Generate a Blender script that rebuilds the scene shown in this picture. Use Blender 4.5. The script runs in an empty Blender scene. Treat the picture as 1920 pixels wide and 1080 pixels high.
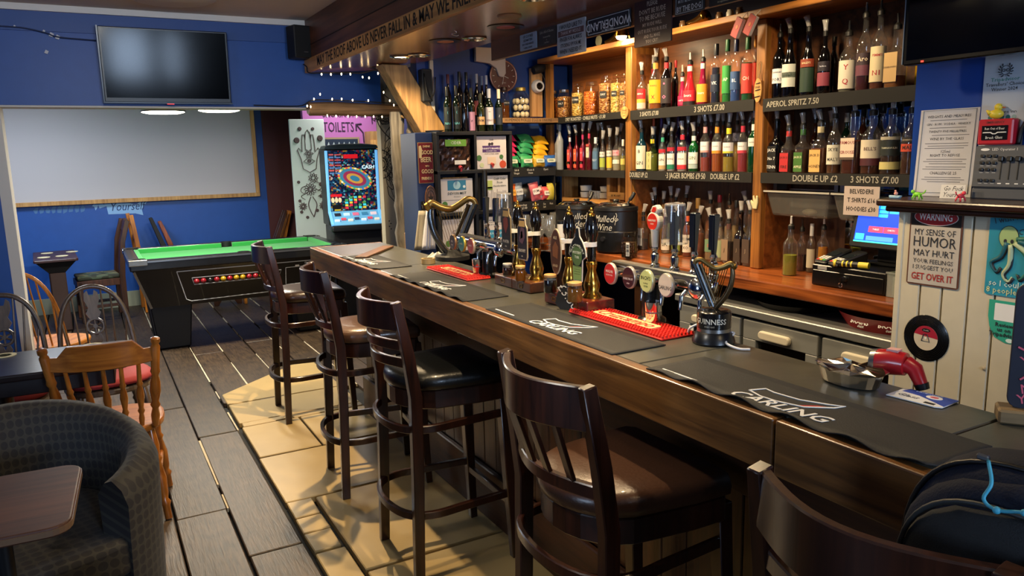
import bpy, math, random
import numpy as np
from mathutils import Vector, Matrix, Euler

random.seed(7)
SC = bpy.context.scene
COL = SC.collection
PI = math.pi

# ------------------------------------------------------------------ camera
F_PX, YAW, PITCH, ROLL, EYE = 1426.5, .505191, .175698, -.0232768, 1.62


def cam_axes():
    cy, sy = math.cos(YAW), math.sin(YAW)
    f = np.array([sy, cy, 0]); r = np.array([cy, -sy, 0]); u = np.array([0, 0, 1.])
    cp, sp = math.cos(PITCH), math.sin(PITCH)
    f2 = f * cp - u * sp; u2 = u * cp + f * sp
    cr, sr = math.cos(ROLL), math.sin(ROLL)
    return r * cr + u2 * sr, u2 * cr - r * sr, f2


RT, UP, FW = cam_axes()
cam = bpy.data.cameras.new('camera')
cam.sensor_width = 36
cam.lens = F_PX / 1920 * 36
cam.clip_start = .02
cam_o = bpy.data.objects.new('camera', cam)
COL.objects.link(cam_o)
cam_o.matrix_world = Matrix(((RT[0], UP[0], -FW[0], 0), (RT[1], UP[1], -FW[1], 0),
                             (RT[2], UP[2], -FW[2], EYE), (0, 0, 0, 1)))
SC.camera = cam_o

# ------------------------------------------------------------------ view, world, lights
SC.view_settings.view_transform = 'Standard'
SC.view_settings.look = 'None'
SC.view_settings.gamma = 1
SC.view_settings.use_curve_mapping = False
SC.view_settings.exposure = .5
cy = SC.cycles
cy.max_bounces = 7
cy.diffuse_bounces = 3
cy.glossy_bounces = 3
cy.transmission_bounces = 5
cy.transparent_max_bounces = 24
cy.sample_clamp_indirect = 4
cy.caustics_reflective = False
cy.caustics_refractive = False
W = bpy.data.worlds.new('overcast_sky')
SC.world = W
W.use_nodes = True
W.node_tree.nodes['Background'].inputs[0].default_value = (.62, .78, 1, 1)
W.node_tree.nodes['Background'].inputs[1].default_value = 1.6


def lamp(kind, name, loc, energy, color, size=.05, target=None, spot=None, blend=.6, size_y=None):
    d = bpy.data.lights.new(name, kind)
    d.energy = energy
    d.color = color
    if kind == 'AREA':
        d.size = size
        if size_y:
            d.shape = 'RECTANGLE'; d.size_y = size_y
    else:
        d.shadow_soft_size = size
    if kind == 'SPOT':
        d.spot_size = math.radians(spot or 90); d.spot_blend = blend
    o = bpy.data.objects.new(name, d)
    COL.objects.link(o)
    o.location = loc
    t = Vector(target) if target else Vector(loc) - Vector((0, 0, 1))
    o.rotation_euler = (t - Vector(loc)).to_track_quat('-Z', 'Y').to_euler()
    return o


WARM = (1, .74, .42)
COOL = (.62, .78, 1)
# daylight outside the windows behind the camera
lamp('AREA', 'daylight', (.79, -3.25, 1.85), 75, COOL, .56, (.4, 5, 2.35), size_y=.78)
lamp('AREA', 'daylight', (1.42, -3.25, 1.85), 36, COOL, .27, (.9, 5, 2.3), size_y=.78)
lamp('AREA', 'daylight', (-2.85, .9, 1.7), 24, COOL, 1.2, (2, 3.4, 2.5), size_y=1.0)  # added side fill aimed at the signs; no window known there
# ceiling downlights over the stools, soffit spots over the bar, shelf lights behind the sign board
DOWNLIGHTS = [(1.15, 4.1, 2.5, 200, 74), (1.1, 2.2, 2.5, 70, 70), (.45, 2.3, 2.5, 8, 84)]  # the last one is added to warm the floor planks
FILL_SPOTS = [(.15, 2.3, 2.36, 46, (.3, 5.3, 2.32)), (.0, 1.75, 2.36, 34, (1.2, 1.75, .8))]  # added fill lamps, out of view, brightening the bulkhead and near stools
SOFFIT_SPOTS = [(1.64, 4.3, 2.178, 30), (1.5, 2.5, 2.178, 38), (1.5, 1.75, 2.178, 24), (1.5, .3, 2.178, 8)]  # the three nearer ones are added, out of view, to light the signs
SHELF_SPOTS = [(2.28, 3.9, 2.40, 55), (2.28, 3.05, 2.40, 62), (2.3, 2.2, 2.40, 26)]
for x, y, z, e, a in DOWNLIGHTS:
    lamp('SPOT', 'downlight_beam', (x, y, z - .03), e, WARM, .018, None, a, .5)
for x, y, z, e, tg in FILL_SPOTS:
    lamp('SPOT', 'fill_spot_beam', (x, y, z), e, (1, .93, .82), .04, tg, 84 if y > 2 else 46, .8)
for x, y, z, e in SOFFIT_SPOTS:
    lamp('SPOT', 'soffit_beam', (x, y, z - .03), e, WARM, .03, (x + .1, y, 0), 150, .5)
for x, y, z, e in SHELF_SPOTS:
    lamp('SPOT', 'shelf_beam', (x, y, z - .03), e, WARM, .04, (x + .5, y, 1.2), 130, .8)


# ------------------------------------------------------------------ measuring: a photo pixel's sight line met with a plane of the room
def ray(px, py):
    return RT * ((px - 960) / F_PX) - UP * ((py - 540) / F_PX) + FW


def at_z(px, py, z):
    d = ray(px, py); t = (z - EYE) / d[2]
    return Vector((t * d[0], t * d[1], z))


def at_x(px, py, x):
    d = ray(px, py); t = x / d[0]
    return Vector((x, t * d[1], EYE + t * d[2]))


def at_y(px, py, y):
    d = ray(px, py); t = y / d[1]
    return Vector((t * d[0], y, EYE + t * d[2]))


def z_over(px, py, x, y):
    d = ray(px, py); t = math.hypot(x, y) / math.hypot(d[0], d[1])
    return EYE + t * d[2]


def px_per_m(x, y, z):
    return F_PX / float(np.dot(FW, np.array([x, y, z - EYE])))


# ------------------------------------------------------------------ materials
MATS = {}


def new_mat(name):
    m = bpy.data.materials.new(name)
    m.use_nodes = True
    nt = m.node_tree
    return m, nt, nt.nodes['Principled BSDF'], nt.nodes['Material Output']


def rgb(c):
    if isinstance(c, str):
        c = c.lstrip('#')
        v = [int(c[i:i + 2], 16) / 255 for i in (0, 2, 4)]
        return tuple(x / 12.92 if x <= .04045 else ((x + .055) / 1.055) ** 2.4 for x in v)
    return tuple(c)


def mat(c, rough=.5, metal=0, spec=.5, emit=0, var=0, bump=0, bscale=40, coat=0, sheen=0):
    """Plain surface with a little procedural mottling."""
    c = rgb(c)
    key = ('m', c, rough, metal, spec, emit, var, bump, bscale, coat, sheen)
    if key in MATS:
        return MATS[key]
    m, nt, b, out = new_mat('surface')
    N, L = nt.nodes, nt.links
    b.inputs['Base Color'].default_value = (*c, 1)
    b.inputs['Roughness'].default_value = rough
    b.inputs['Metallic'].default_value = metal
    b.inputs['Specular IOR Level'].default_value = spec
    b.inputs['Coat Weight'].default_value = coat
    b.inputs['Sheen Weight'].default_value = sheen
    if emit:
        b.inputs['Emission Color'].default_value = (*c, 1)
        b.inputs['Emission Strength'].default_value = emit
    if var or bump:
        tc = N.new('ShaderNodeTexCoord'); ns = N.new('ShaderNodeTexNoise')
        ns.inputs['Scale'].default_value = bscale; ns.inputs['Detail'].default_value = 5
        L.new(tc.outputs['Object'], ns.inputs['Vector'])
        if var:
            mx = N.new('ShaderNodeMix'); mx.data_type = 'RGBA'
            mx.inputs[6].default_value = (*[x * (1 - var) for x in c], 1)
            mx.inputs[7].default_value = (*[min(1, x * (1 + var)) for x in c], 1)
            L.new(ns.outputs['Fac'], mx.inputs[0]); L.new(mx.outputs[2], b.inputs['Base Color'])
        if bump:
            bp = N.new('ShaderNodeBump'); bp.inputs['Strength'].default_value = bump
            bp.inputs['Distance'].default_value = .004
            L.new(ns.outputs['Fac'], bp.inputs['Height']); L.new(bp.outputs['Normal'], b.inputs['Normal'])
    MATS[key] = m
    return m


def wood(c1, c2, rough=.4, axis='y', scale=5, bump=.25, vary=.25, coat=0, knots=True, stretch=9):
    c1, c2 = rgb(c1), rgb(c2)
    key = ('w', c1, c2, rough, axis, scale, bump, vary, coat, knots, stretch)
    if key in MATS:
        return MATS[key]
    m, nt, b, out = new_mat('wood_grain')
    N, L = nt.nodes, nt.links
    tc = N.new('ShaderNodeTexCoord'); mp = N.new('ShaderNodeMapping')
    oi = N.new('ShaderNodeObjectInfo')
    L.new(tc.outputs['Object'], mp.inputs['Vector'])
    off = N.new('ShaderNodeVectorMath'); off.operation = 'SCALE'
    comb = N.new('ShaderNodeCombineXYZ')
    for i in range(3):
        L.new(oi.outputs['Random'], comb.inputs[i])
    L.new(comb.outputs[0], off.inputs[0]); off.inputs['Scale'].default_value = 13
    L.new(off.outputs[0], mp.inputs['Location'])
    s = [scale * stretch] * 3
    s['xyz'.index(axis)] = scale * .55
    mp.inputs['Scale'].default_value = s
    n1 = N.new('ShaderNodeTexNoise'); n1.inputs['Scale'].default_value = 1
    n1.inputs['Detail'].default_value = 7; n1.inputs['Distortion'].default_value = .6
    L.new(mp.outputs[0], n1.inputs['Vector'])
    n2 = N.new('ShaderNodeTexNoise'); n2.inputs['Scale'].default_value = scale * .9; n2.inputs['Detail'].default_value = 2
    L.new(tc.outputs['Object'], n2.inputs['Vector'])
    ad = N.new('ShaderNodeMath'); ad.operation = 'MULTIPLY_ADD'
    L.new(n2.outputs['Fac'], ad.inputs[0]); ad.inputs[1].default_value = .5
    L.new(n1.outputs['Fac'], ad.inputs[2])
    rp = N.new('ShaderNodeValToRGB')
    rp.color_ramp.elements[0].position = .5; rp.color_ramp.elements[0].color = (*c1, 1)
    rp.color_ramp.elements[1].position = .98; rp.color_ramp.elements[1].color = (*c2, 1)
    L.new(ad.outputs[0], rp.inputs[0])
    hs = N.new('ShaderNodeHueSaturation')
    mr = N.new('ShaderNodeMapRange'); mr.inputs[3].default_value = 1 - vary; mr.inputs[4].default_value = 1 + vary
    L.new(oi.outputs['Random'], mr.inputs[0]); L.new(mr.outputs[0], hs.inputs['Value'])
    L.new(rp.outputs[0], hs.inputs['Color'])
    L.new(hs.outputs[0], b.inputs['Base Color'])
    b.inputs['Roughness'].default_value = rough
    b.inputs['Coat Weight'].default_value = coat
    b.inputs['Coat Roughness'].default_value = .2
    bp = N.new('ShaderNodeBump'); bp.inputs['Strength'].default_value = bump; bp.inputs['Distance'].default_value = .004
    L.new(n1.outputs['Fac'], bp.inputs['Height']); L.new(bp.outputs['Normal'], b.inputs['Normal'])
    MATS[key] = m
    return m


def glass(tint=(1, 1, 1), gloss=.9, rough=.03, body=0.0):
    """Thin-walled glass: tinted see-through wall with a Fresnel reflection; body adds a milky share."""
    tint = rgb(tint)
    key = ('g', tint, gloss, rough, body)
    if key in MATS:
        return MATS[key]
    m, nt, b, out = new_mat('thin_glass')
    N, L = nt.nodes, nt.links
    N.remove(b)
    tr = N.new('ShaderNodeBsdfTransparent'); tr.inputs[0].default_value = (*tint, 1)
    gl = N.new('ShaderNodeBsdfGlossy'); gl.inputs['Roughness'].default_value = rough
    lw = N.new('ShaderNodeLayerWeight')
    pw = N.new('ShaderNodeMath'); pw.operation = 'POWER'; pw.inputs[1].default_value = 4
    L.new(lw.outputs['Facing'], pw.inputs[0])
    mu = N.new('ShaderNodeMath'); mu.operation = 'MULTIPLY_ADD'; mu.inputs[1].default_value = .75 * gloss; mu.inputs[2].default_value = .065 * gloss
    L.new(pw.outputs[0], mu.inputs[0])
    base = tr
    if body:
        df = N.new('ShaderNodeBsdfDiffuse'); df.inputs[0].default_value = (*[min(1, t * .9) for t in tint], 1)
        m0 = N.new('ShaderNodeMixShader'); m0.inputs[0].default_value = body
        L.new(tr.outputs[0], m0.inputs[1]); L.new(df.outputs[0], m0.inputs[2]); base = m0
    mx = N.new('ShaderNodeMixShader')
    L.new(mu.outputs[0], mx.inputs[0]); L.new(base.outputs[0], mx.inputs[1]); L.new(gl.outputs[0], mx.inputs[2])
    L.new(mx.outputs[0], out.inputs[0])
    MATS[key] = m
    return m


# ------------------------------------------------------------------ mesh building
class MB:
    def __init__(s):
        s.v, s.f = [], []

    def add(s, vs, fs, M=None):
        k = len(s.v)
        s.v += [tuple(M @ Vector(p)) for p in vs] if M is not None else [tuple(p) for p in vs]
        s.f += [tuple(i + k for i in f) for f in fs]
        return s

    def box(s, x0, x1, y0, y1, z0, z1, M=None):
        vs = [(x, y, z) for z in (z0, z1) for y in (y0, y1) for x in (x0, x1)]
        return s.add(vs, [(0, 2, 3, 1), (4, 5, 7, 6), (0, 1, 5, 4), (2, 6, 7, 3), (0, 4, 6, 2), (1, 3, 7, 5)], M)

    def taper(s, c0, s0, c1, s1):
        """A square-section bar from centre c0 (half sizes s0) to c1 (half sizes s1), ends level."""
        vs = []
        for c, h in ((c0, s0), (c1, s1)):
            for dy in (-1, 1):
                for dx in (-1, 1):
                    vs.append((c[0] + dx * h[0], c[1] + dy * h[1], c[2]))
        return s.add(vs, [(0, 2, 3, 1), (4, 5, 7, 6), (0, 1, 5, 4), (2, 6, 7, 3), (0, 4, 6, 2), (1, 3, 7, 5)])

    def lathe(s, prof, n=18, c=(0, 0, 0), sx=1, sy=1, power=2, M=None, rot=0):
        """Turned solid about z from (radius, height) pairs; power > 2 squares the section off."""
        vs, fs = [], []
        for r, z in prof:
            for i in range(n):
                a = 2 * PI * i / n + rot
                ca, sa = math.cos(a), math.sin(a)
                k = 1 if power == 2 else (abs(ca) ** power + abs(sa) ** power) ** (-1 / power)
                vs.append((c[0] + r * ca * k * sx, c[1] + r * sa * k * sy, c[2] + z))
        m = len(prof)
        for j in range(m - 1):
            for i in range(n):
                i2 = (i + 1) % n
                fs.append((j * n + i, j * n + i2, (j + 1) * n + i2, (j + 1) * n + i))
        if prof[0][0] > 1e-5:
            fs.append(tuple(range(n - 1, -1, -1)))
        if prof[-1][0] > 1e-5:
            fs.append(tuple(range((m - 1) * n, m * n)))
        return s.add(vs, fs, M)

    def cyl(s, p0, p1, r0, r1=None, n=12):
        return s.tube([p0, p1], [r0, r0 if r1 is None else r1], n)

    def tube(s, pts, r, n=8, closed=False, flat=None, up=None):
        """A round rod through pts; flat=(a, b) makes the section a a x b rectangle-like ellipse (n=4: a flat bar)."""
        P = [Vector(p) for p in pts]
        m = len(P)
        R = r if isinstance(r, (list, tuple)) else [r] * m
        ref = Vector(up) if up else None
        vs, fs, prev = [], [], None
        for i, p in enumerate(P):
            if closed:
                t = P[(i + 1) % m] - P[i - 1]
            else:
                t = P[min(i + 1, m - 1)] - P[max(i - 1, 0)]
            t = t.normalized() if t.length > 1e-9 else Vector((0, 0, 1))
            if ref is not None:
                a = ref - t * ref.dot(t)
            elif prev is None:
                a = Vector((0, 0, 1)) if abs(t.z) < .9 else Vector((1, 0, 0))
                a = a - t * a.dot(t)
            else:
                a = prev - t * prev.dot(t)
            a = a.normalized() if a.length > 1e-9 else t.orthogonal().normalized()
            prev = a
            b = t.cross(a)
            for k in range(n):
                an = 2 * PI * k / n + (PI / 4 if n == 4 else 0)
                ka, kb = (flat if flat else (1, 1))
                q = 1.41421 if n == 4 else 1
                vs.append(p + a * (math.cos(an) * R[i] * ka * q) + b * (math.sin(an) * R[i] * kb * q))
        for i in range(m if closed else m - 1):
            j = (i + 1) % m
            for k in range(n):
                k2 = (k + 1) % n
                fs.append((i * n + k, i * n + k2, j * n + k2, j * n + k))
        if not closed:
            fs.append(tuple(range(n - 1, -1, -1)))
            fs.append(tuple(range((m - 1) * n, m * n)))
        return s.add(vs, fs)

    def prism(s, poly, z0, z1, M=None):
        """A flat outline (x, y) given thickness from z0 to z1."""
        n = len(poly)
        area = sum(poly[i][0] * poly[(i + 1) % n][1] - poly[(i + 1) % n][0] * poly[i][1] for i in range(n))
        if area < 0:
            poly = poly[::-1]
        vs = [(x, y, z0) for x, y in poly] + [(x, y, z1) for x, y in poly]
        fs = [tuple(range(n - 1, -1, -1)), tuple(range(n, 2 * n))]
        fs += [(i, (i + 1) % n, n + (i + 1) % n, n + i) for i in range(n)]
        return s.add(vs, fs, M)

    def ball(s, c, r, n=12, m=8, sx=1, sy=1, sz=1):
        return s.lathe([(max(1e-6, r * math.sin(PI * j / m)), -r * sz * math.cos(PI * j / m)) for j in range(m + 1)], n, c, sx, sy)

    def torus(s, c, R, r, n=20, k=6, M=None):
        pts = [(c[0] + R * math.cos(2 * PI * i / n), c[1] + R * math.sin(2 * PI * i / n), c[2]) for i in range(n)]
        if M is not None:
            pts = [tuple(M @ Vector(p)) for p in pts]
        return s.tube(pts, r, k, closed=True)

    def mesh(s, name):
        me = bpy.data.meshes.new(name)
        me.from_pydata(s.v, [], s.f)
        me.update()
        return me

    def build(s, name, m, parent=None, smooth=False, bevel=0, loc=None, seg=1, angle=40):
        me = s.mesh(name)
        me.materials.append(m)
        if smooth:
            me.shade_smooth()
            if smooth != 'all':
                me.set_sharp_from_angle(angle=math.radians(angle))
        return put(name, me, parent, loc, bevel, seg)


def put(name, me, parent=None, loc=None, bevel=0, seg=1):
    o = bpy.data.objects.new(name, me)
    COL.objects.link(o)
    if parent is not None:
        o.parent = parent
    if loc is not None:
        o.location = loc
    if bevel:
        b = o.modifiers.new('edge', 'BEVEL')
        b.width = bevel; b.segments = seg; b.limit_method = 'ANGLE'; b.angle_limit = math.radians(50)
    return o


def tag(o, label=None, cat=None, group=None, kind=None):
    if label:
        o['label'] = label
    if cat:
        o['category'] = cat
    if group:
        o['group'] = group
    if kind:
        o['kind'] = kind
    return o


def thing(name, label, cat, loc=(0, 0, 0), rz=0, group=None, rx=0, ry=0):
    o = bpy.data.objects.new(name, None)
    COL.objects.link(o)
    o.location = loc
    o.rotation_euler = (rx, ry, rz)
    o.empty_display_size = .05
    return tag(o, label, cat, group)


def struct(o, label=None, cat=None):
    o['kind'] = 'structure'
    if label:
        o['label'] = label
    if cat:
        o['category'] = cat
    return o


def children_of(o):
    return [c for c in COL.objects if c.parent == o]


def dup(root, loc, rz=None, label=None):
    kids = {}
    for o in COL.objects:
        if o.parent is not None:
            kids.setdefault(o.parent, []).append(o)

    def cp(o, par):
        c = o.copy()
        COL.objects.link(c)
        c.parent = par
        for k in kids.get(o, []):
            cp(k, c)
        return c
    r = cp(root, None)
    r.location = loc
    if rz is not None:
        r.rotation_euler.z = rz
    if label:
        r['label'] = label
    return r


FLAT = Euler((PI / 2, 0, 0))


def text(s, size, m, parent, loc, rot=(PI / 2, 0, 0), align='CENTER', shear=0, bold=0, name='lettering', sp=1, wide=1, ext=.0004, valign='CENTER', line=1, wrap=0, fit=0):
    """Lettering as a mesh of its own; wrap bends it round a cylinder of that radius standing on the local y axis."""
    c = bpy.data.curves.new(name, 'FONT')
    c.body = s
    c.size = size
    c.align_x = align
    c.align_y = valign
    c.shear = shear
    c.offset = bold * size
    c.space_character = sp
    c.space_line = line
    c.extrude = 0 if ext is None else ext
    c.resolution_u = 1 if size < .03 else 2
    t = bpy.data.objects.new(name, c)
    me = bpy.data.meshes.new_from_object(t)
    bpy.data.objects.remove(t)
    bpy.data.curves.remove(c)
    me.name = name
    if fit and len(me.vertices):
        xs = [v.co.x for v in me.vertices]
        wide = fit / (max(xs) - min(xs))
    for v in me.vertices:
        x = v.co.x * wide
        if wrap:
            R = wrap + v.co.z
            v.co.x = R * math.sin(x / wrap); v.co.z = R * math.cos(x / wrap) - wrap
        else:
            v.co.x = x
    me.materials.clear()
    me.materials.append(m)
    o = put(name, me, parent, loc)
    o.rotation_euler = rot
    return o


def frame_y(rz=0):
    return Matrix.Rotation(rz, 4, 'Z')


UPRIGHT = Matrix.Rotation(PI / 2, 4, 'X')      # an (x, y) outline stood up to face -y


def panel(w, h, t, r=0, n=4, x=0, z=0):
    """Upright rounded plate centred on (x, z): outline for prism + UPRIGHT."""
    if not r:
        return [(x - w / 2, z - h / 2), (x + w / 2, z - h / 2), (x + w / 2, z + h / 2), (x - w / 2, z + h / 2)]
    p = []
    for cx, cz, a0 in ((w / 2 - r, -h / 2 + r, -PI / 2), (w / 2 - r, h / 2 - r, 0), (-w / 2 + r, h / 2 - r, PI / 2), (-w / 2 + r, -h / 2 + r, PI)):
        for i in range(n + 1):
            a = a0 + PI / 2 * i / n
            p.append((x + cx + r * math.cos(a), z + cz + r * math.sin(a)))
    return p


def plate(name, m, parent, w, h, t, x=0, y=0, z=0, r=0, bevel=0):
    """Upright plate whose front face lies at local y, thickness t going back (+y)."""
    return MB().prism(panel(w, h, t, r, 4, x, z), -t, 0, Matrix.Translation((0, y, 0)) @ UPRIGHT).build(name, m, parent, bevel=bevel)


def disc(a, b, n=24, x=0, z=0):
    return [(x + a * math.cos(2 * PI * i / n), z + b * math.sin(2 * PI * i / n)) for i in range(n)]


def flatface(name, m, parent, poly, y=0, t=.001):
    return MB().prism(poly, 0, t, Matrix.Translation((0, y, 0)) @ UPRIGHT).build(name, m, parent)


def bez(p0, p1, p2, p3, n=10):
    P = [Vector(p) for p in (p0, p1, p2, p3)]
    return [P[0] * (1 - t) ** 3 + P[1] * 3 * t * (1 - t) ** 2 + P[2] * 3 * t * t * (1 - t) + P[3] * t ** 3 for t in [i / n for i in range(n + 1)]]


def spline(pts, n=6):
    """Smooth path (Catmull-Rom) through pts."""
    P = [Vector(p) for p in pts]
    P = [P[0] * 2 - P[1]] + P + [P[-1] * 2 - P[-2]]
    out = []
    for i in range(1, len(P) - 2):
        for k in range(n):
            t = k / n
            a, b, c, d = P[i - 1], P[i], P[i + 1], P[i + 2]
            out.append(.5 * ((2 * b) + (c - a) * t + (2 * a - 5 * b + 4 * c - d) * t * t + (3 * b - a - 3 * c + d) * t ** 3))
    out.append(P[-2])
    return out


BLACK = mat('#0b0b0d', .4)
BLACKM = mat('#101114', .65)
WHITE = mat('#e8e6e0', .5)
CHALK = mat('#d9d6cc', .9)
CHROME = mat('#cfd2d6', .12, 1)
STEEL = mat('#9a9c9e', .3, 1)
BRASS = mat('#b98a3a', .22, 1)
GOLD = mat('#a9813a', .3, 1)
DARKW = wood('#1d0e09', '#3f2014', .33, 'z', 6, .08, .15, coat=.35)

# ================================================================== THE ROOM
BLUE = mat('#20509f', .45, spec=.4, var=.10, bump=.15, bscale=14)
NAVY = mat('#152a55', .5, var=.15, bscale=9)
MAROON = mat('#4a1c1c', .6, var=.1, bscale=8)
PLASTER = mat('#cfc4ba', .8, var=.04, bscale=5)
FLOORW = wood('#21170e', '#4a3926', .50, 'y', 14, .5, .22, stretch=7)
TILE = mat('#a88f5e', .42, var=.12, bump=.2, bscale=6)
GROUT = mat('#15120e', .9)
PANELW = wood('#1e1008', '#4e2c15', .38, 'z', 6, .2, .2, coat=.2)
FASCIA = wood('#452a12', '#8e5e2c', .40, 'y', 5, .25, .1, coat=.25)
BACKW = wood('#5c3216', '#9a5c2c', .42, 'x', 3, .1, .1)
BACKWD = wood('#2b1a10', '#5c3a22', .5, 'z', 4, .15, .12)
PINE = wood('#9a6a35', '#d6a765', .5, 'z', 5, .15, .1)
OAK = wood('#5d4026', '#a47c4c', .6, 'x', 4, .4, .1)

fl = MB().box(-2.7, 3.2, -3.1, 9.8, -.12, -.03).build('floor', GROUT)
struct(fl, 'old plank and stone tile floor of the pub')
edges = [.66 - .228 * k for k in range(15)][::-1]
edges += [.66 + .228 * k for k in range(1, 11)]
filler = MB()
rnd = random.Random(3)
for i in range(len(edges) - 1):
    x0, x1 = edges[i], edges[i + 1]
    y = -3.0 + rnd.random() * 1.2 if x0 < .6 else 5.05 + rnd.random() * .3
    if x0 < -1.9:
        y = 4.0
    while y < 9.7:
        L = 1.3 + rnd.random() * 1.5
        if abs(x0 - .204) < .02 and y < 3.6 < y + L:
            L = 3.6 - y
        y1 = min(y + L, 9.72)
        g = .005
        dz = rnd.uniform(-.004, .002)
        a, b = rnd.uniform(-.004, .004), rnd.uniform(-.004, .004)
        MB().add([(x0 + g + a, y + g, -.03), (x1 - g + a, y + g, -.03), (x1 - g + b, y1 - g, -.03), (x0 + g + b, y1 - g, -.03),
                  (x0 + g + a, y + g, dz), (x1 - g + a, y + g, dz), (x1 - g + b, y1 - g, dz), (x0 + g + b, y1 - g, dz)],
                 [(3, 2, 1, 0), (4, 5, 6, 7), (0, 1, 5, 4), (1, 2, 6, 5), (2, 3, 7, 6), (3, 0, 4, 7)]).build('plank', FLOORW, fl, bevel=.004)
        if x0 > -.3 and rnd.random() < .8 and y > 2.4:
            yy = y
            while yy < y1 - .1:
                l = rnd.uniform(.06, .4)
                w = rnd.uniform(.002, .006)
                if rnd.random() < .62:
                    filler.box(x1 - w, x1 + w, yy, min(yy + l, y1), -.02, .0005)
                yy += l
        y = y1
tag(filler.build('joint_filler', mat('#b5a98f', .85, var=.3, bscale=60), fl), kind='stuff')


def tile(poly):
    MB().prism([(x + rnd.uniform(-.004, .004), y + rnd.uniform(-.004, .004)) for x, y in poly], -.03, .006 + rnd.uniform(-.001, .001)).build('tile', TILE, fl, bevel=.004)


def rtile(x0, x1, y0, y1):
    g = .005
    tile([(x0 + g, y0 + g), (x1 - g, y0 + g), (x1 - g, y1 - g), (x0 + g, y1 - g)])


for a in ((.675, 1.46, 3.5, 4.135), (.68, 1.035, 4.14, 4.695), (1.035, 1.46, 4.14, 4.695), (.69, 1.0, 4.70, 4.775), (1.0, 1.46, 4.70, 4.775),
          (.68, 1.46, 4.78, 5.2), (.672, .8, 3.31, 3.495), (.672, .8, 3.15, 3.31), (.672, .8, 2.97, 3.15), (.67, .805, 2.3, 2.96),
          (.67, .805, 1.6, 2.3), (.815, 1.46, 2.72, 3.49), (.815, 1.46, 2.0, 2.71), (.815, 1.46, 1.3, 1.99), (.67, 1.46, .6, 1.29), (.67, .805, 1.3, 1.6)):
    rtile(*a)
tile([(.682, 5.212), (1.46, 5.212), (1.46, 6.12), (.682, 5.455)])

struct(MB().box(-2.7, 3.2, 9.6, 9.75, 0, 2.6).build('wall_back', BLUE), 'blue painted end wall behind the pool table')
struct(MB().box(1.93, 3.2, 9.585, 9.598, 0, 2.6).build('trim_1', MAROON), 'maroon painted strip at the end of the blue wall')
struct(MB().box(-2.7, 1.92, 9.57, 9.6, 0, .17).build('baseboard_back', mat('#8f9480', .6)), 'pale skirting under the blue wall')
wl = MB()
wl.box(-2.7, -2.55, -3.1, .3, 0, 2.6); wl.box(-2.7, -2.55, 1.5, 9.8, 0, 2.6); wl.box(-2.7, -2.55, .3, 1.5, 0, 1.1); wl.box(-2.7, -2.55, .3, 1.5, 2.2, 2.6)
struct(wl.build('wall_left', BLUE), 'blue wall with the added side window')
wf = MB()
wf.box(-2.7, .5, -3.1, -2.95, 0, 2.6); wf.box(1.08, 1.28, -3.1, -2.95, 0, 2.6); wf.box(1.56, 3.2, -3.1, -2.95, 0, 2.6)
wf.box(.5, 1.56, -3.1, -2.95, 0, 1.45); wf.box(.5, 1.56, -3.1, -2.95, 2.25, 2.6)
struct(wf.build('wall_front', mat('#6a5a4a', .8)), 'wall with the street windows')
struct(MB().box(3.05, 3.2, -3.1, 9.8, 0, 2.6).build('wall_right', NAVY), 'wall behind the back bar')
PANE = glass((.95, .97, 1), .8)
for k, (x0, x1) in enumerate(((.5, 1.08), (1.28, 1.56))):
    w = MB()
    w.box(x0, x0 + .05, -3.06, -2.98, 1.45, 2.25); w.box(x1 - .05, x1, -3.06, -2.98, 1.45, 2.25)
    w.box(x0, x1, -3.06, -2.98, 1.45, 1.5); w.box(x0, x1, -3.06, -2.98, 2.2, 2.25)
    o = struct(w.build('window_%d' % (k + 1), WHITE), 'white framed street window %s' % ('nearer the middle' if k == 0 else 'narrower of the two'))
    MB().box(x0 + .05, x1 - .05, -3.025, -3.02, 1.5, 2.2).build('pane', PANE, o)
w = MB()
for a in ((.3, .36, 1.1, 2.2), (1.44, 1.5, 1.1, 2.2), (.3, 1.5, 1.1, 1.16), (.3, 1.5, 2.14, 2.2)):
    w.box(-2.66, -2.59, *a)
o = struct(w.build('window_3', WHITE), 'added white framed side window, out of view')  # added opening for the side fill light
MB().box(-2.63, -2.62, .36, 1.44, 1.16, 2.14).build('pane', PANE, o)

struct(MB().box(-2.7, 3.2, -3.1, 9.8, 2.515, 2.62).build('ceiling', PLASTER), 'plain off-white ceiling')
hd = MB().box(-2.6, 1.905, 5.3, 5.48, 1.955, 2.514).build('wall_header', BLUE)
struct(hd, 'blue bulkhead wall over the opening to the pool area')
MB().box(-2.6, 1.38, 5.285, 5.3, 2.37, 2.5).build('lining_paper', mat('#1b4890', .5, bump=.5, bscale=9), hd)
struct(MB().box(-2.6, 1.387, 5.26, 5.3, 2.478, 2.514).build('trim_2', mat('#d8d5d2', .5)), 'white cornice strip above the blue bulkhead')
struct(MB().box(-2.6, -.43, 5.3, 5.5, 0, 1.955).build('wall_pier', BLUE), 'blue pier left of the opening')
struct(MB().box(-.43, -.375, 5.295, 5.5, 0, 1.955).build('trim_3', mat('#cfcac2', .5)), 'white corner strip on the blue pier')
struct(MB().box(-.43, 1.905, 5.3, 5.48, 1.945, 1.956).build('trim_4', mat('#cfcac2', .5)), 'white underside of the bulkhead')
struct(MB().box(1.93, 2.1, 5.42, 5.5, 0, 2.4).build('wall_mandala', mat('#a89f86', .7, var=.06, bscale=6)), 'cream wall painted with half a mandala flower')
PURPLE = mat('#a05fa0', .7, var=.08, bscale=5)
pw = struct(MB().box(2.2, 3.05, 8.7, 8.78, 0, 2.6).build('wall_purple', PURPLE), 'purple passage wall with hand painted directions')
INKP = mat('#2b1533', .8)
text('SMOKING AREA', .115, INKP, pw, (2.685, 8.695, 2.10), bold=.004, fit=.52)
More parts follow.
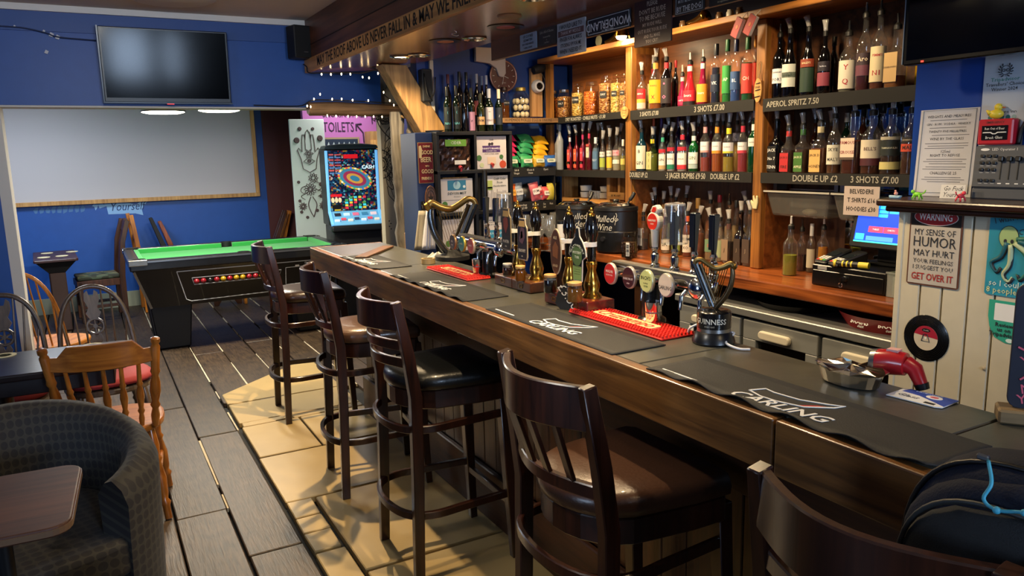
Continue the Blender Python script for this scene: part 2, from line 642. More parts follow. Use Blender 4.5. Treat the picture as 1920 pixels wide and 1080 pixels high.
text('TOILETS', .155, INKP, pw, (2.60, 8.695, 1.95), bold=.003, fit=.36)
for (ax, az, s) in ((2.86, 1.92, 1), (2.98, 2.09, .7)):
    MB().tube([(ax + .03 * s, 8.694, az - .14 * s), (ax + .025 * s, 8.694, az - .03 * s), (ax - .05 * s, 8.694, az + .06 * s)], .008 * s, 6).tube(
        [(ax - .055 * s, 8.694, az + .0 * s), (ax - .055 * s, 8.694, az + .065 * s), (ax + .01 * s, 8.694, az + .07 * s)], .009 * s, 6).build('painted_arrow', INKP, pw)

# low wooden canopy over the bar, its lettered beam and the sign board
bm = struct(MB().box(1.387, 1.45, -3.0, 5.3, 2.255, 2.513).build('beam', wood('#3c2118', '#6e4330', .5, 'y', 3, .15, .1)), 'dark wooden fascia beam over the bar')
MB().box(1.375, 1.40, -3.0, 5.295, 2.18, 2.262).build('lettered_board', wood('#8a5c2e', '#d09a58', .5, 'y', 3, .2, .1), bm)
MB().box(1.383, 1.39, -3.0, 5.295, 2.345, 2.349).build('board_joint', BLACKM, bm)
INK = mat('#120c08', .7)
text('MAY THE ROOF ABOVE US NEVER FALL IN & MAY WE FRIENDS', .082, INK, bm, (1.3745, 4.98, 2.221), (PI / 2, 0, -PI / 2), 'LEFT', bold=.014, fit=2.36)
text('GATHERED BELOW NEVER FALL OUT', .082, INK, bm, (1.3745, 2.54, 2.221), (PI / 2, 0, -PI / 2), 'LEFT', bold=.014, fit=1.35)
sf = struct(MB().prism([(1.40, 5.29), (1.74, 5.02), (1.9, 4.4), (1.9, -3.0), (1.40, -3.0)], 2.18, 2.25).build(
    'soffit', wood('#7a4424', '#9a5f38', .25, 'y', 2.2, .05, .05, coat=.5, stretch=4)), 'varnished wooden underside of the bar canopy')
sb = struct(MB().box(1.88, 1.905, -2.9, 3.56, 2.085, 2.2).build('beam_sign_board', wood('#3d2112', '#6b3f22', .4, 'y', 3, .1, .1)), 'brown board carrying the joke signs')
struct(MB().box(1.9, 3.05, -3.0, 4.62, 2.44, 2.515).build('ceiling_bar', wood('#3d2414', '#63402a', .6, 'y', 3)), 'wooden ceiling above the serving aisle')
struct(MB().box(1.905, 3.05, 4.62, 4.72, 0, 2.5).build('wall_end', mat('#123a80', .6, var=.1, bscale=8)), 'dark blue wall behind the wine bottles')

# partition on the right
pr_ = struct(MB().box(2.262, 2.44, -1.2, 1.5, 0, 1.42).build('partition', mat('#8d8672', .6)), 'white tongue and groove half wall')
CREAM = mat('#c9bfa6', .45, var=.10, bump=.12, bscale=18)
e = [1.505, 1.43, 1.36, 1.281, 1.205]
while e[-1] > -.2:
    e.append(e[-1] - .078)
for a, b in zip(e[:-1], e[1:]):
    MB().box(2.25, 2.268, b + .0025, a - .0025, .02, 1.42).build('panel_board', CREAM, pr_, bevel=.003)
MB().box(2.246, 2.44, 1.495, 1.515, 0, 1.42).build('corner_strip', CREAM, pr_, bevel=.003)
lg = MB()
lg.box(2.19, 2.44, -1.2, 1.56, 1.428, 1.45).box(2.21, 2.44, -1.2, 1.54, 1.41, 1.428)
struct(lg.build('ledge', wood('#1c0f0a', '#43261a', .3, 'y', 4, .3, coat=.3), bevel=.006, seg=2), 'dark wooden ledge on top of the white half wall')
struct(MB().box(2.41, 2.5, -3.0, 1.595, 1.45, 2.5).build('wall_blue_panel', mat('#0f3d92', .3, var=.12, bump=.2, bscale=10)), 'glossy blue wall above the ledge')
struct(MB().box(2.42, 2.6, -3.0, 1.45, 0, 1.45).build('wall_behind_partition', NAVY), 'wall behind the half wall')

# ================================================================== THE BAR
BT = 1.08
bar = thing('bar_counter', 'long wooden bar with a slate top running away from the camera', 'bar counter', (0, 0, 0))
SLATE = mat('#46453e', .30, var=.25, bump=.25, bscale=12)
js = [-.6, .02, .79, 1.5, 2.2, 2.9, 3.55, 4.15, 4.62]
for a, b in zip(js[:-1], js[1:]):
    MB().box(1.199, 1.562 if b < 2.5 else 1.615, a + .002, b - .002, 1.05, BT - .001).build('slate_slab', SLATE, bar, bevel=.003)
MB().box(1.2, 1.555, -.6, 2.2, 1.02, 1.05).box(1.2, 1.61, 2.2, 4.61, 1.02, 1.05).build('top_board', BACKWD, bar)
for a, b in ((-.6, 1.02), (1.025, 4.635)):
    MB().box(1.160, 1.198, a, b, .962, BT).build('fascia_board', FASCIA, bar, bevel=.004, seg=2)
MB().box(1.198, 1.615, 4.615, 4.64, .962, BT).build('end_board', FASCIA, bar, bevel=.003)
y = -.5
while y < 4.55:
    MB().box(1.45, 1.475, y + .002, y + .108, .24, 1.02).build('panel_board', PANELW, bar, bevel=.003)
    y += .11
MB().box(1.475, 1.555, -.5, 4.58, .0, 1.02).build('carcass', BACKWD, bar)
MB().box(1.425, 1.45, -.5, 4.58, .72, .955).build('hook_rail', wood('#1f0f08', '#45240f', .4, 'y', 4, .2), bar, bevel=.004)
MB().box(1.425, 1.45, -.5, 4.58, 0.004, .24).build('kick_board', wood('#20120b', '#4b2b18', .45, 'y', 4, .3), bar, bevel=.005)
# coat hooks under the overhang
NICK = mat('#a9a59a', .3, 1)
for k, (hx_, hy_) in enumerate(((0, 2.03), (0, 3.02), (0, 4.0), (0, 1.27), (0, .72))):
    h = thing('coat_hook', ['metal coat hook under the bar behind the fourth stool', 'metal coat hook under the bar above the black seat',
                            'metal coat hook under the bar by the second stool from the far end', 'metal coat hook right of the brown seat of the fourth stool',
                            'dark coat hook under the bar beside the backpack'][k], 'hook', (1.4245, hy_, .86), -PI / 2, 'coat hooks under the bar')
    hm = NICK if k < 4 else BLACK
    MB().box(-.012, .012, -.004, -.0005, -.03, .03).build('back_plate', hm, h)
    MB().tube(spline([(0, -.004, .018), (0, -.03, .012), (0, -.05, .02), (0, -.058, .045)]), .0035, 6).build('upper_hook', hm, h, 'all')
    MB().tube(spline([(0, -.004, -.012), (0, -.018, -.03), (0, -.035, -.028), (0, -.04, -.01)]), .0035, 6).build('lower_hook', hm, h, 'all')

# ------------------------------------------------------------------ bar runners
RUB = mat('#141517', .7, bump=.25, bscale=300)
MWHITE = mat('#e6e6e6', .6)
MRED = mat('#b51f2c', .5)


def runner(y0, y1, x0, x1, label, wav):
    """Black rubber mat; the front edge ripples over the wooden fascia."""
    L = y0 - y1
    t = thing('bar_runner', label, 'bar mat', (x0, y0, BT), -PI / 2, 'black beer mats along the bar')
    nx, ny = 48, 6
    w = x1 - x0
    vs, fs = [], []
    for j in range(ny + 1):
        for i in range(nx + 1):
            u, v = i / nx, j / ny
            z = .003
            if wav:
                z += wav * max(0, 1 - v * 9) * (.5 + .5 * math.sin(u * L * 46)) * min(1, 8 * u)
            vs.append((u * L, v * w - (.004 if wav and j == 0 else 0), z))
    k = len(vs)
    vs += [(a, b, c - .0028) for a, b, c in vs]
    s = nx + 1
    for j in range(ny):
        for i in range(nx):
            q = (j * s + i, j * s + i + 1, (j + 1) * s + i + 1, (j + 1) * s + i)
            fs.append(q); fs.append(tuple(p + k for p in q[::-1]))
    rim = [i for i in range(nx + 1)] + [j * s + nx for j in range(1, ny + 1)] + [ny * s + i for i in range(nx - 1, -1, -1)] + [j * s for j in range(ny - 1, 0, -1)]
    for a, b in zip(rim, rim[1:] + rim[:1]):
        fs.append((a, a + k, b + k, b))
    MB().add(vs, fs).build('rubber_sheet', RUB, t, 'all')
    # border line, word and flag outline, read from the customer's side
    c = L * .51
    text('CARLING', .052, MWHITE, t, (c, w * .215, .0042), (0, 0, .085), 'CENTER', .26, .012, 'printed_word', fit=.238)
    o = [(-.10, .08), (-.088, .118), (-.06, .112), (0, .118), (.05, .142), (.078, .160), (.072, .135), (.035, .088), (-.02, .070), (-.06, .068)]
    oo = [(c + a * 1.05, b - .008, .0042) for a, b in o]
    MB().tube(oo + oo[:1], .0024, 4, flat=(.3, 1), up=(0, 0, 1)).build('printed_flag', MWHITE, t)
    MB().prism([(c + a * 1.05, b - .008) for a, b in ((.036, .091), (.07, .132), (.045, .118), (.02, .084))], .0036, .0044).build('red_tip', MRED, t)
    MB().box(.03, .16, .022, .027, .003, .0042).build('small_print', MWHITE, t)
    return t


for y0, y1, lab, wv in ((1.447, .715, 'black rubber bar mat nearest the camera, rippled front edge', .012),
                        (2.34, 1.60, 'black bar mat in front of the red mat and near tap bank', 0),
                        (3.285, 2.51, 'black bar mat with rippled edge left of the pump clips', .010),
                        (4.07, 3.495, 'black bar mat at the far end of the bar', .006)):
    runner(y0, y1, 1.182 if wv else 1.186, 1.372, lab, wv)


def red_mat(p0, p1, x0, x1, label):
    y0, y1 = p0, p1
    L, w = y0 - y1, x1 - x0
    t = thing('drip_mat', label, 'bar mat', (x0, y0, BT), -PI / 2, 'red bristle bar mats')
    R1 = mat('#c01c14', .5)
    MB().box(0, L, 0, w, 0, .006).build('rubber_base', R1, t, bevel=.002)
    br = MB()
    n, m = int(L / .013), int(w / .013)
    for i in range(n):
        for j in range(m):
            x, y = (i + .5) * L / n, (j + .5) * w / m
            if L * .16 < x < L * .80 and w * .30 < y < w * .72:
                continue
            br.taper((x, y, .006), (.0042, .0042), (x, y, .013), (.003, .003))
    tag(br.build('bristle', mat('#d22a1c', .5), t), kind='stuff')
    MB().prism(panel(L * .62, w * .40, 0, .012, 3, L * .48, w * .51), .006, .0125).build('name_plate', mat('#e8c98a', .5), t)
    text('Cruzcampo', .062, mat('#b3150f', .5), t, (L * .48, w * .51, .013), (0, 0, 0), bold=.012, shear=.1, wide=.95)


red_mat(2.13, 1.645, 1.395, 1.522, 'red bristle bar mat under the near tap bank')
red_mat(3.37, 2.922, 1.395, 1.512, 'red bristle bar mat under the far tap bank')

# ================================================================== THE BACK BAR
SX, CT = 2.8, 1.04            # shelf fronts, counter top
unit = thing('back_bar_shelving', 'wooden back bar shelving with chalked black shelf edges', 'shelving', (SX, 4.5, 0), -PI / 2)
# local frame: x runs from the far corner towards the camera, y goes back, z up


def lx(y):
    return 4.5 - y


CHALKB = mat('#0b0a08', .75, var=.3, bscale=30)
POST = wood('#5b3719', '#a9702f', .45, 'z', 5, .2, .1)
for y, h in ((3.615, 2.2), (2.625, 2.2)):
    MB().box(lx(y) - .028, lx(y) + .028, -.004, .2, CT + .0005, h).build('post', POST, unit, bevel=.004)
MB().box(lx(1.5) - .02, lx(1.5), 0, .2, CT, 2.2).build('post', POST, unit)
MB().box(-.03, .03, .0, .03, CT, 2.2).build('post', POST, unit)


def shelf(y0, y1, z, words=(), edge=CHALKB, d=.2, th=.03, y_off=0, col=OAK):
    s = MB().box(lx(y0), lx(y1), y_off + .002, d, z - .022, z - .001).build('shelf', BACKWD, unit)
    MB().box(lx(y0), lx(y1), y_off - .01, y_off + .002, z - th - .012, z + .0015).build('shelf_edge', edge, s)
    for w, yy, size, wide in words:
        text(w, size, mat('#a39f92', .9), s, (lx(yy), y_off - .0105, z - th / 2 - .005), FLAT, bold=.01, wide=wide)
    return s


Z1, Z2 = 1.50, 1.842
shelf(3.588, 2.653, Z1, (('DOUBLE UP £2', 3.51, .04, .62), ('·3 JAGER BOMBS £9·50', 3.12, .042, .75), ('DOUBLE UP £2', 2.83, .04, .75)), th=.035)
shelf(3.588, 2.653, Z2, (('3 SHOTS £7.00', 3.42, .034, .75), ('3 SHOTS £7.00', 2.95, .04, .85)), th=.04)
shelf(2.597, 1.5, Z1, (('DOUBLE UP £2', 2.29, .04, .9), ('3 SHOTS £7.00', 2.0, .038, .9)), th=.035)
shelf(2.597, 1.5, Z2 - .004, (('APEROL SPRITZ 7.50', 2.43, .036, .9), ('PIMMS', 1.63, .045, .9)), th=.045)
shelf(4.47, 3.643, Z1, (), th=.03)
shelf(4.61, 3.643, Z2, (("DRY ROASTED · CHILLI NUTS · £1.50", 4.05, .03, .9),), th=.026)
# backs: brown boards, and a mirror behind the whisky
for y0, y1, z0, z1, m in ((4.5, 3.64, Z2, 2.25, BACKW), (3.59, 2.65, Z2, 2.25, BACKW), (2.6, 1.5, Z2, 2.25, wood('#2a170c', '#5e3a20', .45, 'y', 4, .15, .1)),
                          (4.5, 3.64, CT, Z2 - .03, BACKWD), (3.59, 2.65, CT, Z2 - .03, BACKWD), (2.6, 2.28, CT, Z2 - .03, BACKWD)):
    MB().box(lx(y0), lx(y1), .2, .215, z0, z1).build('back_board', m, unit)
MB().box(lx(2.28), lx(1.5), .2, .21, CT, Z2 - .03).build('mirror', mat('#aab4bd', .06, 1), unit)
MB().box(lx(2.66), lx(2.62) + .0, .205, .216, 1.1, Z1 - .05).build('mirror', mat('#aab4bd', .06, 1), unit)
MB().box(lx(4.5), lx(1.5), -.08, .2, 2.2, 2.23).build('top_ledge', wood('#5a3317', '#b57a3a', .4, 'x', 4, .15, .1), unit, bevel=.003)
# side boards of the bays
for y in (3.59, 2.65, 2.60):
    MB().box(lx(y) - .004, lx(y) + .004, .03, .2, CT, 2.16).build('side_board', BACKW, unit)
# end return with the pickle shelf, on the wall that faces the room
rs = MB().box(-.43, 0, -.14, .03, Z2 - .03, Z2 - .001).build('pickle_shelf', OAK, unit)
rs.matrix_parent_inverse = Matrix.Identity(4)
text('HOMEMADE PICKLED EGGS & ONIONS', .026, INK, rs, (-.235, -.1405, Z2 - .015), FLAT, wide=.78)
rs.rotation_euler.z = PI / 2
rs.location = (.0, 0, 0)

ct = thing('back_counter', 'reddish brown varnished wooden worktop behind the bar', 'counter', (2.56, 4.6, 0), -PI / 2)
CW = wood('#4a1f10', '#b3622e', .28, 'x', 4, .35, .05, coat=.5)
MB().box(0, 3.1, 0, .48, CT - .055, CT - .001).build('worktop', CW, ct, bevel=.006, seg=2)
for x in (.35, 1.2):
    MB().box(x, x + .05, .12, .46, 0, CT - .055).build('support', BACKWD, ct)

# ------------------------------------------------------------------ bottle coolers under the counter
FRM = mat('#8d8f8e', .4, .25)
FTOP = .892
fz = thing('bottle_cooler', 'grey three door bottle cooler under the wooden counter', 'fridge', (2.55, 2.88, 0.002), -PI / 2)
dw = .405
MB().box(0, 1.42, .03, .46, .01, .86).build('cabinet', mat('#0e0f11', .6), fz)
MB().box(-.01, 1.44, -.02, .46, .87, .905).build('top_trim', mat('#8f9090', .4, .6), fz, bevel=.004)
for k in range(3):
    x = .02 + k * .425
    d = MB()
    d.box(x, x + dw, -.012, .03, .05, .13); d.box(x, x + dw, -.012, .03, .77, .855)
    d.box(x, x + .075, -.012, .03, .13, .77); d.box(x + dw - .06, x + dw, -.012, .03, .13, .77)
    dd = d.build('door', FRM, fz, bevel=.003)
    MB().box(x + .075, x + dw - .06, .008, .012, .13, .77).build('pane', glass((.55, .58, .6), .9), dd)
    MB().prism(panel(.17, .038, 0, .017, 4, x + dw * .47, .805), 0, .022, Matrix.Translation((0, -.012, 0)) @ UPRIGHT).build(
        'handle', mat('#cfc7b4', .5), dd, bevel=.006, seg=2)
FR = [('#7a2140', 'dark red'), ('#7a2140', 'dark red'), ('#8a2038', 'crimson'), ('#8fae2c', 'lime green')]
for k in (1, 2):
    for j in range(4):
        x = .02 + k * .425 + .115 + j * .062
        c = FR[j][0] if k == 1 else ['#7a2140', '#a02036', '#7a2140', '#5a1830'][j]
        nm = FR[j][1] if k == 1 else ['plum', 'red', 'purple', 'dark plum'][j]
        b = thing('juice_bottle', '%s cider bottle in the %s cooler door, %s' % (nm, ['', 'middle', 'right hand'][k], ['first from the left', 'second from the left', 'third from the left', 'last on the right'][j]),
                  'bottle', (2.55 + .07, 2.88 - x, .545), -PI / 2, 'bottles inside the cooler')
        MB().box(-.03, .03, 0, .05, -.01, .0).build('wire_shelf', STEEL, b)
        MB().lathe([(.026, 0), (.027, .01), (.027, .12), (.012, .17), (.011, .2)], 12, (0, .025, 0)).build('body', mat('#1a1012', .15), b, True)
        MB().lathe([(.0275, .02), (.0275, .095)], 12, (0, .025, 0)).build('label', mat(c, .6), b, True)
        MB().lathe([(.0278, .02), (.0278, .05)], 12, (0, .025, 0)).build('label_foot', mat('#d9cfb0', .6), b, True)
        MB().lathe([(.013, .2), (.013, .215)], 10, (0, .025, 0)).build('cap', mat(c, .4), b, True)
st_ = thing('sticker', 'white strip of paper at the top of the left cooler door', 'sticker', (2.535, 2.77, .74), -PI / 2)
plate('paper', WHITE, st_, .03, .045, .002)
bt = thing('serving_tray', 'red round metal beer tray stored under the counter', 'tray', (2.79, 1.84, .9065), -PI / 2)
TR = mat('#a5141c', .35)
MB().lathe([(.20, 0), (.235, .055), (.24, .06), (.23, .056), (.197, .006), (.0001, .006)], 48).build('tray_rim', TR, bt, True)
for k, (a, w1) in enumerate(((-97, 'BRAINS'), (-66, 'BRAINS'))):
    ar = math.radians(a)
    px_, py_ = .222 * math.cos(ar), .222 * math.sin(ar)
    tl = math.atan2(.055, .035)
    text(w1, .026, WHITE, bt, (px_, py_, .036), (tl, 0, ar + PI / 2), bold=.015)
    text('BEER', .014, WHITE, bt, (px_ * .97, py_ * .97, .018), (tl, 0, ar + PI / 2), bold=.01)
b2 = thing('serving_tray', 'black round tray stored under the counter', 'tray', (2.78, 2.32, .906), -PI / 2)
MB().lathe([(.17, 0), (.2, .03), (.205, .033), (.195, .03), (.168, .005), (.0001, .005)], 40).build('tray_rim', BLACK, b2, True)

# ================================================================== BOTTLES
PROF = {
    'round': [(.92, 0), (1, .015), (1, .58), (.93, .64), (.7, .70), (.42, .76), (.36, .80), (.34, .95), (.40, .955), (.40, 1)],
    'wine': [(.95, 0), (1, .015), (1, .60), (.95, .65), (.75, .70), (.45, .755), (.37, .80), (.35, .96), (.39, .965), (.38, 1)],
    'tall': [(.95, 0), (1, .015), (1, .64), (.95, .68), (.6, .75), (.42, .79), (.38, .96), (.42, .965), (.42, 1)],
    'square': [(.93, 0), (1, .012), (1, .54), (.93, .58), (.6, .62), (.42, .67), (.38, .72), (.37, .95), (.42, .955), (.42, 1)],
    'dump': [(.95, 0), (1, .015), (1, .46), (.95, .53), (.75, .60), (.5, .68), (.42, .75), (.36, .95), (.4, .955), (.4, 1)],
    'cone': [(.9, 0), (1, .02), (1, .14), (1.0, .30), (.92, .36), (.62, .52), (.45, .66), (.38, .8), (.36, .95), (.4, .955), (.4, 1)],
    'flask': [(.93, 0), (1, .02), (1, .56), (.9, .62), (.55, .67), (.34, .70), (.3, .74), (.3, .95), (.36, .955), (.36, 1)],
}
POWER = {'square': 6, 'flask': 4}
CLEAR = glass((.97, .975, .97), 1.5, .06, .02)
CUP = glass((.96, .95, .93), 1.3, .07, .27)
SPOUT = mat('#8e8c86', .25, 1)
RUBC = mat('#111111', .5)


def dark(c):
    return mat(c, .09, spec=.6, coat=.3)


def liquid(c):
    return glass(c, .2, .05, .5)


def topper(t, kind, z, r, capm):
    if kind == 'thimble':
        MB().lathe([(r * .42, -.012), (r * .42, .008), (r * .2, .012)], 10, (0, 0, z)).build('pourer', RUBC, t, True)
        tilt = Matrix.Translation((0, 0, z + .004)) @ Matrix.Rotation(random.uniform(-.32, .32), 4, 'Y') @ Matrix.Rotation(random.uniform(-.1, .1), 4, 'X')
        MB().lathe([(.0085, 0), (.0095, .012), (.0105, .03), (.0145, .052), (.0135, .052), (.0095, .03), (.008, .012)], 12, M=tilt).build('measure_cup', CUP, t, True)
    elif kind == 'pour':
        MB().lathe([(r * .45, -.01), (r * .45, .006), (r * .28, .012), (r * .2, .016)], 10, (0, 0, z)).build('pourer', RUBC, t, True)
        MB().tube([(0, 0, z + .014), (0, -.002, z + .034), (.002, -.008, z + .05)], [.0052, .0045, .0038], 7).build('spout', SPOUT if capm is None else capm, t, True)
    elif kind == 'cap':
        MB().lathe([(r * .46, -.032), (r * .47, -.03), (r * .47, .004), (r * .43, .007)], 12, (0, 0, z)).build('cap', capm, t, True)
    elif kind == 'longcap':
        MB().lathe([(r * .47, -.05), (r * .48, -.048), (r * .48, .004), (r * .44, .007)], 12, (0, 0, z)).build('cap', capm, t, True)


def arc_band(r, z0, z1, a=1.25, n=10, c=0.0):
    """A label wrapped round the front (-y side) of a bottle."""
    m = MB()
    vs, fs = [], []
    for i in range(n + 1):
        an = c - a + 2 * a * i / n
        vs += [(r * math.sin(an), -r * math.cos(an), z0), (r * math.sin(an), -r * math.cos(an), z1)]
    for i in range(n):
        fs.append((2 * i, 2 * i + 2, 2 * i + 3, 2 * i + 1))
    return m.add(vs, fs)


def bottle(loc, rz, h, r, shape, glassm, fill, top, capm, labels, label, group, name='bottle', neck=None):
    """h is the overall height with its pourer; fill = (material, level) or None; labels = [(colour, z0, z1, words, ink)]."""
    t = thing(name, label, 'bottle', loc, rz, group)
    gh = h - {'thimble': .05, 'pour': .045, 'cap': .005, 'longcap': .005, None: 0}[top]
    pw = POWER.get(shape, 2)
    n = 16
    sy = .72 if shape == 'flask' else 1
    MB().lathe([(a * r, b * gh) for a, b in PROF[shape]], n, power=pw, rot=PI / n, sy=sy).build('glass', glassm, t, True, angle=50)
    if fill:
        pr = [(a * r * .9, b * gh + (.004 if b == 0 else 0)) for a, b in PROF[shape] if b < fill[1] - .01]
        pr.append((pr[-1][0] if fill[1] < .56 else pr[-1][0] * .8, fill[1] * gh))
        MB().lathe(pr, n, power=pw, rot=PI / n, sy=sy).build('liquid', fill[0], t, True, angle=50)
    topper(t, top, gh, r, capm)
    if neck:
        MB().lathe([(r * .43, gh * .80), (r * .43, gh * .92)], 12).build('neck_band', mat(neck, .5), t, True)
    for c, f0, f1, words, ink in labels:
        z0, z1 = f0 * gh, f1 * gh
        lm = mat(c, .55)
        if pw > 2:
            wd = r * 1.62
            lb = plate('label', lm, t, wd, z1 - z0, .0008, 0, -r * sy * 1.006 - .0008, (z0 + z1) / 2)
        else:
            lb = arc_band(r * 1.008, z0, z1).build('label', lm, t, 'all')
        for k, wtxt in enumerate(words.split('|') if words else []):
            nn = len(words.split('|'))
            s = min(.75 * (z1 - z0) / nn, 1.75 * r / (.66 * max(3, len(wtxt))))
            if s < .004:
                continue
            zz = z1 - (z1 - z0) * (k + .5) / nn
            yy = -r * sy * 1.006 - .0013 if pw > 2 else -r * 1.008 - .0004
            text(wtxt, s, mat(ink, .6), lb, (0, yy, zz), bold=.012, ext=0, wrap=0 if pw > 2 else r * 1.008)
    return t


def stand(px, X, z):
    """Where a thing stands on the level z in the plane x = X so as to show at image column px."""
    a, b = 0, 1080
    za, zb = at_x(px, a, X).z, at_x(px, b, X).z
    for _ in range(8):
        m = a + (za - z) / (za - zb) * (b - a)
        p = at_x(px, m, X)
        if p.z > z:
            a, za = m, p.z
        else:
            b, zb = m, p.z
    return p


def rank(rows, z, xf, xb, where, group, lo=1.51, hi=4.46, hmax=.299):
    for row in rows:
        px, ty, wpx, rw, shape, gm, fill, top, capc, labels, desc = row[:11]
        neck = row[11] if len(row) > 11 else None
        r0 = .036
        X = xf if rw == 0 else xb
        p = stand(px, X, z)
        r = wpx / 2 / px_per_m(X, p.y, z + .1) * (.86 if rw else .97)
        h = z_over(px, ty, X, p.y) - z
        h = min(h, hmax)
        p.y = min(max(p.y, lo + r * 1.1), hi - r * 1.1)
        bottle((X, p.y, z), -PI / 2 + (.0 if POWER.get(shape) else .42), h, r, shape, gm, fill, top, mat(capc, .4) if capc else None, labels,
               desc + ' ' + where, group, neck=neck)


GRN = glass('#2c6b33', 1, .03)
DGRN = dark('#06140a')
BLK = dark('#08070a')
# top shelf, left bay
rank([
    (1195, 120, 19, 0, 'round', CLEAR, (liquid('#e9e2d2'), .55), 'thimble', None, [('#c8282c', .30, .56, 'SIERRA', '#f0e8d8'), ('#e0a040', .2, .30, '', '#000000'), ('#d8b8a8', .05, .2, '', '#000000')], 'clear tequila bottle with red and orange label, left end'),
    (1212, 108, 17, 1, 'square', CLEAR, (liquid('#c98a3a'), .5), 'thimble', None, [('#d9c58c', .04, .6, 'O|RUM', '#2a1a0a')], 'slim bottle with tall cream label and red neck', '#b02028'),
    (1229, 93, 25, 0, 'round', CLEAR, (liquid('#b5651d'), .45), 'thimble', None, [('#e5a41c', .12, .58, 'FIREBALL|X', '#8a1c10')], 'amber cinnamon whisky bottle with big yellow label', '#c9903c'),
    (1249, 92, 22, 0, 'round', BLK, None, 'thimble', None, [('#2a2326', .1, .6, '*|O', '#e878a8')], 'black bottle with white shoulder and pink print', '#a02430'),
    (1256, 118, 15, 1, 'round', BLK, None, 'cap', '#141414', [], 'plain black bottle with black cap, behind the pink one'),
    (1266, 114, 13, 1, 'round', BLK, None, 'cap', '#b02028', [], 'dark bottle with red cap in the back row'),
    (1279, 124, 20, 1, 'cone', dark('#a02450'), None, 'pour', '#e0d8c8', [('#b8305c', .1, .36, 'ourz', '#f4e8ea')], 'raspberry pink cone bottle half hidden by the red one', '#c8c8c8'),
    (1293, 101, 26, 0, 'cone', dark('#b8202c'), None, 'pour', '#e0d8c8', [('#cc2a38', .12, .36, 'Sourz', '#f4e8ea'), ('#16100f', .02, .11, '', '#000000')], 'cherry red cone bottle with white script', '#c8c8c8'),
    (1317, 95, 23, 0, 'cone', dark('#7a1838'), None, 'pour', '#e0d8c8', [('#e8962c', .06, .46, 'Sourz', '#f8ecd0')], 'purple necked cone bottle with orange label', '#c8c8c8'),
    (1341, 83, 20, 0, 'tall', CLEAR, (dark('#0b1230'), .62), 'longcap', '#0c1018', [('#14203a', .2, .5, 'VK', '#c8ccd8')], 'clear neck bottle of blue black liqueur with black cap'),
    (1362, 75, 19, 0, 'tall', CLEAR, (liquid('#2f9a3c'), .6), 'longcap', '#114a26', [('#2c8a3a', .15, .6, 'AP', '#d8e8c8')], 'bright green bottle with green cap'),
    (1378, 75, 20, 0, 'tall', CLEAR, (liquid('#3a64b4'), .3), 'longcap', '#101c40', [('#2a4a7a', .2, .5, 'BL', '#c8d8e8')], 'nearly empty blue bottle with navy cap'),
    (1400, 71, 22, 0, 'tall', CLEAR, (liquid('#0d6a36'), .62), 'longcap', '#0c4a22', [('#c8342c', .12, .6, 'CH', '#f0c8b8')], 'green bottle with red diamond label'),
    (1413, 68, 13, 1, 'tall', CLEAR, (liquid('#b83428'), .62), 'longcap', '#c88a2c', [('#cc3c30', .12, .6, '', '#000000')], 'red bottle with gold cap, right end'),
], Z2, 2.845, 2.93, 'on the left top shelf', 'liqueur bottles on the upper shelf', 2.656, 3.584, .345)

# top shelf, right bay
rank([
    (1452, 48, 25, 0, 'wine', BLK, None, 'pour', None, [('#d9dade', .24, .47, 'GRAHAM\'S|PORT', '#20304a')], 'black port bottle with white square label, leftmost'),
    (1478, 34, 27, 0, 'dump', BLK, None, 'thimble', None, [('#cfd2c8', .16, .5, 'DISARMEL', '#1c3a2c'), ('#2a4a3a', .30, .38, '', '#fff')], 'black bottle with white pentagon label and green band'),
    (1512, 32, 27, 0, 'dump', BLK, None, 'thimble', None, [('#243a2c', .06, .42, '', '#fff'), ('#8a3a24', .43, .55, 'BAILEYS', '#e8d8a8')], 'dark cream liqueur bottle with arched red gold label'),
    (1543, 40, 24, 0, 'round', BLK, None, 'thimble', None, [('#231c28', .38, .54, 'Tia Maria', '#c8c8d8'), ('#8a3a4a', .14, .36, '', '#fff')], 'black bottle with script and red flower label'),
    (1560, 70, 22, 1, 'round', BLK, None, 'cap', '#101010', [], 'black unlabelled bottle in the gap'),
    (1587, 42, 32, 0, 'round', CLEAR, (liquid('#8a8a78'), .55), 'pour', '#141414', [('#d8d0bc', .06, .54, 'Y|Q', '#a8202c')], 'clear bottle with white label and red figures'),
    (1617, 6, 29, 0, 'round', CLEAR, (liquid('#5a1420'), .45), 'pour', None, [('#3a2a30', .34, .5, 'Aro', '#d8c8b0'), ('#6a3a4a', .2, .34, '', '#fff')], 'tall crimson bottle with grey oval label'),
    (1644, 2, 30, 0, 'round', CLEAR, (liquid('#7a3a18'), .1), 'pour', '#141414', [('#d3c39c', .1, .56, "PIMM'S|N1", '#a8242c')], 'tall bottle with cream label and red lettering'),
    (1677, 28, 34, 0, 'square', CLEAR, (liquid('#a86a30'), .2), 'pour', '#141414', [('#c2a06c', .1, .58, 'DISARONNO', '#3a2010')], 'square amaretto bottle with tan label beside the black television'),
    (1722, 60, 18, 1, 'round', dark('#b58a1c'), None, 'cap', '#b58a1c', [], 'yellow bottle half hidden by the blue wall'),
], Z2 - .004, 2.848, 2.94, 'on the right top shelf', 'bottles on the aperol spritz shelf', 1.50, 2.594, .345)

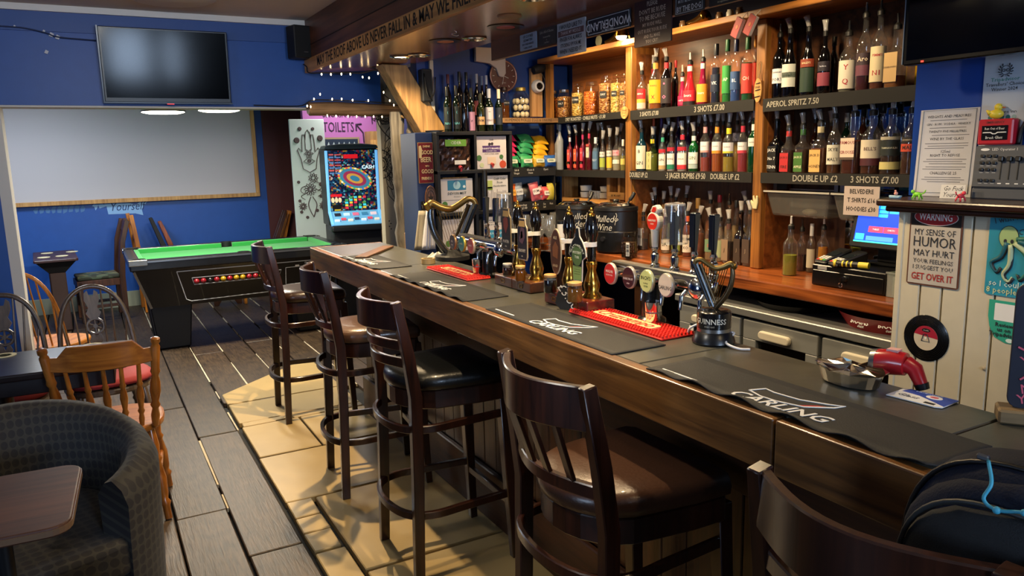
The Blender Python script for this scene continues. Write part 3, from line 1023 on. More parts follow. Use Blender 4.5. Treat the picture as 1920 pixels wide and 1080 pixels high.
# gin shelf
G1 = '#e9e7df'
rank([
    (1196, 228, 21, 0, 'round', dark('#0d2f3c'), None, 'thimble', None, [('#dcd6c0', .05, .62, 'B|GIN', '#26323a')], 'teal blue gin bottle with tall white label, left end'),
    (1209, 240, 14, 1, 'round', dark('#0c3634'), None, 'thimble', None, [('#14403c', .1, .6, 'O|BOM', '#c8a0a8')], 'dark green gin bottle squeezed behind the teal one', '#7a1a30'),
    (1223, 239, 18, 0, 'square', glass('#c9cfa0', 1, .03), (liquid('#d8dcb0'), .5), 'thimble', None, [('#b8b478', .05, .56, 'O|I|I', '#5a5a20')], 'pale yellow gin bottle with zigzag label', '#d8c028'),
    (1242, 235, 15, 0, 'round', CLEAR, (liquid('#dfe0cf'), .5), 'thimble', None, [('#e4e0d0', .16, .46, 'GIN', '#3a3a3a'), ('#b59a68', .05, .16, '', '#fff'), ('#b02030', .5, .6, '', '#fff')], 'clear gin bottle with tan foot band and red seal', '#3a9a78'),
    (1258, 231, 16, 0, 'round', CLEAR, (liquid('#dfe3df'), .4), 'thimble', None, [('#e8e6de', .18, .46, 'TANQ', '#202020'), ('#1f7a58', .06, .18, '', '#fff'), ('#b02030', .52, .62, '', '#fff')], 'clear gin bottle with green foot band'),
    (1279, 229, 20, 0, 'round', CLEAR, (liquid('#e3dfd8'), .5), 'thimble', None, [('#e8e4da', .17, .46, 'SEVILLA', '#303030'), ('#d03038', .06, .17, '', '#fff'), ('#b02030', .52, .62, '', '#fff')], 'clear gin bottle with red foot band', '#cc2a3c'),
    (1300, 231, 20, 0, 'round', dark('#0a4a20'), None, 'thimble', None, [('#e6e6da', .2, .5, 'GIN', '#6a7a5a'), ('#a8b8b0', .08, .19, '', '#fff')], 'bright green gin bottle with white label and cap', '#e0e0d8'),
    (1321, 211, 18, 0, 'tall', CLEAR, (liquid('#c0584a'), .3), 'thimble', None, [('#e3dede', .44, .62, "Gordon's", '#303040'), ('#d89a90', .40, .44, '', '#fff')], 'pink gin bottle with pale pink collar', '#dc9a98'),
    (1343, 212, 19, 0, 'tall', CLEAR, (liquid('#d06a1c'), .5), 'thimble', None, [('#e3dede', .44, .62, "Gordon's", '#303040'), ('#e0902c', .38, .44, '', '#fff')], 'orange gin bottle with orange collar', '#e8902c'),
    (1365, 214, 22, 0, 'tall', CLEAR, (liquid('#c8b03c'), .32), 'thimble', None, [('#e3dede', .44, .62, "Gordon's", '#303040'), ('#c8c03c', .40, .44, '', '#fff')], 'lemon gin bottle with yellow collar', '#e0c82c'),
    (1391, 209, 19, 0, 'tall', CLEAR, (liquid('#c04048'), .4), 'thimble', None, [('#e3dede', .44, .6, "Gordon's", '#303040'), ('#c03848', .38, .44, '', '#fff')], 'berry red gin bottle with crimson collar', '#b02840'),
    (1411, 203, 20, 0, 'tall', dark('#06321a'), None, 'thimble', None, [('#d8dcd4', .50, .66, "Gordon's", '#303040')], 'tall dark green gin bottle at the right end', '#e0e0d8'),
    (1224, 216, 12, 1, 'tall', CLEAR, (liquid('#7aa0d0'), .8), 'longcap', '#d8562c', [], 'blue necked bottle with orange cap at the back'),
    (1239, 216, 12, 1, 'tall', CLEAR, (liquid('#8aa0c8'), .8), 'longcap', '#4a2c78', [], 'blue necked bottle with purple cap at the back'),
    (1253, 218, 15, 1, 'round', BLK, None, 'thimble', None, [], 'black bottle in the back row beside the purple cap'),
    (1271, 216, 16, 1, 'round', dark('#1c1030'), None, 'longcap', '#3a2050', [], 'deep purple bottle with purple cap at the back'),
    (1289, 214, 17, 1, 'round', dark('#2c1238'), None, 'thimble', None, [], 'violet bottle at the back behind the red banded gin'),
    (1308, 209, 17, 1, 'round', dark('#3a1016'), None, 'thimble', None, [], 'maroon bottle at the back behind the green gin'),
    (1332, 212, 18, 1, 'round', dark('#4a1420'), None, 'thimble', None, [], 'ruby bottle at the back between pink and orange gins'),
    (1354, 210, 18, 1, 'round', dark('#6a3414'), None, 'thimble', None, [], 'brown bottle at the back between orange and lemon gins'),
    (1380, 208, 18, 1, 'tall', CLEAR, (liquid('#c09a50'), .6), 'thimble', None, [("#dcd6d0", .62, .78, 'G', '#303030')], 'gold bottle at the back between lemon and berry gins'),
    (1402, 213, 16, 1, 'round', CLEAR, (liquid('#b88a2c'), .6), 'thimble', None, [], 'amber bottle at the back beside the dark green gin'),
], Z1, 2.842, 2.945, 'on the gin shelf', 'bottles on the gin shelf', 2.656, 3.584)

# flavoured vodka shelf
FROST = glass((.78, .80, .80), .8, .35, .35)
rank([
    (1036, 229, 12, 0, 'tall', FROST, None, 'pour', '#c8c8c8', [('#aab4c4', .2, .45, '', '#fff')], 'frosted vodka bottle with blue collar, left end', '#2c4a9a'),
    (1050, 234, 14, 0, 'tall', FROST, None, 'cap', '#a8a8a4', [], 'frosted vodka bottle with embossed front'),
    (1064, 235, 9, 1, 'flask', dark('#2a1c10'), None, 'thimble', None, [('#d8742c', .1, .22, '', '#fff')], 'narrow bottle with orange neck', '#e0701c'),
    (1069, 238, 11, 0, 'flask', dark('#5c101c'), None, 'thimble', None, [('#d8504c', .06, .58, 'W|J', '#f0d8c8'), ('#7ac8a0', .16, .24, '', '#fff')], 'dark red gin bottle with mint green strip', '#c8ccd4'),
    (1081, 236, 11, 0, 'flask', dark('#5c101c'), None, 'thimble', None, [('#d85c3c', .06, .58, 'W|J', '#f0d8c8'), ('#e0d8a0', .16, .24, '', '#fff')], 'dark red gin bottle with cream strip'),
    (1093, 232, 11, 0, 'flask', dark('#5a0f24'), None, 'thimble', None, [('#c8384c', .06, .58, 'W|J', '#f0d8c8'), ('#e04a8a', .16, .24, '', '#fff')], 'dark red gin bottle with bright pink strip', '#a82858'),
    (1105, 227, 12, 0, 'flask', dark('#4a1018'), None, 'thimble', None, [('#dccab0', .32, .58, 'O', '#3a2a20'), ('#b8504a', .60, .66, '', '#fff')], 'dark red gin bottle with white house shaped label', '#b02848'),
    (1117, 258, 13, 0, 'round', CLEAR, (liquid('#6a8aa8'), .7), 'cap', '#c8ccd0', [('#4a6a88', .04, .6, 'BLU', '#c8d4e0')], 'small blue bottle with silver cap'),
    (1130, 246, 12, 0, 'round', CLEAR, (liquid('#a8b090'), .5), 'thimble', None, [('#cfcdc4', .44, .6, 'SOUR', '#5a5a50'), ('#9aa840', .1, .4, '', '#fff')], 'clear bottle with lime print'),
    (1143, 242, 12, 0, 'round', CLEAR, (liquid('#d0c8a0'), .5), 'thimble', None, [('#cfcdc4', .44, .6, 'SOUR', '#5a5a50'), ('#e0b030', .08, .4, '', '#fff')], 'clear bottle with yellow banana print'),
    (1156, 240, 15, 0, 'round', CLEAR, (liquid('#d8d0b0'), .5), 'thimble', None, [('#d898a0', .44, .6, 'SOUR', '#b83850'), ('#e4dfc8', .2, .32, '', '#fff')], 'clear bottle with pink and white labels'),
    (1168, 262, 10, 0, 'round', CLEAR, (liquid('#b0a850'), .5), 'cap', '#e0dcd0', [('#c8b860', .2, .4, '', '#fff')], 'olive yellow bottle at the right end'),
    (1122, 232, 11, 1, 'round', BLK, None, 'thimble', None, [], 'dark bottle at the back behind the small blue one'),
    (1131, 231, 11, 1, 'round', dark('#3a2a20'), None, 'thimble', None, [], 'brown bottle at the back behind the lime one'),
    (1141, 237, 11, 1, 'round', dark('#5a3a20'), None, 'thimble', None, [], 'tan bottle at the back behind the banana one'),
    (1163, 233, 11, 1, 'round', CLEAR, (liquid('#a89a80'), .6), 'thimble', None, [], 'clear bottle at the back behind the pink labelled one'),
], Z1, 2.838, 2.93, 'on the flavoured vodka shelf', 'bottles on the flavoured vodka shelf', 3.645, 4.465)

# whisky shelf
AMB = liquid('#8a4a16')
rank([
    (1449, 207, 25, 0, 'square', BLK, None, 'thimble', None, [('#131313', .03, .52, 'JACK|No 7|TENN', '#d8d8d4')], 'black labelled square whiskey bottle, left end'),
    (1477, 218, 25, 0, 'square', CLEAR, (liquid('#5a2410'), .5), 'thimble', None, [('#b4282c', .03, .44, 'JACK D|FIRE', '#3a0c0c')], 'square whiskey bottle with red label', '#a82828'),
    (1503, 214, 25, 0, 'square', CLEAR, (liquid('#5a3410'), .5), 'thimble', None, [('#3f6a2a', .03, .44, 'JACK D|APPLE', '#e0dcb8')], 'square whiskey bottle with green label', '#2c5a2c'),
    (1536, 208, 31, 0, 'square', CLEAR, (AMB, .5), 'thimble', None, [('#d3a964', .03, .47, 'JACK D|HONEY', '#3a2410')], 'square whiskey bottle with honey yellow label', '#c8bc94'),
    (1562, 195, 27, 0, 'round', CLEAR, (liquid('#7a4a20'), .5), 'thimble', None, [('#d5d0bc', .16, .5, 'SKYE|MALT', '#30302c')], 'whisky bottle with torn white label'),
    (1598, 184, 38, 0, 'square', CLEAR, (liquid('#6a2c14'), .56), 'thimble', None, [('#dcc8b4', .28, .6, 'FAMOUS|GROUSE', '#8a2430'), ('#5a4a40', .24, .28, '', '#fff')], 'whisky bottle with a red grouse on its label'),
    (1632, 180, 40, 0, 'round', CLEAR, (liquid('#6a3414'), .3), 'thimble', None, [('#d9cdb4', .26, .56, "BELL'S", '#4a141c'), ('#4a1820', .14, .26, '', '#fff')], 'large whisky bottle with cream label reading BELL\'S'),
    (1667, 184, 37, 0, 'round', CLEAR, (liquid('#4a2c18'), .35), 'thimble', None, [('#1c2420', .3, .54, 'TAMNAVULIN', '#c8c8b0'), ('#c8bc78', .08, .2, '', '#fff'), ('#b0a890', .55, .6, '', '#fff')], 'whisky bottle with black oval label and yellow foot label'),
    (1703, 182, 32, 0, 'round', CLEAR, (liquid('#5a3014'), .5), 'thimble', None, [('#c8482c', .36, .48, 'MALT', '#3a100c'), ('#2a2420', .50, .58, 'AUCHENTOSHAN', '#d8c8a8')], 'whisky bottle with orange band next to the menu sheet'),
    (1525, 205, 20, 1, 'round', dark('#3a1a0c'), None, 'thimble', None, [], 'brown bottle at the back behind the honey whiskey'),
    (1555, 210, 18, 1, 'round', dark('#4a2a14'), None, 'thimble', None, [], 'brown bottle at the back behind the torn label'),
    (1583, 213, 22, 1, 'round', dark('#0c2c18'), None, 'cap', '#d8d4c4', [], 'green bottle with white cap at the back'),
    (1614, 204, 26, 1, 'round', dark('#4a2210'), None, 'cap', '#16181a', [], 'brown bottle with black cap at the back beside the grouse label'),
    (1650, 196, 28, 1, 'round', CLEAR, (liquid('#6a3a18'), .6), 'cap', '#16181e', [], 'half full bottle with black cap at the back'),
], Z1, 2.848, 2.945, 'on the whisky shelf', 'bottles on the whisky shelf', 1.50, 2.594)

# bottles standing on the worktop, middle bay
rank([
    (1206, 384, 17, 0, 'square', CLEAR, (liquid('#4a4a50'), .3), 'thimble', None, [('#bfc2c8', .12, .6, 'BBS', '#202028')], 'square rum bottle with grey label, left end', '#181820'),
    (1212, 362, 16, 1, 'round', CLEAR, (liquid('#b0a890'), .3), 'thimble', None, [], 'clear bottle at the back left of the apple shaped tap'),
    (1228, 353, 16, 1, 'round', BLK, None, 'thimble', None, [], 'black bottle at the back behind the apple shaped tap'),
    (1243, 360, 17, 1, 'round', CLEAR, (liquid('#b07a3a'), .5), 'thimble', None, [], 'amber bottle with gold neck at the back', '#b88a4a'),
    (1248, 393, 18, 0, 'round', CLEAR, (liquid('#c0b8a0'), .4), 'thimble', None, [('#d8d0c0', .1, .4, 'GIN', '#303030')], 'clear bottle with white label behind the hanging glass'),
    (1257, 351, 15, 1, 'round', CLEAR, (liquid('#90a070'), .5), 'thimble', None, [], 'pale green bottle at the back of the middle bay'),
    (1266, 355, 17, 1, 'round', BLK, None, 'thimble', None, [], 'black bottle with white neck band at the back', '#d8d8d8'),
    (1268, 381, 18, 0, 'round', CLEAR, (liquid('#b0a040'), .6), 'thimble', None, [('#8a9a4a', .1, .5, '', '#fff')], 'yellow green bottle right of the hanging glass'),
    (1285, 350, 20, 1, 'round', BLK, None, 'thimble', None, [], 'tall black bottle at the back'),
    (1288, 381, 18, 0, 'round', CLEAR, (liquid('#a04a28'), .7), 'thimble', None, [('#dad2c6', .1, .5, 'RUM|XO', '#303030')], 'red brown rum bottle with white label', '#cc5a30'),
    (1307, 372, 21, 1, 'round', CLEAR, (liquid('#b06a24'), .65), 'longcap', '#c89a50', [], 'amber bottle with gold foil top'),
    (1310, 388, 20, 0, 'round', CLEAR, (liquid('#7a3c18'), .6), 'thimble', None, [], 'brown spirit bottle behind the middle tap handle'),
    (1330, 360, 22, 1, 'round', CLEAR, (liquid('#a86430'), .7), 'thimble', None, [], 'copper bottle at the back behind the tap handles'),
    (1330, 391, 19, 0, 'round', CLEAR, (liquid('#c8a878'), .5), 'thimble', None, [('#6a8a6a', .2, .5, 'S', '#c85a48')], 'bottle with green and coral label'),
    (1347, 366, 20, 1, 'round', CLEAR, (liquid('#c8b090'), .5), 'cap', '#7a1828', [], 'pale bottle with crimson cap at the back'),
    (1349, 392, 18, 0, 'round', CLEAR, (liquid('#b8a888'), .5), 'thimble', None, [('#9aa880', .1, .5, '', '#fff')], 'straw coloured bottle right of the last tap handle'),
    (1365, 364, 20, 1, 'round', CLEAR, (liquid('#a08060'), .6), 'pour', None, [], 'tan bottle with steel spout at the back'),
    (1365, 395, 21, 0, 'square', CLEAR, (liquid('#3a2a24'), .5), 'thimble', None, [('#8a7660', .06, .56, 'J', '#2a1c14')], 'square bottle with a big brown letter J', '#5a3a34'),
    (1387, 379, 20, 0, 'square', dark('#141012'), None, 'thimble', None, [('#3a3028', .06, .5, 'J', '#8a7a64')], 'dark square bottle with letter J, second from the post'),
    (1404, 378, 22, 0, 'square', CLEAR, (liquid('#2a2224'), .5), 'thimble', None, [('#4a3e36', .06, .5, 'J', '#9a8a74')], 'dark square bottle with letter J beside the post'),
    (1395, 360, 18, 1, 'round', CLEAR, (liquid('#907850'), .6), 'thimble', None, [], 'brown bottle at the back next to the post'),
    (1378, 376, 18, 1, 'round', CLEAR, (liquid('#b09060'), .6), 'cap', '#303030', [], 'gold bottle at the back between the J bottles'),
], CT, 2.846, 2.94, 'on the worktop', 'spirit bottles on the worktop', 2.656, 3.584, .40)

# cordials by the till
rank([
    (1480, 407, 28, 0, 'tall', CLEAR, (liquid('#a8a838'), .42), 'pour', '#d0d0d0', [], 'clear cordial bottle half full of lime yellow syrup'),
    (1501, 412, 24, 1, 'tall', CLEAR, (dark('#2c0810'), .4), 'pour', '#303030', [], 'cordial bottle with dark red syrup'),
    (1519, 420, 18, 1, 'round', CLEAR, (liquid('#706850'), .4), 'longcap', '#d8d8d4', [('#b8b09a', .1, .5, '', '#fff')], 'small bottle with white cap and label'),
    (1541, 408, 26, 1, 'tall', CLEAR, (liquid('#d8901c'), .58), 'pour', '#c0c0c0', [], 'carafe of orange juice'),
], CT, 2.78, 2.92, 'on the worktop left of the till', 'cordial bottles by the till', hmax=.5)

# wine bottles on top of the black cube unit
WT = 1.757


def wine(px, ty, wpx, Y, glassm, capc, labels, desc):
    p = at_y(px, 245, Y)
    r = wpx / 2 / px_per_m(p.x, Y, WT + .1)
    h = z_over(px, ty, p.x, Y) - WT
    bottle((p.x, Y, WT), -.35, h, r, 'wine', glassm, None, 'longcap', mat(capc, .35), labels, desc + ' on the black cube unit', 'wine bottles on the cube unit', 'wine_bottle')


WG = dark('#071209')
for a in ((840, 163, 13, 4.36, WG, '#0c1210', [('#0c1a18', .06, .56, '(|NAA', '#5aa8b0')], 'front wine bottle with blue moon print, leftmost'),
          (857, 161, 14, 4.36, WG, '#0c1210', [('#0c1a18', .06, .56, '(|NAA', '#5aa8b0')], 'front wine bottle with blue moon print, second from left'),
          (871, 175, 13, 4.37, BLK, '#0c0c0c', [], 'plain black wine bottle left of the pink strip'),
          (885, 165, 13, 4.36, WG, '#0a0e0c', [('#a87a94', .02, .46, 'F', '#201020')], 'front wine bottle with tall pink strip label'),
          (902, 176, 15, 4.36, dark('#1c2410'), '#20240c', [('#b89468', .18, .40, 'WM', '#2a1c20')], 'olive wine bottle with patchwork label'),
          (918, 167, 16, 4.36, WG, '#b8bcc4', [('#bdb6bc', .16, .58, '~|VINO', '#504858')], 'front wine bottle with grey label and silver cap'),
          (936, 168, 14, 4.36, WG, '#d8ccb0', [('#1c2430', .16, .58, '/', '#c8ccd4')], 'front wine bottle with black label and cream cap'),
          (843, 140, 12, 4.50, BLK, '#5a1420', [], 'rear wine bottle with red capsule'),
          (864, 135, 12, 4.50, BLK, '#0c0c0e', [], 'rear wine bottle with black capsule, tallest'),
          (877, 136, 12, 4.52, BLK, '#101014', [], 'rear wine bottle with black capsule, right of the tallest'),
          (896, 139, 12, 4.50, BLK, '#a8acb4', [('#6a2028', .3, .55, '', '#fff')], 'rear wine bottle with silver cap and red label'),
          (906, 143, 11, 4.52, BLK, '#9aa0ac', [], 'rear wine bottle with grey cap'),
          (914, 142, 11, 4.48, BLK, '#b0b8c4', [], 'rear wine bottle with silver cap by the clock')):
    wine(*a)

# ================================================================== JARS, SNACKS AND KETTLES
JG = glass((.86, .88, .86), 1, .03)


def jar(loc, r, h, fillm, fh, lidm, label, group, tagtext=None, power=4, cat='jar', name='glass_jar', rz=-PI / 2 + .42):
    t = thing(name, label, cat, loc, rz, group)
    MB().lathe([(r * .95, 0), (r, .006), (r, h * .72), (r * .72, h * .84), (r * .70, h * .9)], 20, power=power).build('glass', JG, t, True)
    if fillm:
        MB().lathe([(r * .9, .006), (r * .94, .01), (r * .94, fh * h), (r * .5, fh * h + .004)], 20, power=power).build('contents', fillm, t, True)
    MB().lathe([(r * .76, h * .89), (r * .78, h * .9), (r * .78, h * .985), (r * .7, h)], 20).build('lid', lidm, t, True)
    if tagtext:
        lb = plate('label', mat('#15161a', .7), t, r * 1.15, r * 1.0, .001, 0, -r * 1.03, h * .5, r * .15)
        text(tagtext, r * .42, CHALK, lb, (0, -r * 1.03 - .0008, h * .5), ext=0)
    return t


def nutmat(c1, c2):
    c1, c2 = rgb(c1), rgb(c2)
    m, nt, b, out = new_mat('nut_mix')
    N, L = nt.nodes, nt.links
    tc = N.new('ShaderNodeTexCoord'); vo = N.new('ShaderNodeTexVoronoi'); vo.inputs['Scale'].default_value = 90
    L.new(tc.outputs['Object'], vo.inputs['Vector'])
    rp = N.new('ShaderNodeValToRGB')
    rp.color_ramp.elements[0].color = (*c1, 1); rp.color_ramp.elements[1].color = (*c2, 1)
    sp = N.new('ShaderNodeSeparateColor'); L.new(vo.outputs['Color'], sp.inputs[0]); L.new(sp.outputs[0], rp.inputs[0])
    L.new(rp.outputs[0], b.inputs['Base Color']); b.inputs['Roughness'].default_value = .5
    bp = N.new('ShaderNodeBump'); bp.inputs['Strength'].default_value = 1; bp.inputs['Distance'].default_value = .006; bp.invert = True
    L.new(vo.outputs['Distance'], bp.inputs['Height']); L.new(bp.outputs['Normal'], b.inputs['Normal'])
    return m


PEANUT, CORN, CHILLI = nutmat('#8a4a18', '#d8a060'), nutmat('#b8862c', '#e8c878'), nutmat('#a8400c', '#e0802c')
SILV = mat('#9a9ca0', .3, 1)
for k, (px, ty, w, f, fl_, lid, words, desc) in enumerate((
        (1013, 171, 22, PEANUT, .74, SILV, 'NUTS', 'jar of red skinned peanuts with steel lid, leftmost under the camera'),
        (1037, 170, 20, CHILLI, .74, SILV, 'CHILLI', 'jar of orange coated nuts with steel lid, second from the left'),
        (1058, 168, 23, PEANUT, .74, SILV, 'SALT', 'jar of pale peanuts with steel lid, third from the left'),
        (1085, 156, 23, CORN, .7, JG, 'CORN', 'glass lidded jar of yellow corn nuts'),
        (1110, 153, 28, CHILLI, .7, JG, None, 'glass lidded jar of bright orange puffed snacks'),
        (1137, 141, 25, PEANUT, .78, JG, 'DRY', 'tall glass lidded jar of dry roasted nuts with black label'),
        (1156, 139, 20, CORN, .76, JG, 'BBQ', 'tall glass lidded jar of pale nuts, second from the post'),
        (1170, 137, 16, PEANUT, .74, JG, 'MIX', 'tall glass lidded jar partly behind the post'))):
    X = 2.870
    p = stand(px, X, Z2)
    r = w / 2 / px_per_m(X, p.y, Z2)
    jar((X, p.y, Z2), r, z_over(px, ty, X, p.y) - Z2, f, fl_, lid, desc, 'snack jars on the upper shelf', words)
# pickled eggs
Y = 4.53
p = at_y(977, 215, Y)
r = 16.5 / px_per_m(p.x, Y, 1.9)
h = z_over(977, 164, p.x, Y) - Z2
t = thing('pickled_egg_jar', 'big round glass jar of white pickled eggs under the clock', 'jar', (p.x, Y, Z2), 0)
MB().lathe([(r * .9, 0), (r, .01), (r, h * .62), (r * .85, h * .76), (r * .55, h * .88), (r * .5, h * .9)], 24).build('glass', JG, t, True)
MB().lathe([(r * .56, h * .89), (r * .56, h * .98), (r * .5, h)], 20).build('lid', mat('#b09a50', .35, .8), t, True)
EGG = mat('#e6d6b4', .35)
for lv, zz in enumerate((.14, .36, .56)):
    for i in range(7):
        a = i * 2 * PI / 7 + lv * .45
        MB().ball((r * .68 * math.cos(a), r * .68 * math.sin(a), zz * h), r * .29, 12, 8, sz=1.15).build('egg', EGG, t, 'all')
p = at_y(946, 215, Y + .02)
jar((p.x, Y + .02, Z2), .030, z_over(946, 163, p.x, Y) - Z2, liquid('#8a4a1c'), .5, mat('#2a1410', .4), 'small jar of brown pickled onions left of the egg jar', None, 'ONION', rz=0)

# soup kettles
KB = mat('#121316', .38, bump=.15, bscale=200, spec=.5)
for k, (px, w, ty, words, rzt, label) in enumerate(((1082, 80, 378, ('Mulled', 'Cider'), .95, 'black soup kettle chalked Mulled Cider, further of the two'),
                                                 (1155, 82, 380, ('Mulled', 'Wine'), .30, 'black soup kettle chalked Mulled Wine, nearer of the two'))):
    X = 2.668
    p = stand(px, X, CT)
    r = w / 2 / px_per_m(X, p.y, 1.2)
    h = z_over(px, ty, X, p.y) - CT
    t = thing('soup_kettle', label, 'soup kettle', (X, p.y, CT), -PI / 2 + rzt, 'mulled drink kettles')
    MB().lathe([(r * .80, 0), (r * .92, .01), (r, h * .42), (r, h * .44), (r * .985, h * .45), (r * .98, h * .84), (r * 1.01, h * .86), (r * .99, h * .92), (r * .8, h * .945)], 40).build('body', KB, t, True, angle=25)
    MB().lathe([(r * 1.004, h * .425), (r * 1.004, h * .435)], 40).build('steel_band', STEEL, t, True)
    MB().lathe([(r * .84, h * .94), (r * .86, h * .955), (r * .74, h * .985), (r * .70, h), (.0001, h * 1.01)], 36).build('lid', CHROME, t, True)
    MB().lathe([(.02, h * 1.0), (.014, h * 1.03), (.022, h * 1.05), (.016, h * 1.07)], 14).build('lid_knob', BLACK, t, True)
    MB().tube(spline([(r * .5, .02, h * .98), (r * .6, .03, h * 1.06), (r * .68, .04, h * 1.13), (r * .72, .05, h * 1.2)]), [.006] * 6 + [.011] * 13, 8).build('ladle_handle', BLACK, t, 'all')
    for j, wd in enumerate(words):
        text(wd, .055, CHALK, t, (0, -r * 1.0, h * (.70 - .17 * j)), shear=.25, wrap=r * 1.0, bold=-.008, wide=.9)
    MB().tube(spline([(r * math.sin(a_), -r * 1.005 * math.cos(a_), h * z_) for a_, z_ in ((.62, .82), (.66, .77), (.62, .72), (.56, .69), (.62, .66), (.72, .69), (.66, .71), (.6, .64), (.58, .58))], 4), .0016, 5).build('chalk_swirl', CHALK, t, 'all')
    MB().cyl((0, -r * .97, h * .3), (0, -r * 1.06, h * .3), .012, .014, 12).build('dial', STEEL, t, True)
# jar of cloves in front of the kettle
p = at_z(1180, 483, CT)
t = thing('spice_jar', 'square glass jar of dark spice with barcode, beside the mulled wine kettle', 'jar', (p.x, p.y, CT), -PI / 2 + .35)
MB().lathe([(.032, 0), (.036, .004), (.036, .10), (.028, .115)], 16, power=6).build('glass', JG, t, True)
MB().lathe([(.032, .004), (.0335, .006), (.0335, .085)], 16, power=6).build('contents', nutmat('#2a1a10', '#5a3a22'), t, True)
MB().lathe([(.031, .115), (.033, .117), (.033, .14), (.03, .142)], 20).build('lid', JG, t, True)
plate('label', WHITE, t, .022, .075, .0008, .012, -.0372, .05)
bc = MB()
for i in range(9):
    bc.box(.003, .021, -.0388, -.038, .018 + i * .0068, .018 + i * .0068 + random.choice((.0022, .0035, .0045)))
bc.build('barcode', INK, t)

# pine rack with bowls
rk = thing('pine_rack', 'small pale pine shelf rack under the vodka shelf', 'rack', (2.875, 4.37, CT), -PI / 2)
PR = wood('#a87038', '#e0a860', .5, 'z', 5, .1, .1)
PX = wood('#a87038', '#e0a860', .5, 'x', 5, .1, .1)


def ry_(px, z=1.3):
    return 4.37 - stand(px, 2.875, z).y


a0, a1, a2, a3 = ry_(1056), ry_(1140), ry_(1160), ry_(1171)
for x, w in ((a0, .035), (a1, .032), (a2, .02)):
    MB().box(x - w / 2, x + w / 2, 0, .115, .0 if w > .03 else .27, .425).build('upright', PR, rk, bevel=.002)
for z in (.245, .20):
    MB().box(a0, a1, -.004, .006 if z < .24 else .115, z, z + .028).build('rail', PX, rk, bevel=.002)
lab = MB().box(a1, a3, -.004, .01, .28, .325).build('sign_rail', PX, rk, bevel=.002)
text('EAT ME A NUT', .018, INK, lab, ((a1 + a3) / 2, -.0045, .303), wide=.8)
CER = mat('#cfc9c0', .3)
for k, (px, z) in enumerate(((1088, .276), (1088, .318), (1118, .276), (1121, .318))):
    x = ry_(px)
    b = thing('bowl', ['white china bowl on the pine rack, lower of the front stack', 'white china bowl on the pine rack, upper of the front stack',
                       'white china bowl at the back of the pine rack, lower one', 'white china bowl at the back of the pine rack, upper one'][k], 'bowl',
              (2.875 + (.048 if k < 2 else .066), 4.37 - x, CT + z - .003), 0, 'bowls on the pine rack')
    MB().lathe([(.026, 0), (.036, .006), (.04, .04), (.037, .04), (.034, .01), (.0001, .008)], 24).build('bowl', CER, b, True)
for k in range(4):
    x = ry_(1101 + k * 5)
    g = thing('shot_glass', 'small shot glass beside the bowls on the pine rack, %s' % ('first from left', 'second from left', 'third from left', 'fourth from left')[k], 'glass',
              (2.875 + .03, 4.37 - x, CT + .2735), 0, 'shot glasses on the pine rack')
    MB().lathe([(.011, 0), (.014, .05), (.0125, .05), (.0095, .006), (.0001, .006)], 14).build('glass', CUP, g, True)

# upturned wine glasses on the worktop left of the kettles
wgl = [(968, 462), (985, 458), (1003, 462), (1018, 456), (1033, 460), (1040, 452), (1012, 470), (1030, 470)]
for k, (px, py) in enumerate(wgl):
    p = at_z(px, py, CT)
    if p.x > 2.95:
        p.x = 2.95
    g = thing('wine_glass', 'stemmed wine glass on the worktop left of the kettles, %s' % (['left end', 'second', 'third', 'fourth', 'fifth', 'right end', 'front left', 'front right'][k]), 'glass',
              (p.x, min(p.y, 4.55), CT), 0, 'wine glasses beside the kettles')
    MB().lathe([(.03, 0), (.03, .002), (.006, .006), (.004, .07), (.012, .08), (.034, .11), (.037, .14), (.030, .19), (.029, .19), (.035, .14), (.03, .11), (.006, .084), (.0001, .084)], 18).build('glass', glass((.95, .95, .94), 1.3, .03, .06), g, True)
tb = at_z(1052, 468, CT)
t = thing('cup_stack', 'white paper tube beside the mulled cider kettle', 'tube', (tb.x, tb.y, CT), 0)
MB().lathe([(.022, 0), (.022, .155), (.019, .158)], 18).build('paper_wall', WHITE, t, True)
MB().lathe([(.0225, .155), (.0225, .172), (.018, .175)], 18).build('lid', BLACK, t, True)

# ================================================================== ON THE BAR
MAHOG = wood('#3a0e0c', '#6f221a', .25, 'x', 4, .1, .1, coat=.5)
WALN = wood('#2c140b', '#5e3218', .3, 'x', 4, .1, .1, coat=.4)


def badge(t, parent_y, x, z, w, h, shape, face, rim, words, ink, second=None):
    """A pump clip: outlined plate facing -y with its lettering."""
    if shape == 'oval':
        po, pi = disc(w / 2, h / 2, 26, x, z), disc(w / 2 * .93, h / 2 * .95, 26, x, z)
    elif shape == 'shield':
        o = [(-.5, -.42), (-.42, -.5), (.42, -.5), (.5, -.42), (.5, .28), (.34, .36), (.28, .5), (-.28, .5), (-.34, .36), (-.5, .28)]
        po = [(x + a * w, z + b * h) for a, b in o]; pi = [(x + a * w * .92, z + b * h * .95) for a, b in o]
    else:   # tor: a hill with a tower on top, label tail below
        o = [(-.24, -.5), (.24, -.5), (.28, -.1), (.5, -.02), (.46, .1), (.30, .24), (.12, .34), (.07, .5), (-.07, .5), (-.12, .34), (-.30, .24), (-.46, .1), (-.5, -.02), (-.28, -.1)]
        po = [(x + a * w, z + b * h) for a, b in o]; pi = [(x + a * w * .93, z + b * h * .96) for a, b in o]
    pl = flatface('pump_clip', mat(rim, .4), t, po, parent_y, .004)
    flatface('clip_face', mat(face, .4), pl, pi, parent_y - .004, .0012)
    if second:
        for c, pts in second:
            flatface('clip_print', mat(c, .45), pl, [(x + a * w, z + b * h) for a, b in pts], parent_y - .0052, .0006)
    for s, xx, zz, size, wd in words:
        text(s, size, mat(ink, .5), pl, (x + xx, parent_y - .0064, z + zz), wide=wd, ext=0, bold=.01)
    return pl


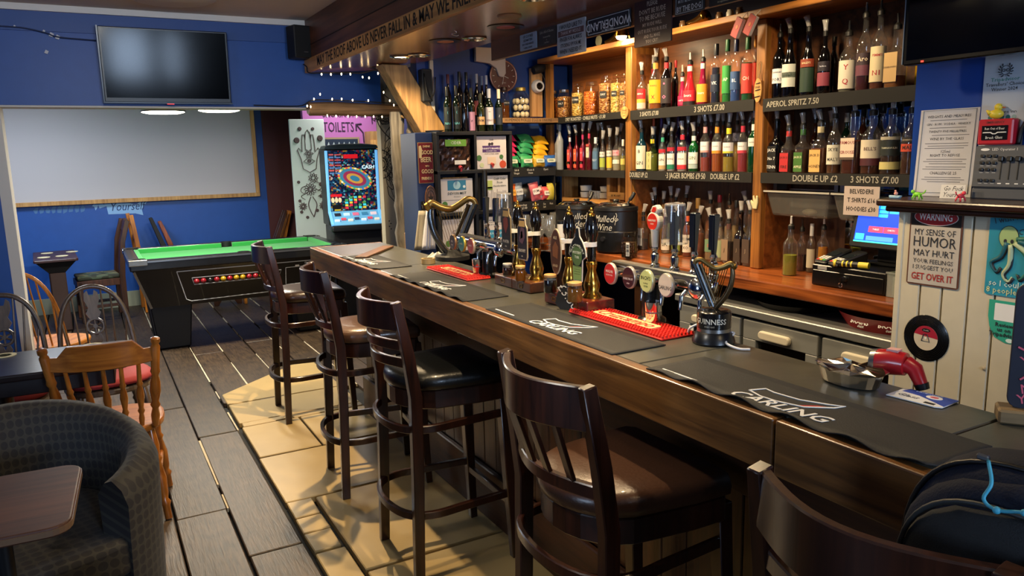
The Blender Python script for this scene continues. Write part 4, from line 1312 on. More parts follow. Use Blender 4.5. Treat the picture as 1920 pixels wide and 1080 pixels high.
def beer_engine(y0, y1, x, base, label, pumps):
    """Two hand pumps on a wooden block; local x runs towards the camera."""
    L, D = y0 - y1, .115
    t = thing('hand_pump_pair', label, 'beer pump', (x, y0, BT), -PI / 2, 'hand pumps on the bar')
    for k in range(2):
        MB().box(k * L / 2 + .001, (k + 1) * L / 2 - .001, 0, D, .001, .042).build('base_block', base, t, bevel=.004, seg=2)
        pb = MB()
        c = (k + .5) * L / 2
        pb.box(c - .014, c + .014, -.0015, 0, .014, .017).box(c - .014, c + .014, -.0015, 0, .027, .030).box(c - .014, c - .011, -.0015, 0, .014, .03).box(c + .011, c + .014, -.0015, 0, .014, .03)
        pb.build('brass_plate', BRASS, t)
    for px, zt, build in pumps:
        lx_ = px
        py = D * .62
        MB().lathe([(.036, .042), (.034, .05), (.024, .06), (.029, .085), (.024, .105), (.014, .135), (.019, .155), (.019, .165), (.016, .168)], 22, (lx_, py, 0)).build('brass_stem', BRASS, t, True, angle=60)
        hd = MB().lathe([(.014, .165), (.0165, .18), (.0155, .2), (.0165, .245), (.022, zt - .08), (.023, zt - .06), (.019, zt - .03), (.012, zt - .015)], 20, (lx_, py, 0)).build('handle', mat('#0b0a0c', .12, coat=.5), t, True, angle=60)
        MB().lathe([(.013, zt - .016), (.013, zt - .011), (.007, zt - .006), (.008, zt), (.003, zt + .012), (.0001, zt + .014)], 16, (lx_, py, 0)).build('finial', BRASS, hd, True)
        MB().lathe([(.0185, .218), (.0185, .234), (.017, .234)], 18, (lx_, py, 0)).box(lx_ - .008, lx_ + .008, py - .05, py - .012, .218, .234).build('clip_holder', WHITE, t)
        build(t, lx_, py - .052)
    return t


PR1 = [('#7a2c1a', [(-.25, .05), (0, -.1), (.25, .08), (.2, .26), (-.05, .3), (-.28, .24)]), ('#c09a5a', [(-.3, .30), (.3, .30), (.26, .44), (-.26, .44)]),
       ('#101010', [(-.46, -.40), (.46, -.40), (.46, -.18), (-.46, -.18)])]
PR2 = [('#5a3a4a', [(-.3, -.05), (.05, -.12), (.3, .05), (.22, .26), (-.1, .3)]), ('#c09a5a', [(-.3, .30), (.3, .30), (.26, .44), (-.26, .44)]), ('#8a6a3a', [(-.15, .0), (.1, .05), (.05, .2), (-.1, .18)])]
beer_engine(2.80, 2.50, 1.465, WALN, 'pair of hand pumps on a brown block with two dark pump clips', [
    (.085, .336, lambda t, x, y: badge(t, y, x, .235, .075, .17, 'shield', '#1c1210', '#8a7a5a', (('PORTER', 0, -.05, .017, .8), ('IPA', 0, -.07, .01, 1)), '#e6dccb', PR1)),
    (.228, .336, lambda t, x, y: badge(t, y, x - .012, .205, .075, .165, 'shield', '#1a1622', '#b8a890', (('SNOWY', 0, -.045, .018, .8), ('ale', 0, -.066, .009, 1)), '#e6dccb', PR2))])


def tor(t, x, y):
    pl = badge(t, y, x - .004, .195, .105, .185, 'tor', '#14181a', '#d8d4c4', (('CRAFT', 0, .028, .013, 1),), '#cfd8b4',
               [('#7f9a58', [(-.23, -.48), (.23, -.48), (.25, -.22), (-.25, -.22)])])
    flatface('clip_print', mat('#4f6a3c', .5), pl, disc(.03, .034, 22, x - .004, .19), y - .0058, .0006)
    for s, dz, sz in (('MYSTERY', .006, .0125), ('TOR', -.010, .0125)):
        text(s, sz, mat('#e6ecd6', .5), pl, (x - .004, y - .0066, .195 + dz), ext=0, bold=.015)
    for k in range(4):
        text('crafted with local malt', .0052, INK, pl, (x - .004, y - .0062, .152 - .008 * k), ext=0, wide=.8)
    for k, ch in enumerate('GLASTONBURY'):
        a = math.radians(152 - k * 12.4)
        text(ch, .014, mat('#e6ecd6', .5), pl, (x - .004 + .043 * math.cos(a), y - .0064, .182 + .043 * math.sin(a)), (PI / 2, -(a - PI / 2), 0), ext=0, bold=.01)


def oval_clip(t, x, y):
    pl = badge(t, y, x - .004, .19, .07, .165, 'oval', '#4a2c1c', '#b9ab90', (('ALE', 0, .05, .014, 1), ('GOLD', 0, -.05, .012, 1)), '#d8c8a0',
               [('#7a4a2a', [(-.25, -.1), (.2, -.15), (.28, .1), (0, .22), (-.25, .1)])])
    return pl


beer_engine(2.335, 2.06, 1.425, MAHOG, 'pair of hand pumps on a red mahogany block with oval and tor shaped clips', [(.062, .335, oval_clip), (.20, .338, tor)])

# honey and sample jars on the pump blocks
for px, py, h, r, col, lidc, z, desc in ((952, 517, .052, .021, '#2a1410', '#b8b4ae', .043, 'small jar of dark beer with steel lid, leftmost sample jar'),
                                         (976, 527, .062, .021, '#b8701c', '#c89a5a', .043, 'small jar of amber beer with wooden lid in front of the dark clips'),
                                         (1032, 549, .068, .024, '#120c0a', '#b98a50', .043, 'small jar of black stout with wooden lid left of the red block pumps'),
                                         (1078, 566, .068, .026, '#b47a30', '#b98a50', .043, 'small jar of honey coloured beer in front of the tor clip')):
    p = at_z(px, py, BT + z)
    t = thing('sample_jar', desc, 'jar', (p.x, p.y, BT + z), 0, 'beer sample jars by the hand pumps')
    MB().lathe([(r * .9, 0), (r, .004), (r, h * .72), (r * .86, h * .82), (r * .86, h * .86)], 20).build('glass', JG, t, True)
    MB().lathe([(r * .9, .003), (r * .93, .005), (r * .93, h * .7)], 20).build('beer', dark(col) if px in (952, 1032) else glass(col, .2, .05, .5), t, True)
    MB().lathe([(r * .92, h * .84), (r * .94, h * .86), (r * .94, h * .97), (r * .85, h)], 20).build('lid', mat(lidc, .5), t, True)

# price tag
p = at_z(1092, 581, BT)
t = thing('price_tag', 'black leaf shaped chalk tag reading £3.50 leaning on the red pump block', 'sign', (1.418, 2.165, BT + .0005), -PI / 2 + .5, rx=0)
o = [(-.03, 0), (.03, 0), (.045, .03), (.046, .07), (.03, .095), (.015, .108), (.004, .098), (-.02, .085), (-.042, .055), (-.05, .02)]
tg = MB().prism(o, 0, .004, UPRIGHT).build('chalk_board', mat('#121314', .8), t, bevel=.0008)
text('£3.50', .045, CHALK, tg, (0, -.0045, .048), (PI / 2, -math.radians(-52), 0), shear=.1, bold=-.008)


def lens(t, y, z, faces, x, r=.033, tilt=0):
    """A round tap badge on a short arm, facing -y."""
    rim, face, words, ink = faces
    a = MB().cyl((x, y, z), (x, y + .05, z - .002), .011, .014, 12).build('badge_arm', CHROME, t, True)
    b = MB().lathe([(.0001, 0), (r * .95, 0), (r, .003), (r, .01), (r * .8, .014), (.0001, .014)], 28, M=Matrix.Translation((x, y, z)) @ Matrix.Diagonal((1, 1, 1.12, 1)) @ UPRIGHT.inverted()).build('badge', mat(rim, .3, .3), t, True)
    flatface('badge_face', mat(face, .35, coat=.4), b, disc(r * .9, r * 1.0, 28, x, z), y, .0012)
    for s, dz, size, wd, c in words:
        text(s, size, mat(c, .5), b, (x, y - .0016, z + dz), ext=0, wide=wd, bold=.012)
    return b


def handle(t, x, y, z, kind):
    MB().lathe([(.011, -.03), (.016, -.024), (.016, -.012), (.011, -.008), (.013, .004), (.013, .02), (.0095, .024), (.0095, .034), (.012, .038), (.008, .046)], 18, (x, y, z)).build('tap_stem', CHROME, t, True)
    MB().lathe([(.0125, .006), (.0125, .014)], 18, (x, y, z)).build('stem_ring', BLACK, t, True)
    if kind == 'slim':
        MB().lathe([(.008, .044), (.010, .06), (.016, .155), (.0165, .16), (.013, .163)], 4, (x, y, z), rot=PI / 4, power=2).build('handle', mat('#5b6068', .18, .9), t, bevel=.002)
        MB().box(x - .0085, x + .0085, y - .0135, y - .012, z + .06, z + .155).build('dark_inlay', mat('#20242c', .2), t)
    elif kind == 'apple':
        AP = mat('#e4ddcb', .35, coat=.3)
        MB().lathe([(.007, .04), (.0105, .045), (.013, .09), (.015, .1)], 14, (x, y, z)).build('neck', AP, t, True)
        h = MB().prism(disc(.029, .031, 28, x, z + .125), -.012, .012, Matrix.Translation((0, y, 0)) @ UPRIGHT).build('apple_head', AP, t, bevel=.005, seg=2)
        MB().prism([(x + a, z + b) for a, b in ((-.012, .148), (.0, .145), (.022, .152), (.028, .165), (.014, .178), (-.006, .172), (-.014, .16))], -.010, .010, Matrix.Translation((0, y, 0)) @ UPRIGHT).build('leaf', AP, h, bevel=.003)
        flatface('red_face', mat('#d8301c', .4), h, disc(.024, .026, 26, x, z + .124), y - .012, .0012)
        flatface('red_leaf', mat('#d8301c', .4), h, [(x + a, z + b) for a, b in ((-.006, .156), (.006, .153), (.016, .16), (.014, .17), (.002, .17))], y - .0102, .0012)
        text('HARDPRESS', .009, mat('#f0e6d6', .5), h, (x, y - .0136, z + .128), wide=.8, ext=0, bold=.02)
        text('CIDER', .006, mat('#f0e6d6', .5), h, (x, y - .0136, z + .117), ext=0, bold=.02)


def tap_bank(label, ya, yb, x, z, lenses, handles, col_y, end_ball):
    t = thing('tap_bank', label, 'beer taps', (x, ya, BT), -PI / 2, 'chrome tap banks')
    L = ya - yb
    zz = z - BT
    MB().tube([(0, .06, zz), (L, .06, zz)], .027, 20).build('manifold', CHROME, t, True)
    for k in (0, 1):
        MB().ball((L * k, .06, zz), .0275, 18, 12).build('end_cap', CHROME, t, 'all')
    MB().box(-.0, L, .04, .08, zz - .003, zz + .029).build('top_plate', STEEL, t, bevel=.004)
    c = ya - col_y
    MB().lathe([(.045, .0005), (.045, .012), (.032, .02), (.03, zz - .02)], 22, (c, .03, 0)).build('column', mat('#15171b', .25, .3), t, True)
    for ly, fc in lenses:
        lens(t, 0, zz - .008, fc, ya - ly)
    if end_ball is not None:
        MB().ball((ya - end_ball, .03, zz - .006), .034, 22, 14, sy=.7).build('badge_back', CHROME, t, 'all')
    for hy, kind in handles:
        handle(t, ya - hy, .06, zz + .05, kind)
        # spout and nozzle below
        MB().tube([(ya - hy, .03, zz - .02), (ya - hy, .012, zz - .035), (ya - hy, .008, zz - .075)], [.008, .008, .006], 10).build('spout', CHROME, t, True)
    return t


NB = lambda px, z=1.205, X=1.505: stand(px, X, z).y
tap_bank('chrome tap bank with apple shaped handle and four round badges', 2.09, 1.638, 1.505, 1.222, [
    (NB(1143), ('#b8b0a8', '#c0282c', (('MADRI', .008, .013, 1, '#f0dcd0'), ('EXCEPCIONAL', -.004, .007, .8, '#f0dcd0')), '')),
    (NB(1178), ('#a09a94', '#3c1a24', (('DARK FRUIT', -.004, .0095, .95, '#e4d4d0'), ('cider', -.018, .008, 1, '#e4d4d0')), '')),
    (NB(1211), ('#b0b89a', '#c6cf86', (("INCH'S", .010, .017, .9, '#1c2a1c'), ('medium', -.006, .007, 1, '#1c2a1c'), ('CIDER', -.016, .008, 1, '#3a5a2a')), '')),
    (NB(1247), ('#a8a29a', '#d8ccb8', (('CARLING', -.008, .017, .85, '#1c1c20'),), ''))],
    [(stand(1228, 1.565, 1.3).y, 'apple'), (stand(1265, 1.565, 1.3).y, 'slim'), (stand(1302, 1.565, 1.3).y, 'slim'), (stand(1338, 1.565, 1.3).y, 'slim')], 1.86, NB(1293))
FBk = lambda px: stand(px, 1.505, 1.2).y
tap_bank('chrome tap bank with three oval badges in front of the big harp', FBk(845), FBk(945), 1.505, 1.215, [
    (FBk(848), ('#8a6a4a', '#2a1a18', (('IPA', .004, .014, 1, '#e8dcc8'), ('PALE', -.012, .009, 1, '#e8dcc8')), '')),
    (FBk(865), ('#b8a040', '#1c8a7a', (('LAGER', .002, .012, .9, '#e8e0a0'),), '')),
    (FBk(882), ('#b8a890', '#cc5a48', (('AMBER', .002, .012, .9, '#f0e0d0'),), ''))],
    [(stand(913, 1.565, 1.3).y, 'slim'), (stand(931, 1.565, 1.3).y, 'slim'), (stand(946, 1.565, 1.3).y, 'slim')], FBk(905), FBk(925))
# black flag on the carling badge
for px, py, label, X in ((1222, 602, 'shiny steel tumbler under the near tap bank', 1.50), (895, 506, 'shiny steel tumbler under the far tap bank', 1.50)):
    Y = stand(px, X, BT).y
    t = thing('steel_tumbler', label, 'tumbler', (X + .005, Y, BT + .0005), 0, 'steel tumblers under the taps')
    MB().lathe([(.021, 0), (.022, .002), (.027, .075), (.0255, .075), (.0205, .005), (.0001, .004)], 28).build('cup', CHROME, t, True)
    MB().lathe([(.0248, .040), (.0252, .044), (.0246, .048)], 28).build('ring', STEEL, t, True)
PINT = glass((.95, .96, .96), 1.3, .03, .04)
# upturned pint glass on a tap handle
for px, z0, label in ((1265, 1.334, 'pint glass turned upside down over the second near tap handle'), (946, 1.328, 'pint glass turned upside down over the last far tap handle')):
    Y = stand(px, 1.565, 1.35).y
    t = thing('pint_glass', label, 'glass', (1.565, Y, z0), 0, 'pint glasses upturned on tap handles')
    MB().lathe([(.040, 0), (.041, .004), (.032, .11), (.031, .122), (.0001, .124)], 26).build('glass', PINT, t, True)
    MB().torus((0, 0, .12), .028, .004, 24, 6).build('glass_base', CUP, t, 'all')

# harps
HGOLD = mat('#80693c', .34, .85)
HBRON = mat('#5a4a34', .3, .85)


def harp(t, s, z0, flip, big):
    """Harp figure in the local xz plane, s = height."""
    f = -1 if flip else 1

    def P(x, z, y=0):
        return (f * x * s, y, z0 + z * s)
    neck = spline([P(-.36, .88), P(-.30, .93), P(-.16, .86), P(0, .83), P(.14, .90), P(.28, .985), P(.38, .96), P(.41, .87), P(.37, .82)], 6)
    n = len(neck)
    rr = [.072 * s * (.9 - .35 * i / n) for i in range(n)]
    MB().tube(neck, rr, 10, flat=(1, .8)).build('neck', HGOLD, t, 'all')
    MB().box(-.045 * s, .045 * s, -.06 * s, .06 * s, -.07 * s, .07 * s, Matrix.Translation(P(-.375, .875)) @ Matrix.Rotation(-.5 * f, 4, 'Y')).build('neck_end', GOLD, t, bevel=.006)
    col = spline([P(-.33, .86), P(-.34, .7), P(-.30, .48), P(-.2, .27), P(-.06, .08), P(.0, .0)], 6)
    MB().tube(col, [.05 * s + .02 * s * math.sin(PI * i / len(col)) for i in range(len(col))], 10, flat=(.8, 1.1)).build('column', mat('#5d646a', .2, .9) if big else HBRON, t, 'all')
    for k, (dx, m) in enumerate(((0, HBRON), (.075, mat('#8f969c', .25, .8)), (.14, mat('#3a3f46', .25, .8)))):
        a, b = P(.29 + dx, .90), P(-.06 + dx, .06)
        MB().tube([a, b], [.045 * s, .035 * s], 8, flat=(.8, 1)).build('soundboard', m, t, True)
    for k in range(11):
        u = k / 10
        a = neck[int(8 + u * 22)]
        b = Vector(P(.22, .72)).lerp(Vector(P(-.05, .13)), 1 - u)
        MB().cyl(a, b, .0012, .0012, 5).build('string', BRASS, t)


p = at_z(1345, 632, BT)
t = thing('harp_tap', 'small bronze harp tap on a black cylinder lettered GUINNESS', 'beer tap', (1.508, 1.556, BT + .0005), -PI / 2 + .55)
MB().lathe([(.058, 0), (.06, .004), (.058, .012), (.05, .03), (.046, .034)], 32).build('foot', mat('#0e0f12', .3), t, True)
MB().lathe([(.0465, .034), (.0465, .044)], 32).build('silver_ring', STEEL, t, True)
MB().lathe([(.0475, .044), (.0475, .088), (.044, .092), (.02, .096)], 32).build('drum', mat('#0c0d10', .2, coat=.4), t, True)
text('GUINNESS', .0215, mat('#d9d2c0', .4), t, (0, -.0477, .066), wrap=.0475, wide=.95, bold=.01, ext=0)
text('DRAUGHT', .006, mat('#b9b2a0', .4), t, (.0, -.0477, .052), wrap=.0475, ext=0)
harp(t, .142, .093, True, False)
t = thing('harp_tap', 'large golden harp tap behind the far tap bank', 'beer tap', (1.64, 3.60, BT + .0005), -.42)
MB().lathe([(.09, 0), (.09, .02), (.05, .03), (.03, .05)], 28, (.0, 0, 0)).build('foot', BLACKM, t, True)
harp(t, .315, .0, False, True)
text('GUINNESS', .026, CHALK, t, (.085, -.03, .11), (PI / 2, -math.radians(66), 0), 'CENTER', ext=0)

# cable of the near harp
t = tag(MB().tube(spline([(1.505, 1.66, BT + .004), (1.49, 1.63, BT + .03), (1.505, 1.60, BT + .045), (1.498, 1.56, BT + .032), (1.505, 1.53, BT + .03), (1.55, 1.52, BT + .028), (1.50, 1.50, BT + .012), (1.50, 1.455, BT + .004), (1.52, 1.43, BT + .004)], 6), .0035, 7).build(
    'charging_cable', mat('#d8d8dc', .4), smooth='all'), 'white charging cable looped around the small harp tap', 'cable')

# odds and ends
p = at_z(803, 494, BT)
t = thing('tape_roll', 'roll of pale brown parcel tape lying at the far end of the bar', 'tape', (p.x, p.y, BT + .0005))
MB().lathe([(.036, 0), (.036, .026), (.026, .026), (.026, 0), (.036, 0)], 32).build('tape_ring', mat('#a58c5c', .35, coat=.4), t, True)
p = at_z(818, 482, BT)
t = thing('wet_cloth', 'crumpled clear plastic wrap behind the tape roll', 'wrap', (p.x, p.y, BT + .0005))
MB().add([(.05 * math.cos(a) * (1 + .25 * math.sin(5 * a)), .03 * math.sin(a), .0) for a in [i * PI / 6 for i in range(12)]] + [(.02 * math.cos(a), .012 * math.sin(a), .022 + .006 * math.sin(3 * a)) for a in [i * PI / 6 for i in range(12)]],
         [(i, (i + 1) % 12, 12 + (i + 1) % 12, 12 + i) for i in range(12)] + [tuple(range(12, 24))]).build('film', mat('#b8b8b0', .15, spec=.9), t)
a, b, c_, d = (at_z(q[0], q[1], BT) for q in ((635, 471), (770, 475), (757, 481), (650, 467)))
t = thing('loose_board', 'loose flat wooden board lying at the far end of the bar', 'board', (1.40, 4.12, BT + .0005), .92)
MB().box(-.24, .24, -.035, .035, 0, .012).build('board', wood('#33200f', '#6e4a28', .5, 'x', 5), t, bevel=.002)

t = thing('tent_card', 'blue and white card mat lying on the bar near the chalkboard', 'card', (1.522, .945, BT + .0005), -PI / 2 + .08)
MB().prism([(-.058, -.038), (.045, -.038), (.058, -.03), (.058, .038), (-.045, .038), (-.058, .03)], 0, .0022).build('card', mat('#dcdfe4', .5), t)
MB().prism([(-.05, .012), (-.01, .008), (.03, -.01), (.058, -.024), (.058, .038), (-.045, .038)], .0022, .0028).build('blue_field', mat('#2846a8', .5), t)
MB().prism(disc(.017, .012, 22, .018, .016), .0028, .0033).build('round_logo', mat('#e6e6ea', .5), t)
MB().prism(disc(.009, .006, 18, .018, .016), .0033, .0037).build('logo_dot', mat('#c85a6a', .5), t)
MB().box(.018, .04, -.03, -.02, .0022, .0027).build('print', INK, t)
text('Glass', .022, mat('#5a5e68', .5), t, (-.025, -.012, .0026), (0, 0, 0), shear=.3)
text('EVERY PINT COUNTS', .006, mat('#c8d0e8', .5), t, (.0, .031, .0032), (0, 0, 0))

p = at_z(1655, 714, BT)
t = thing('foil_dish', 'crumpled shiny foil lid dish on the back edge of the bar', 'foil dish', (1.492, 1.10, BT + .0005), -PI / 2)
t.scale = (1.3, 1.15, 1.25)
vs, fs = [], []
n = 22
prof = [(.045, 0), (.052, .002), (.06, .026), (.066, .03), (.058, .032), (.03, .03), (.0, .034)]
for j, (r, z) in enumerate(prof):
    for i in range(n):
        an = 2 * PI * i / n
        w = random.uniform(-.004, .004) if j > 2 else 0
        vs.append(((r + w) * math.cos(an), (r * .72 + w) * math.sin(an), z + (random.uniform(-.004, .005) if j > 2 else 0)))
for j in range(len(prof) - 1):
    for i in range(n):
        fs.append((j * n + i, j * n + (i + 1) % n, (j + 1) * n + (i + 1) % n, (j + 1) * n + i))
MB().add(vs, fs).build('foil', mat('#dcd8d0', .16, 1), t)
t = thing('torch', 'red plastic hand torch lying behind the foil dish', 'torch', (1.572, 1.03, BT + .0005), -PI / 2 + .2)
MB().tube([(-.05, 0, .045), (-.02, 0, .05), (.01, 0, .05), (.012, 0, .05)], [.03, .03, .026, .02], 18).build('head', mat('#b01c24', .25, coat=.4), t, True)
MB().tube([(.01, 0, .05), (.03, 0, .042), (.045, 0, .012)], [.021, .018, .014], 14).build('grip', mat('#b01c24', .3), t, True)
MB().tube([(.045, 0, .013), (.05, 0, .0)], [.016, .014], 12).build('end_cap', BLACK, t, True)
MB().tube([(-.062, 0, .044), (-.05, 0, .045)], [.029, .0305], 18).build('lens_ring', STEEL, t, True)
MB().box(-.03, -.005, -.012, .012, .076, .081).build('label', mat('#d8a8a8', .5), t)

# ================================================================== BAR STOOLS
SW = wood('#170a06', '#3a1c10', .3, 'z', 6, .08, .12, coat=.45)


def leather(c):
    return mat(c, .32, spec=.5, var=.18, bump=.18, bscale=120, coat=.15)


def flatbar(pts, w, h, name, m, t, up=(0, 0, 1)):
    return MB().tube(pts, 1, 4, flat=(h / 2, w / 2), up=up).build(name, m, t, True, angle=35, bevel=.003)


def bow(x0, depth, half, z, n=14, xe=None, over=0.0):
    """A curved rail between the posts, bulging backwards (-x)."""
    return [(x0 - depth * math.cos(PI / 2 * (2 * i / n - 1)) , half * (1 + over) * (2 * i / n - 1), z) for i in range(n + 1)]


def stool(loc, rz, seatc, ladder, label):
    """Local frame: the sitter faces +x."""
    t = thing('bar_stool', label, 'bar stool', loc, rz, 'bar stools along the bar')
    H = 1.10
    for s in (-1, 1):
        pts = [(-.20, .205 * s, 0), (-.185, .20 * s, .45), (-.180, .197 * s, .74), (-.20, .195 * s, .90), (-.235, .19 * s, H)]
        MB().tube([Vector(p) for p in pts], [.9, 1, 1.05, 1, .85], 4, flat=(.021, .017), up=(1, 0, 0)).build('back_leg', SW, t, True, angle=35, bevel=.003)
        pts = [(.215, .20 * s, 0), (.20, .19 * s, .35), (.185, .18 * s, .72)]
        MB().tube([Vector(p) for p in pts], [.75, .95, 1.05], 4, flat=(.021, .021), up=(1, 0, 0)).build('front_leg', SW, t, True, angle=35, bevel=.003)
    # top rail
    flatbar(bow(-.228, .075, .187, 1.045), .020, .105, 'top_rail', SW, t)
    if ladder:
        for z, x in ((.935, -.207), (.868, -.196)):
            flatbar(bow(x, .062, .192, z), .018, .036, 'back_rail', SW, t)
    else:
        flatbar(bow(-.19, .055, .194, .835), .020, .034, 'back_rail', SW, t)
        for k in range(4):
            y = (k - 1.5) * .074
            q = math.cos(PI / 2 * y / .19)
            MB().tube([(-.19 - .055 * q, y, .842), (-.228 - .073 * q, y, 1.0)], 1, 4, flat=(.0055, .014), up=(1, 0, 0)).build('slat', SW, t, bevel=.002)
    # seat: rounded at the back, wider in front
    o = []
    for i in range(13):
        a = PI / 2 + PI * i / 12
        o.append((-.055 + .165 * math.cos(a), .195 * math.sin(a)))
    o += [(.08, -.212), (.185, -.215), (.205, -.19), (.21, 0), (.205, .19), (.185, .215), (.08, .212)]
    MB().prism([(a * .96, b * .96) for a, b in o], .675, .745).build('apron', SW, t, bevel=.004)
    pad = MB()
    vs, fs = [], []
    rings = ((.93, .745), (1.0, .752), (1.01, .775), (.985, .795), (.90, .808), (.6, .815), (.0, .817))
    n = len(o)
    for k, z in rings:
        vs += [(.02 + (a - .02) * k, b * k, z) for a, b in o]
    for j in range(len(rings) - 1):
        for i in range(n):
            fs.append((j * n + i, j * n + (i + 1) % n, (j + 1) * n + (i + 1) % n, (j + 1) * n + i))
    fs.append(tuple(range(n - 1, -1, -1)))
    pad.add(vs, fs).build('seat_pad', leather(seatc), t, 'all')

    def U(z, h, w, back, name):
        p = spline([(.195, .19, z), (0, .205, z), (-.14, .212, z), (-.225, .15, z), (-.225 - back, 0, z), (-.225, -.15, z), (-.14, -.212, z), (0, -.205, z), (.195, -.19, z)], 4)
        flatbar(p, w, h, name, SW, t)
    U(.615, .030, .017, .03, 'upper_stretcher')
    U(.275, .030, .020, .03, 'foot_ring')
    flatbar([(.20, -.19, .24), (.20, .19, .24)], .02, .032, 'foot_rest', SW, t)
    return t


SY = ((4.79, -.06, '#2c1a12', False, 'dark wooden bar stool with a brown seat, furthest from the camera'),
      (3.575, -.10, '#5a4030', False, 'dark slat backed bar stool with brown seat, second from the far end'),
      (2.71, -.02, '#0d0f10', True, 'dark ladder backed bar stool with a shiny black seat'),
      (1.53, .0, '#4a3022', False, 'dark slat backed bar stool with worn brown seat next to the black seated one'),
      (.655, .05, '#2c1a12', True, 'dark bar stool nearest the camera, with the backpack on it'))
for y, rz, c, lad, lab in SY:
    stool((1.16, y, .0065), rz, c, lad, lab)

# backpack standing on the nearest stool, leaning on the bar
BP = mat('#0d1426', .8, spec=.3, var=.2, bump=.3, bscale=260)
BPF = mat('#1e2022', .85, var=.15, bump=.35, bscale=400)
t = thing('backpack', 'black and navy backpack standing on the nearest bar stool', 'backpack', (1.070, .475, .825), -PI / 2 + .06)


def bulge(w, d, h, n=28, y0=0, top=.62, sag=.04, wob=.012):
    """A soft bag shape, flat at the bottom and domed on top; front is -y."""
    vs, fs = [], []
    m = 16
    for j in range(m + 1):
        u = j / m
        z = h * u
        k = 1 if u < top else math.sqrt(max(0, 1 - ((u - top) / (1 - top)) ** 2.2))
        k *= .93 + .07 * min(1, u * 6)
        for i in range(n):
            a = 2 * PI * i / n
            ca, sa = math.cos(a), math.sin(a)
            q = (abs(ca) ** 3 + abs(sa) ** 3) ** (-1 / 3)
            wv = 1 + wob * math.sin(3 * a + 7 * u) + wob * math.sin(9 * u + 2 * a)
            vs.append((w / 2 * ca * q * max(k, .02) * wv, y0 + d / 2 * sa * q * max(.30 + .7 * k, .02) * wv * (1 if u < .999 else .9), z))
    for j in range(m):
        for i in range(n):
            fs.append((j * n + i, j * n + (i + 1) % n, (j + 1) * n + (i + 1) % n, (j + 1) * n + i))
    fs.append(tuple(range(n - 1, -1, -1))); fs.append(tuple(range(m * n, (m + 1) * n)))
    return MB().add(vs, fs)


bulge(.36, .15, .385, y0=.01).build('main_body', BP, t, 'all')
bulge(.32, .07, .325, y0=-.06, top=.62, wob=.008).build('front_pocket', BPF, t, 'all')
bulge(.345, .08, .36, y0=-.035, top=.6, wob=.015).build('middle_pocket', BP, t, 'all')


def seam(w, h, y, top, name, m, r):
    P = []
    for i in range(25):
        a = PI * i / 24
        P.append((-w / 2 * math.copysign(abs(math.cos(a)) ** .7, math.cos(a)), y, h * (top - .1) + (h * (1.1 - top) - .01) * math.sin(a) ** .8))
    MB().tube(P, r, 6).build(name, m, t, 'all')


seam(.325, .335, -.075, .62, 'pocket_zip', mat('#23282a', .5), .004)
seam(.36, .38, -.03, .6, 'main_zip', BLACK, .004)
MB().tube(spline([(.02, .05, .395), (.0, .07, .44), (.08, .08, .47), (.17, .09, .46), (.19, .08, .38)], 6), 1, 8, flat=(.004, .013)).build('grab_handle', BPF, t, 'all')
BL = mat('#3fa6c4', .5)
MB().tube(spline([(-.05, -.075, .385), (-.035, -.095, .365), (-.038, -.105, .345), (-.02, -.108, .338), (.01, -.106, .346), (.04, -.10, .346)], 6), .0024, 7).build('zip_cord', BL, t, 'all')
MB().ball((-.02, -.109, .338), .005, 10, 8).ball((.01, -.107, .346), .0045, 10, 8).build('cord_knot', BL, t, 'all')
MB().box(-.066, -.05, -.076, -.068, .383, .391).build('zip_puller', STEEL, t, bevel=.002)
MB().prism(panel(.09, .03, 0, .006, 3, .06, .275), 0, .006, Matrix.Translation((0, -.094, 0)) @ UPRIGHT).build('name_patch', mat('#0c0c0d', .5), t, bevel=.002)

# ================================================================== TABLES AND CHAIRS ON THE LEFT
HON = wood('#8a4a16', '#c9822f', .3, 'z', 6, .1, .1, coat=.3)
HONY = wood('#8a4a16', '#cc8735', .3, 'y', 5, .1, .1, coat=.3)
PINEC = wood('#70390f', '#ab6a28', .28, 'z', 5, .1, .08, coat=.4)
PINEX = wood('#70390f', '#ab6a28', .28, 'x', 5, .1, .08, coat=.4)
GREYW = wood('#352a24', '#665649', .3, 'z', 6, .08, .1, coat=.35)


def hoop(w, z0, z1, lean, n=26, y=0.0):
    """Bow of a Windsor back: local x across, rising from the seat and leaning to +y."""
    P = []
    for i in range(n + 1):
        a = PI * i / n
        x = -w / 2 * math.cos(a) * (1 + .10 * math.sin(a) ** 2 - .06 * (1 - math.sin(a)))
        z = z0 + (z1 - z0) * max(0, math.sin(a)) ** .72
        P.append((x, y + lean * (z - z0), z))
    return P


def turned_leg(t, p0, p1, m, r=.017, name='leg'):
    P0, P1 = Vector(p0), Vector(p1)
    f = [(0, .8), (.06, .9), (.2, 1.15), (.3, .8), (.34, 1.2), (.38, .8), (.55, 1.25), (.72, 1.0), (.78, .7), (.82, 1.15), (.86, .8), (1, .75)]
    MB().tube([P0.lerp(P1, u) for u, _ in f], [r * k for _, k in f], 10).build(name, m, t, True, angle=60)


def saddle(w, d, m, t, z=.45, name='seat', th=.034):
    o = [(w / 2 * math.copysign(abs(math.cos(a)) ** .75, math.cos(a)), d / 2 * math.copysign(abs(math.sin(a)) ** .75, math.sin(a))) for a in [2 * PI * i / 28 for i in range(28)]]
    return MB().prism(o, z - th, z).build(name, m, t, bevel=.010, seg=2)


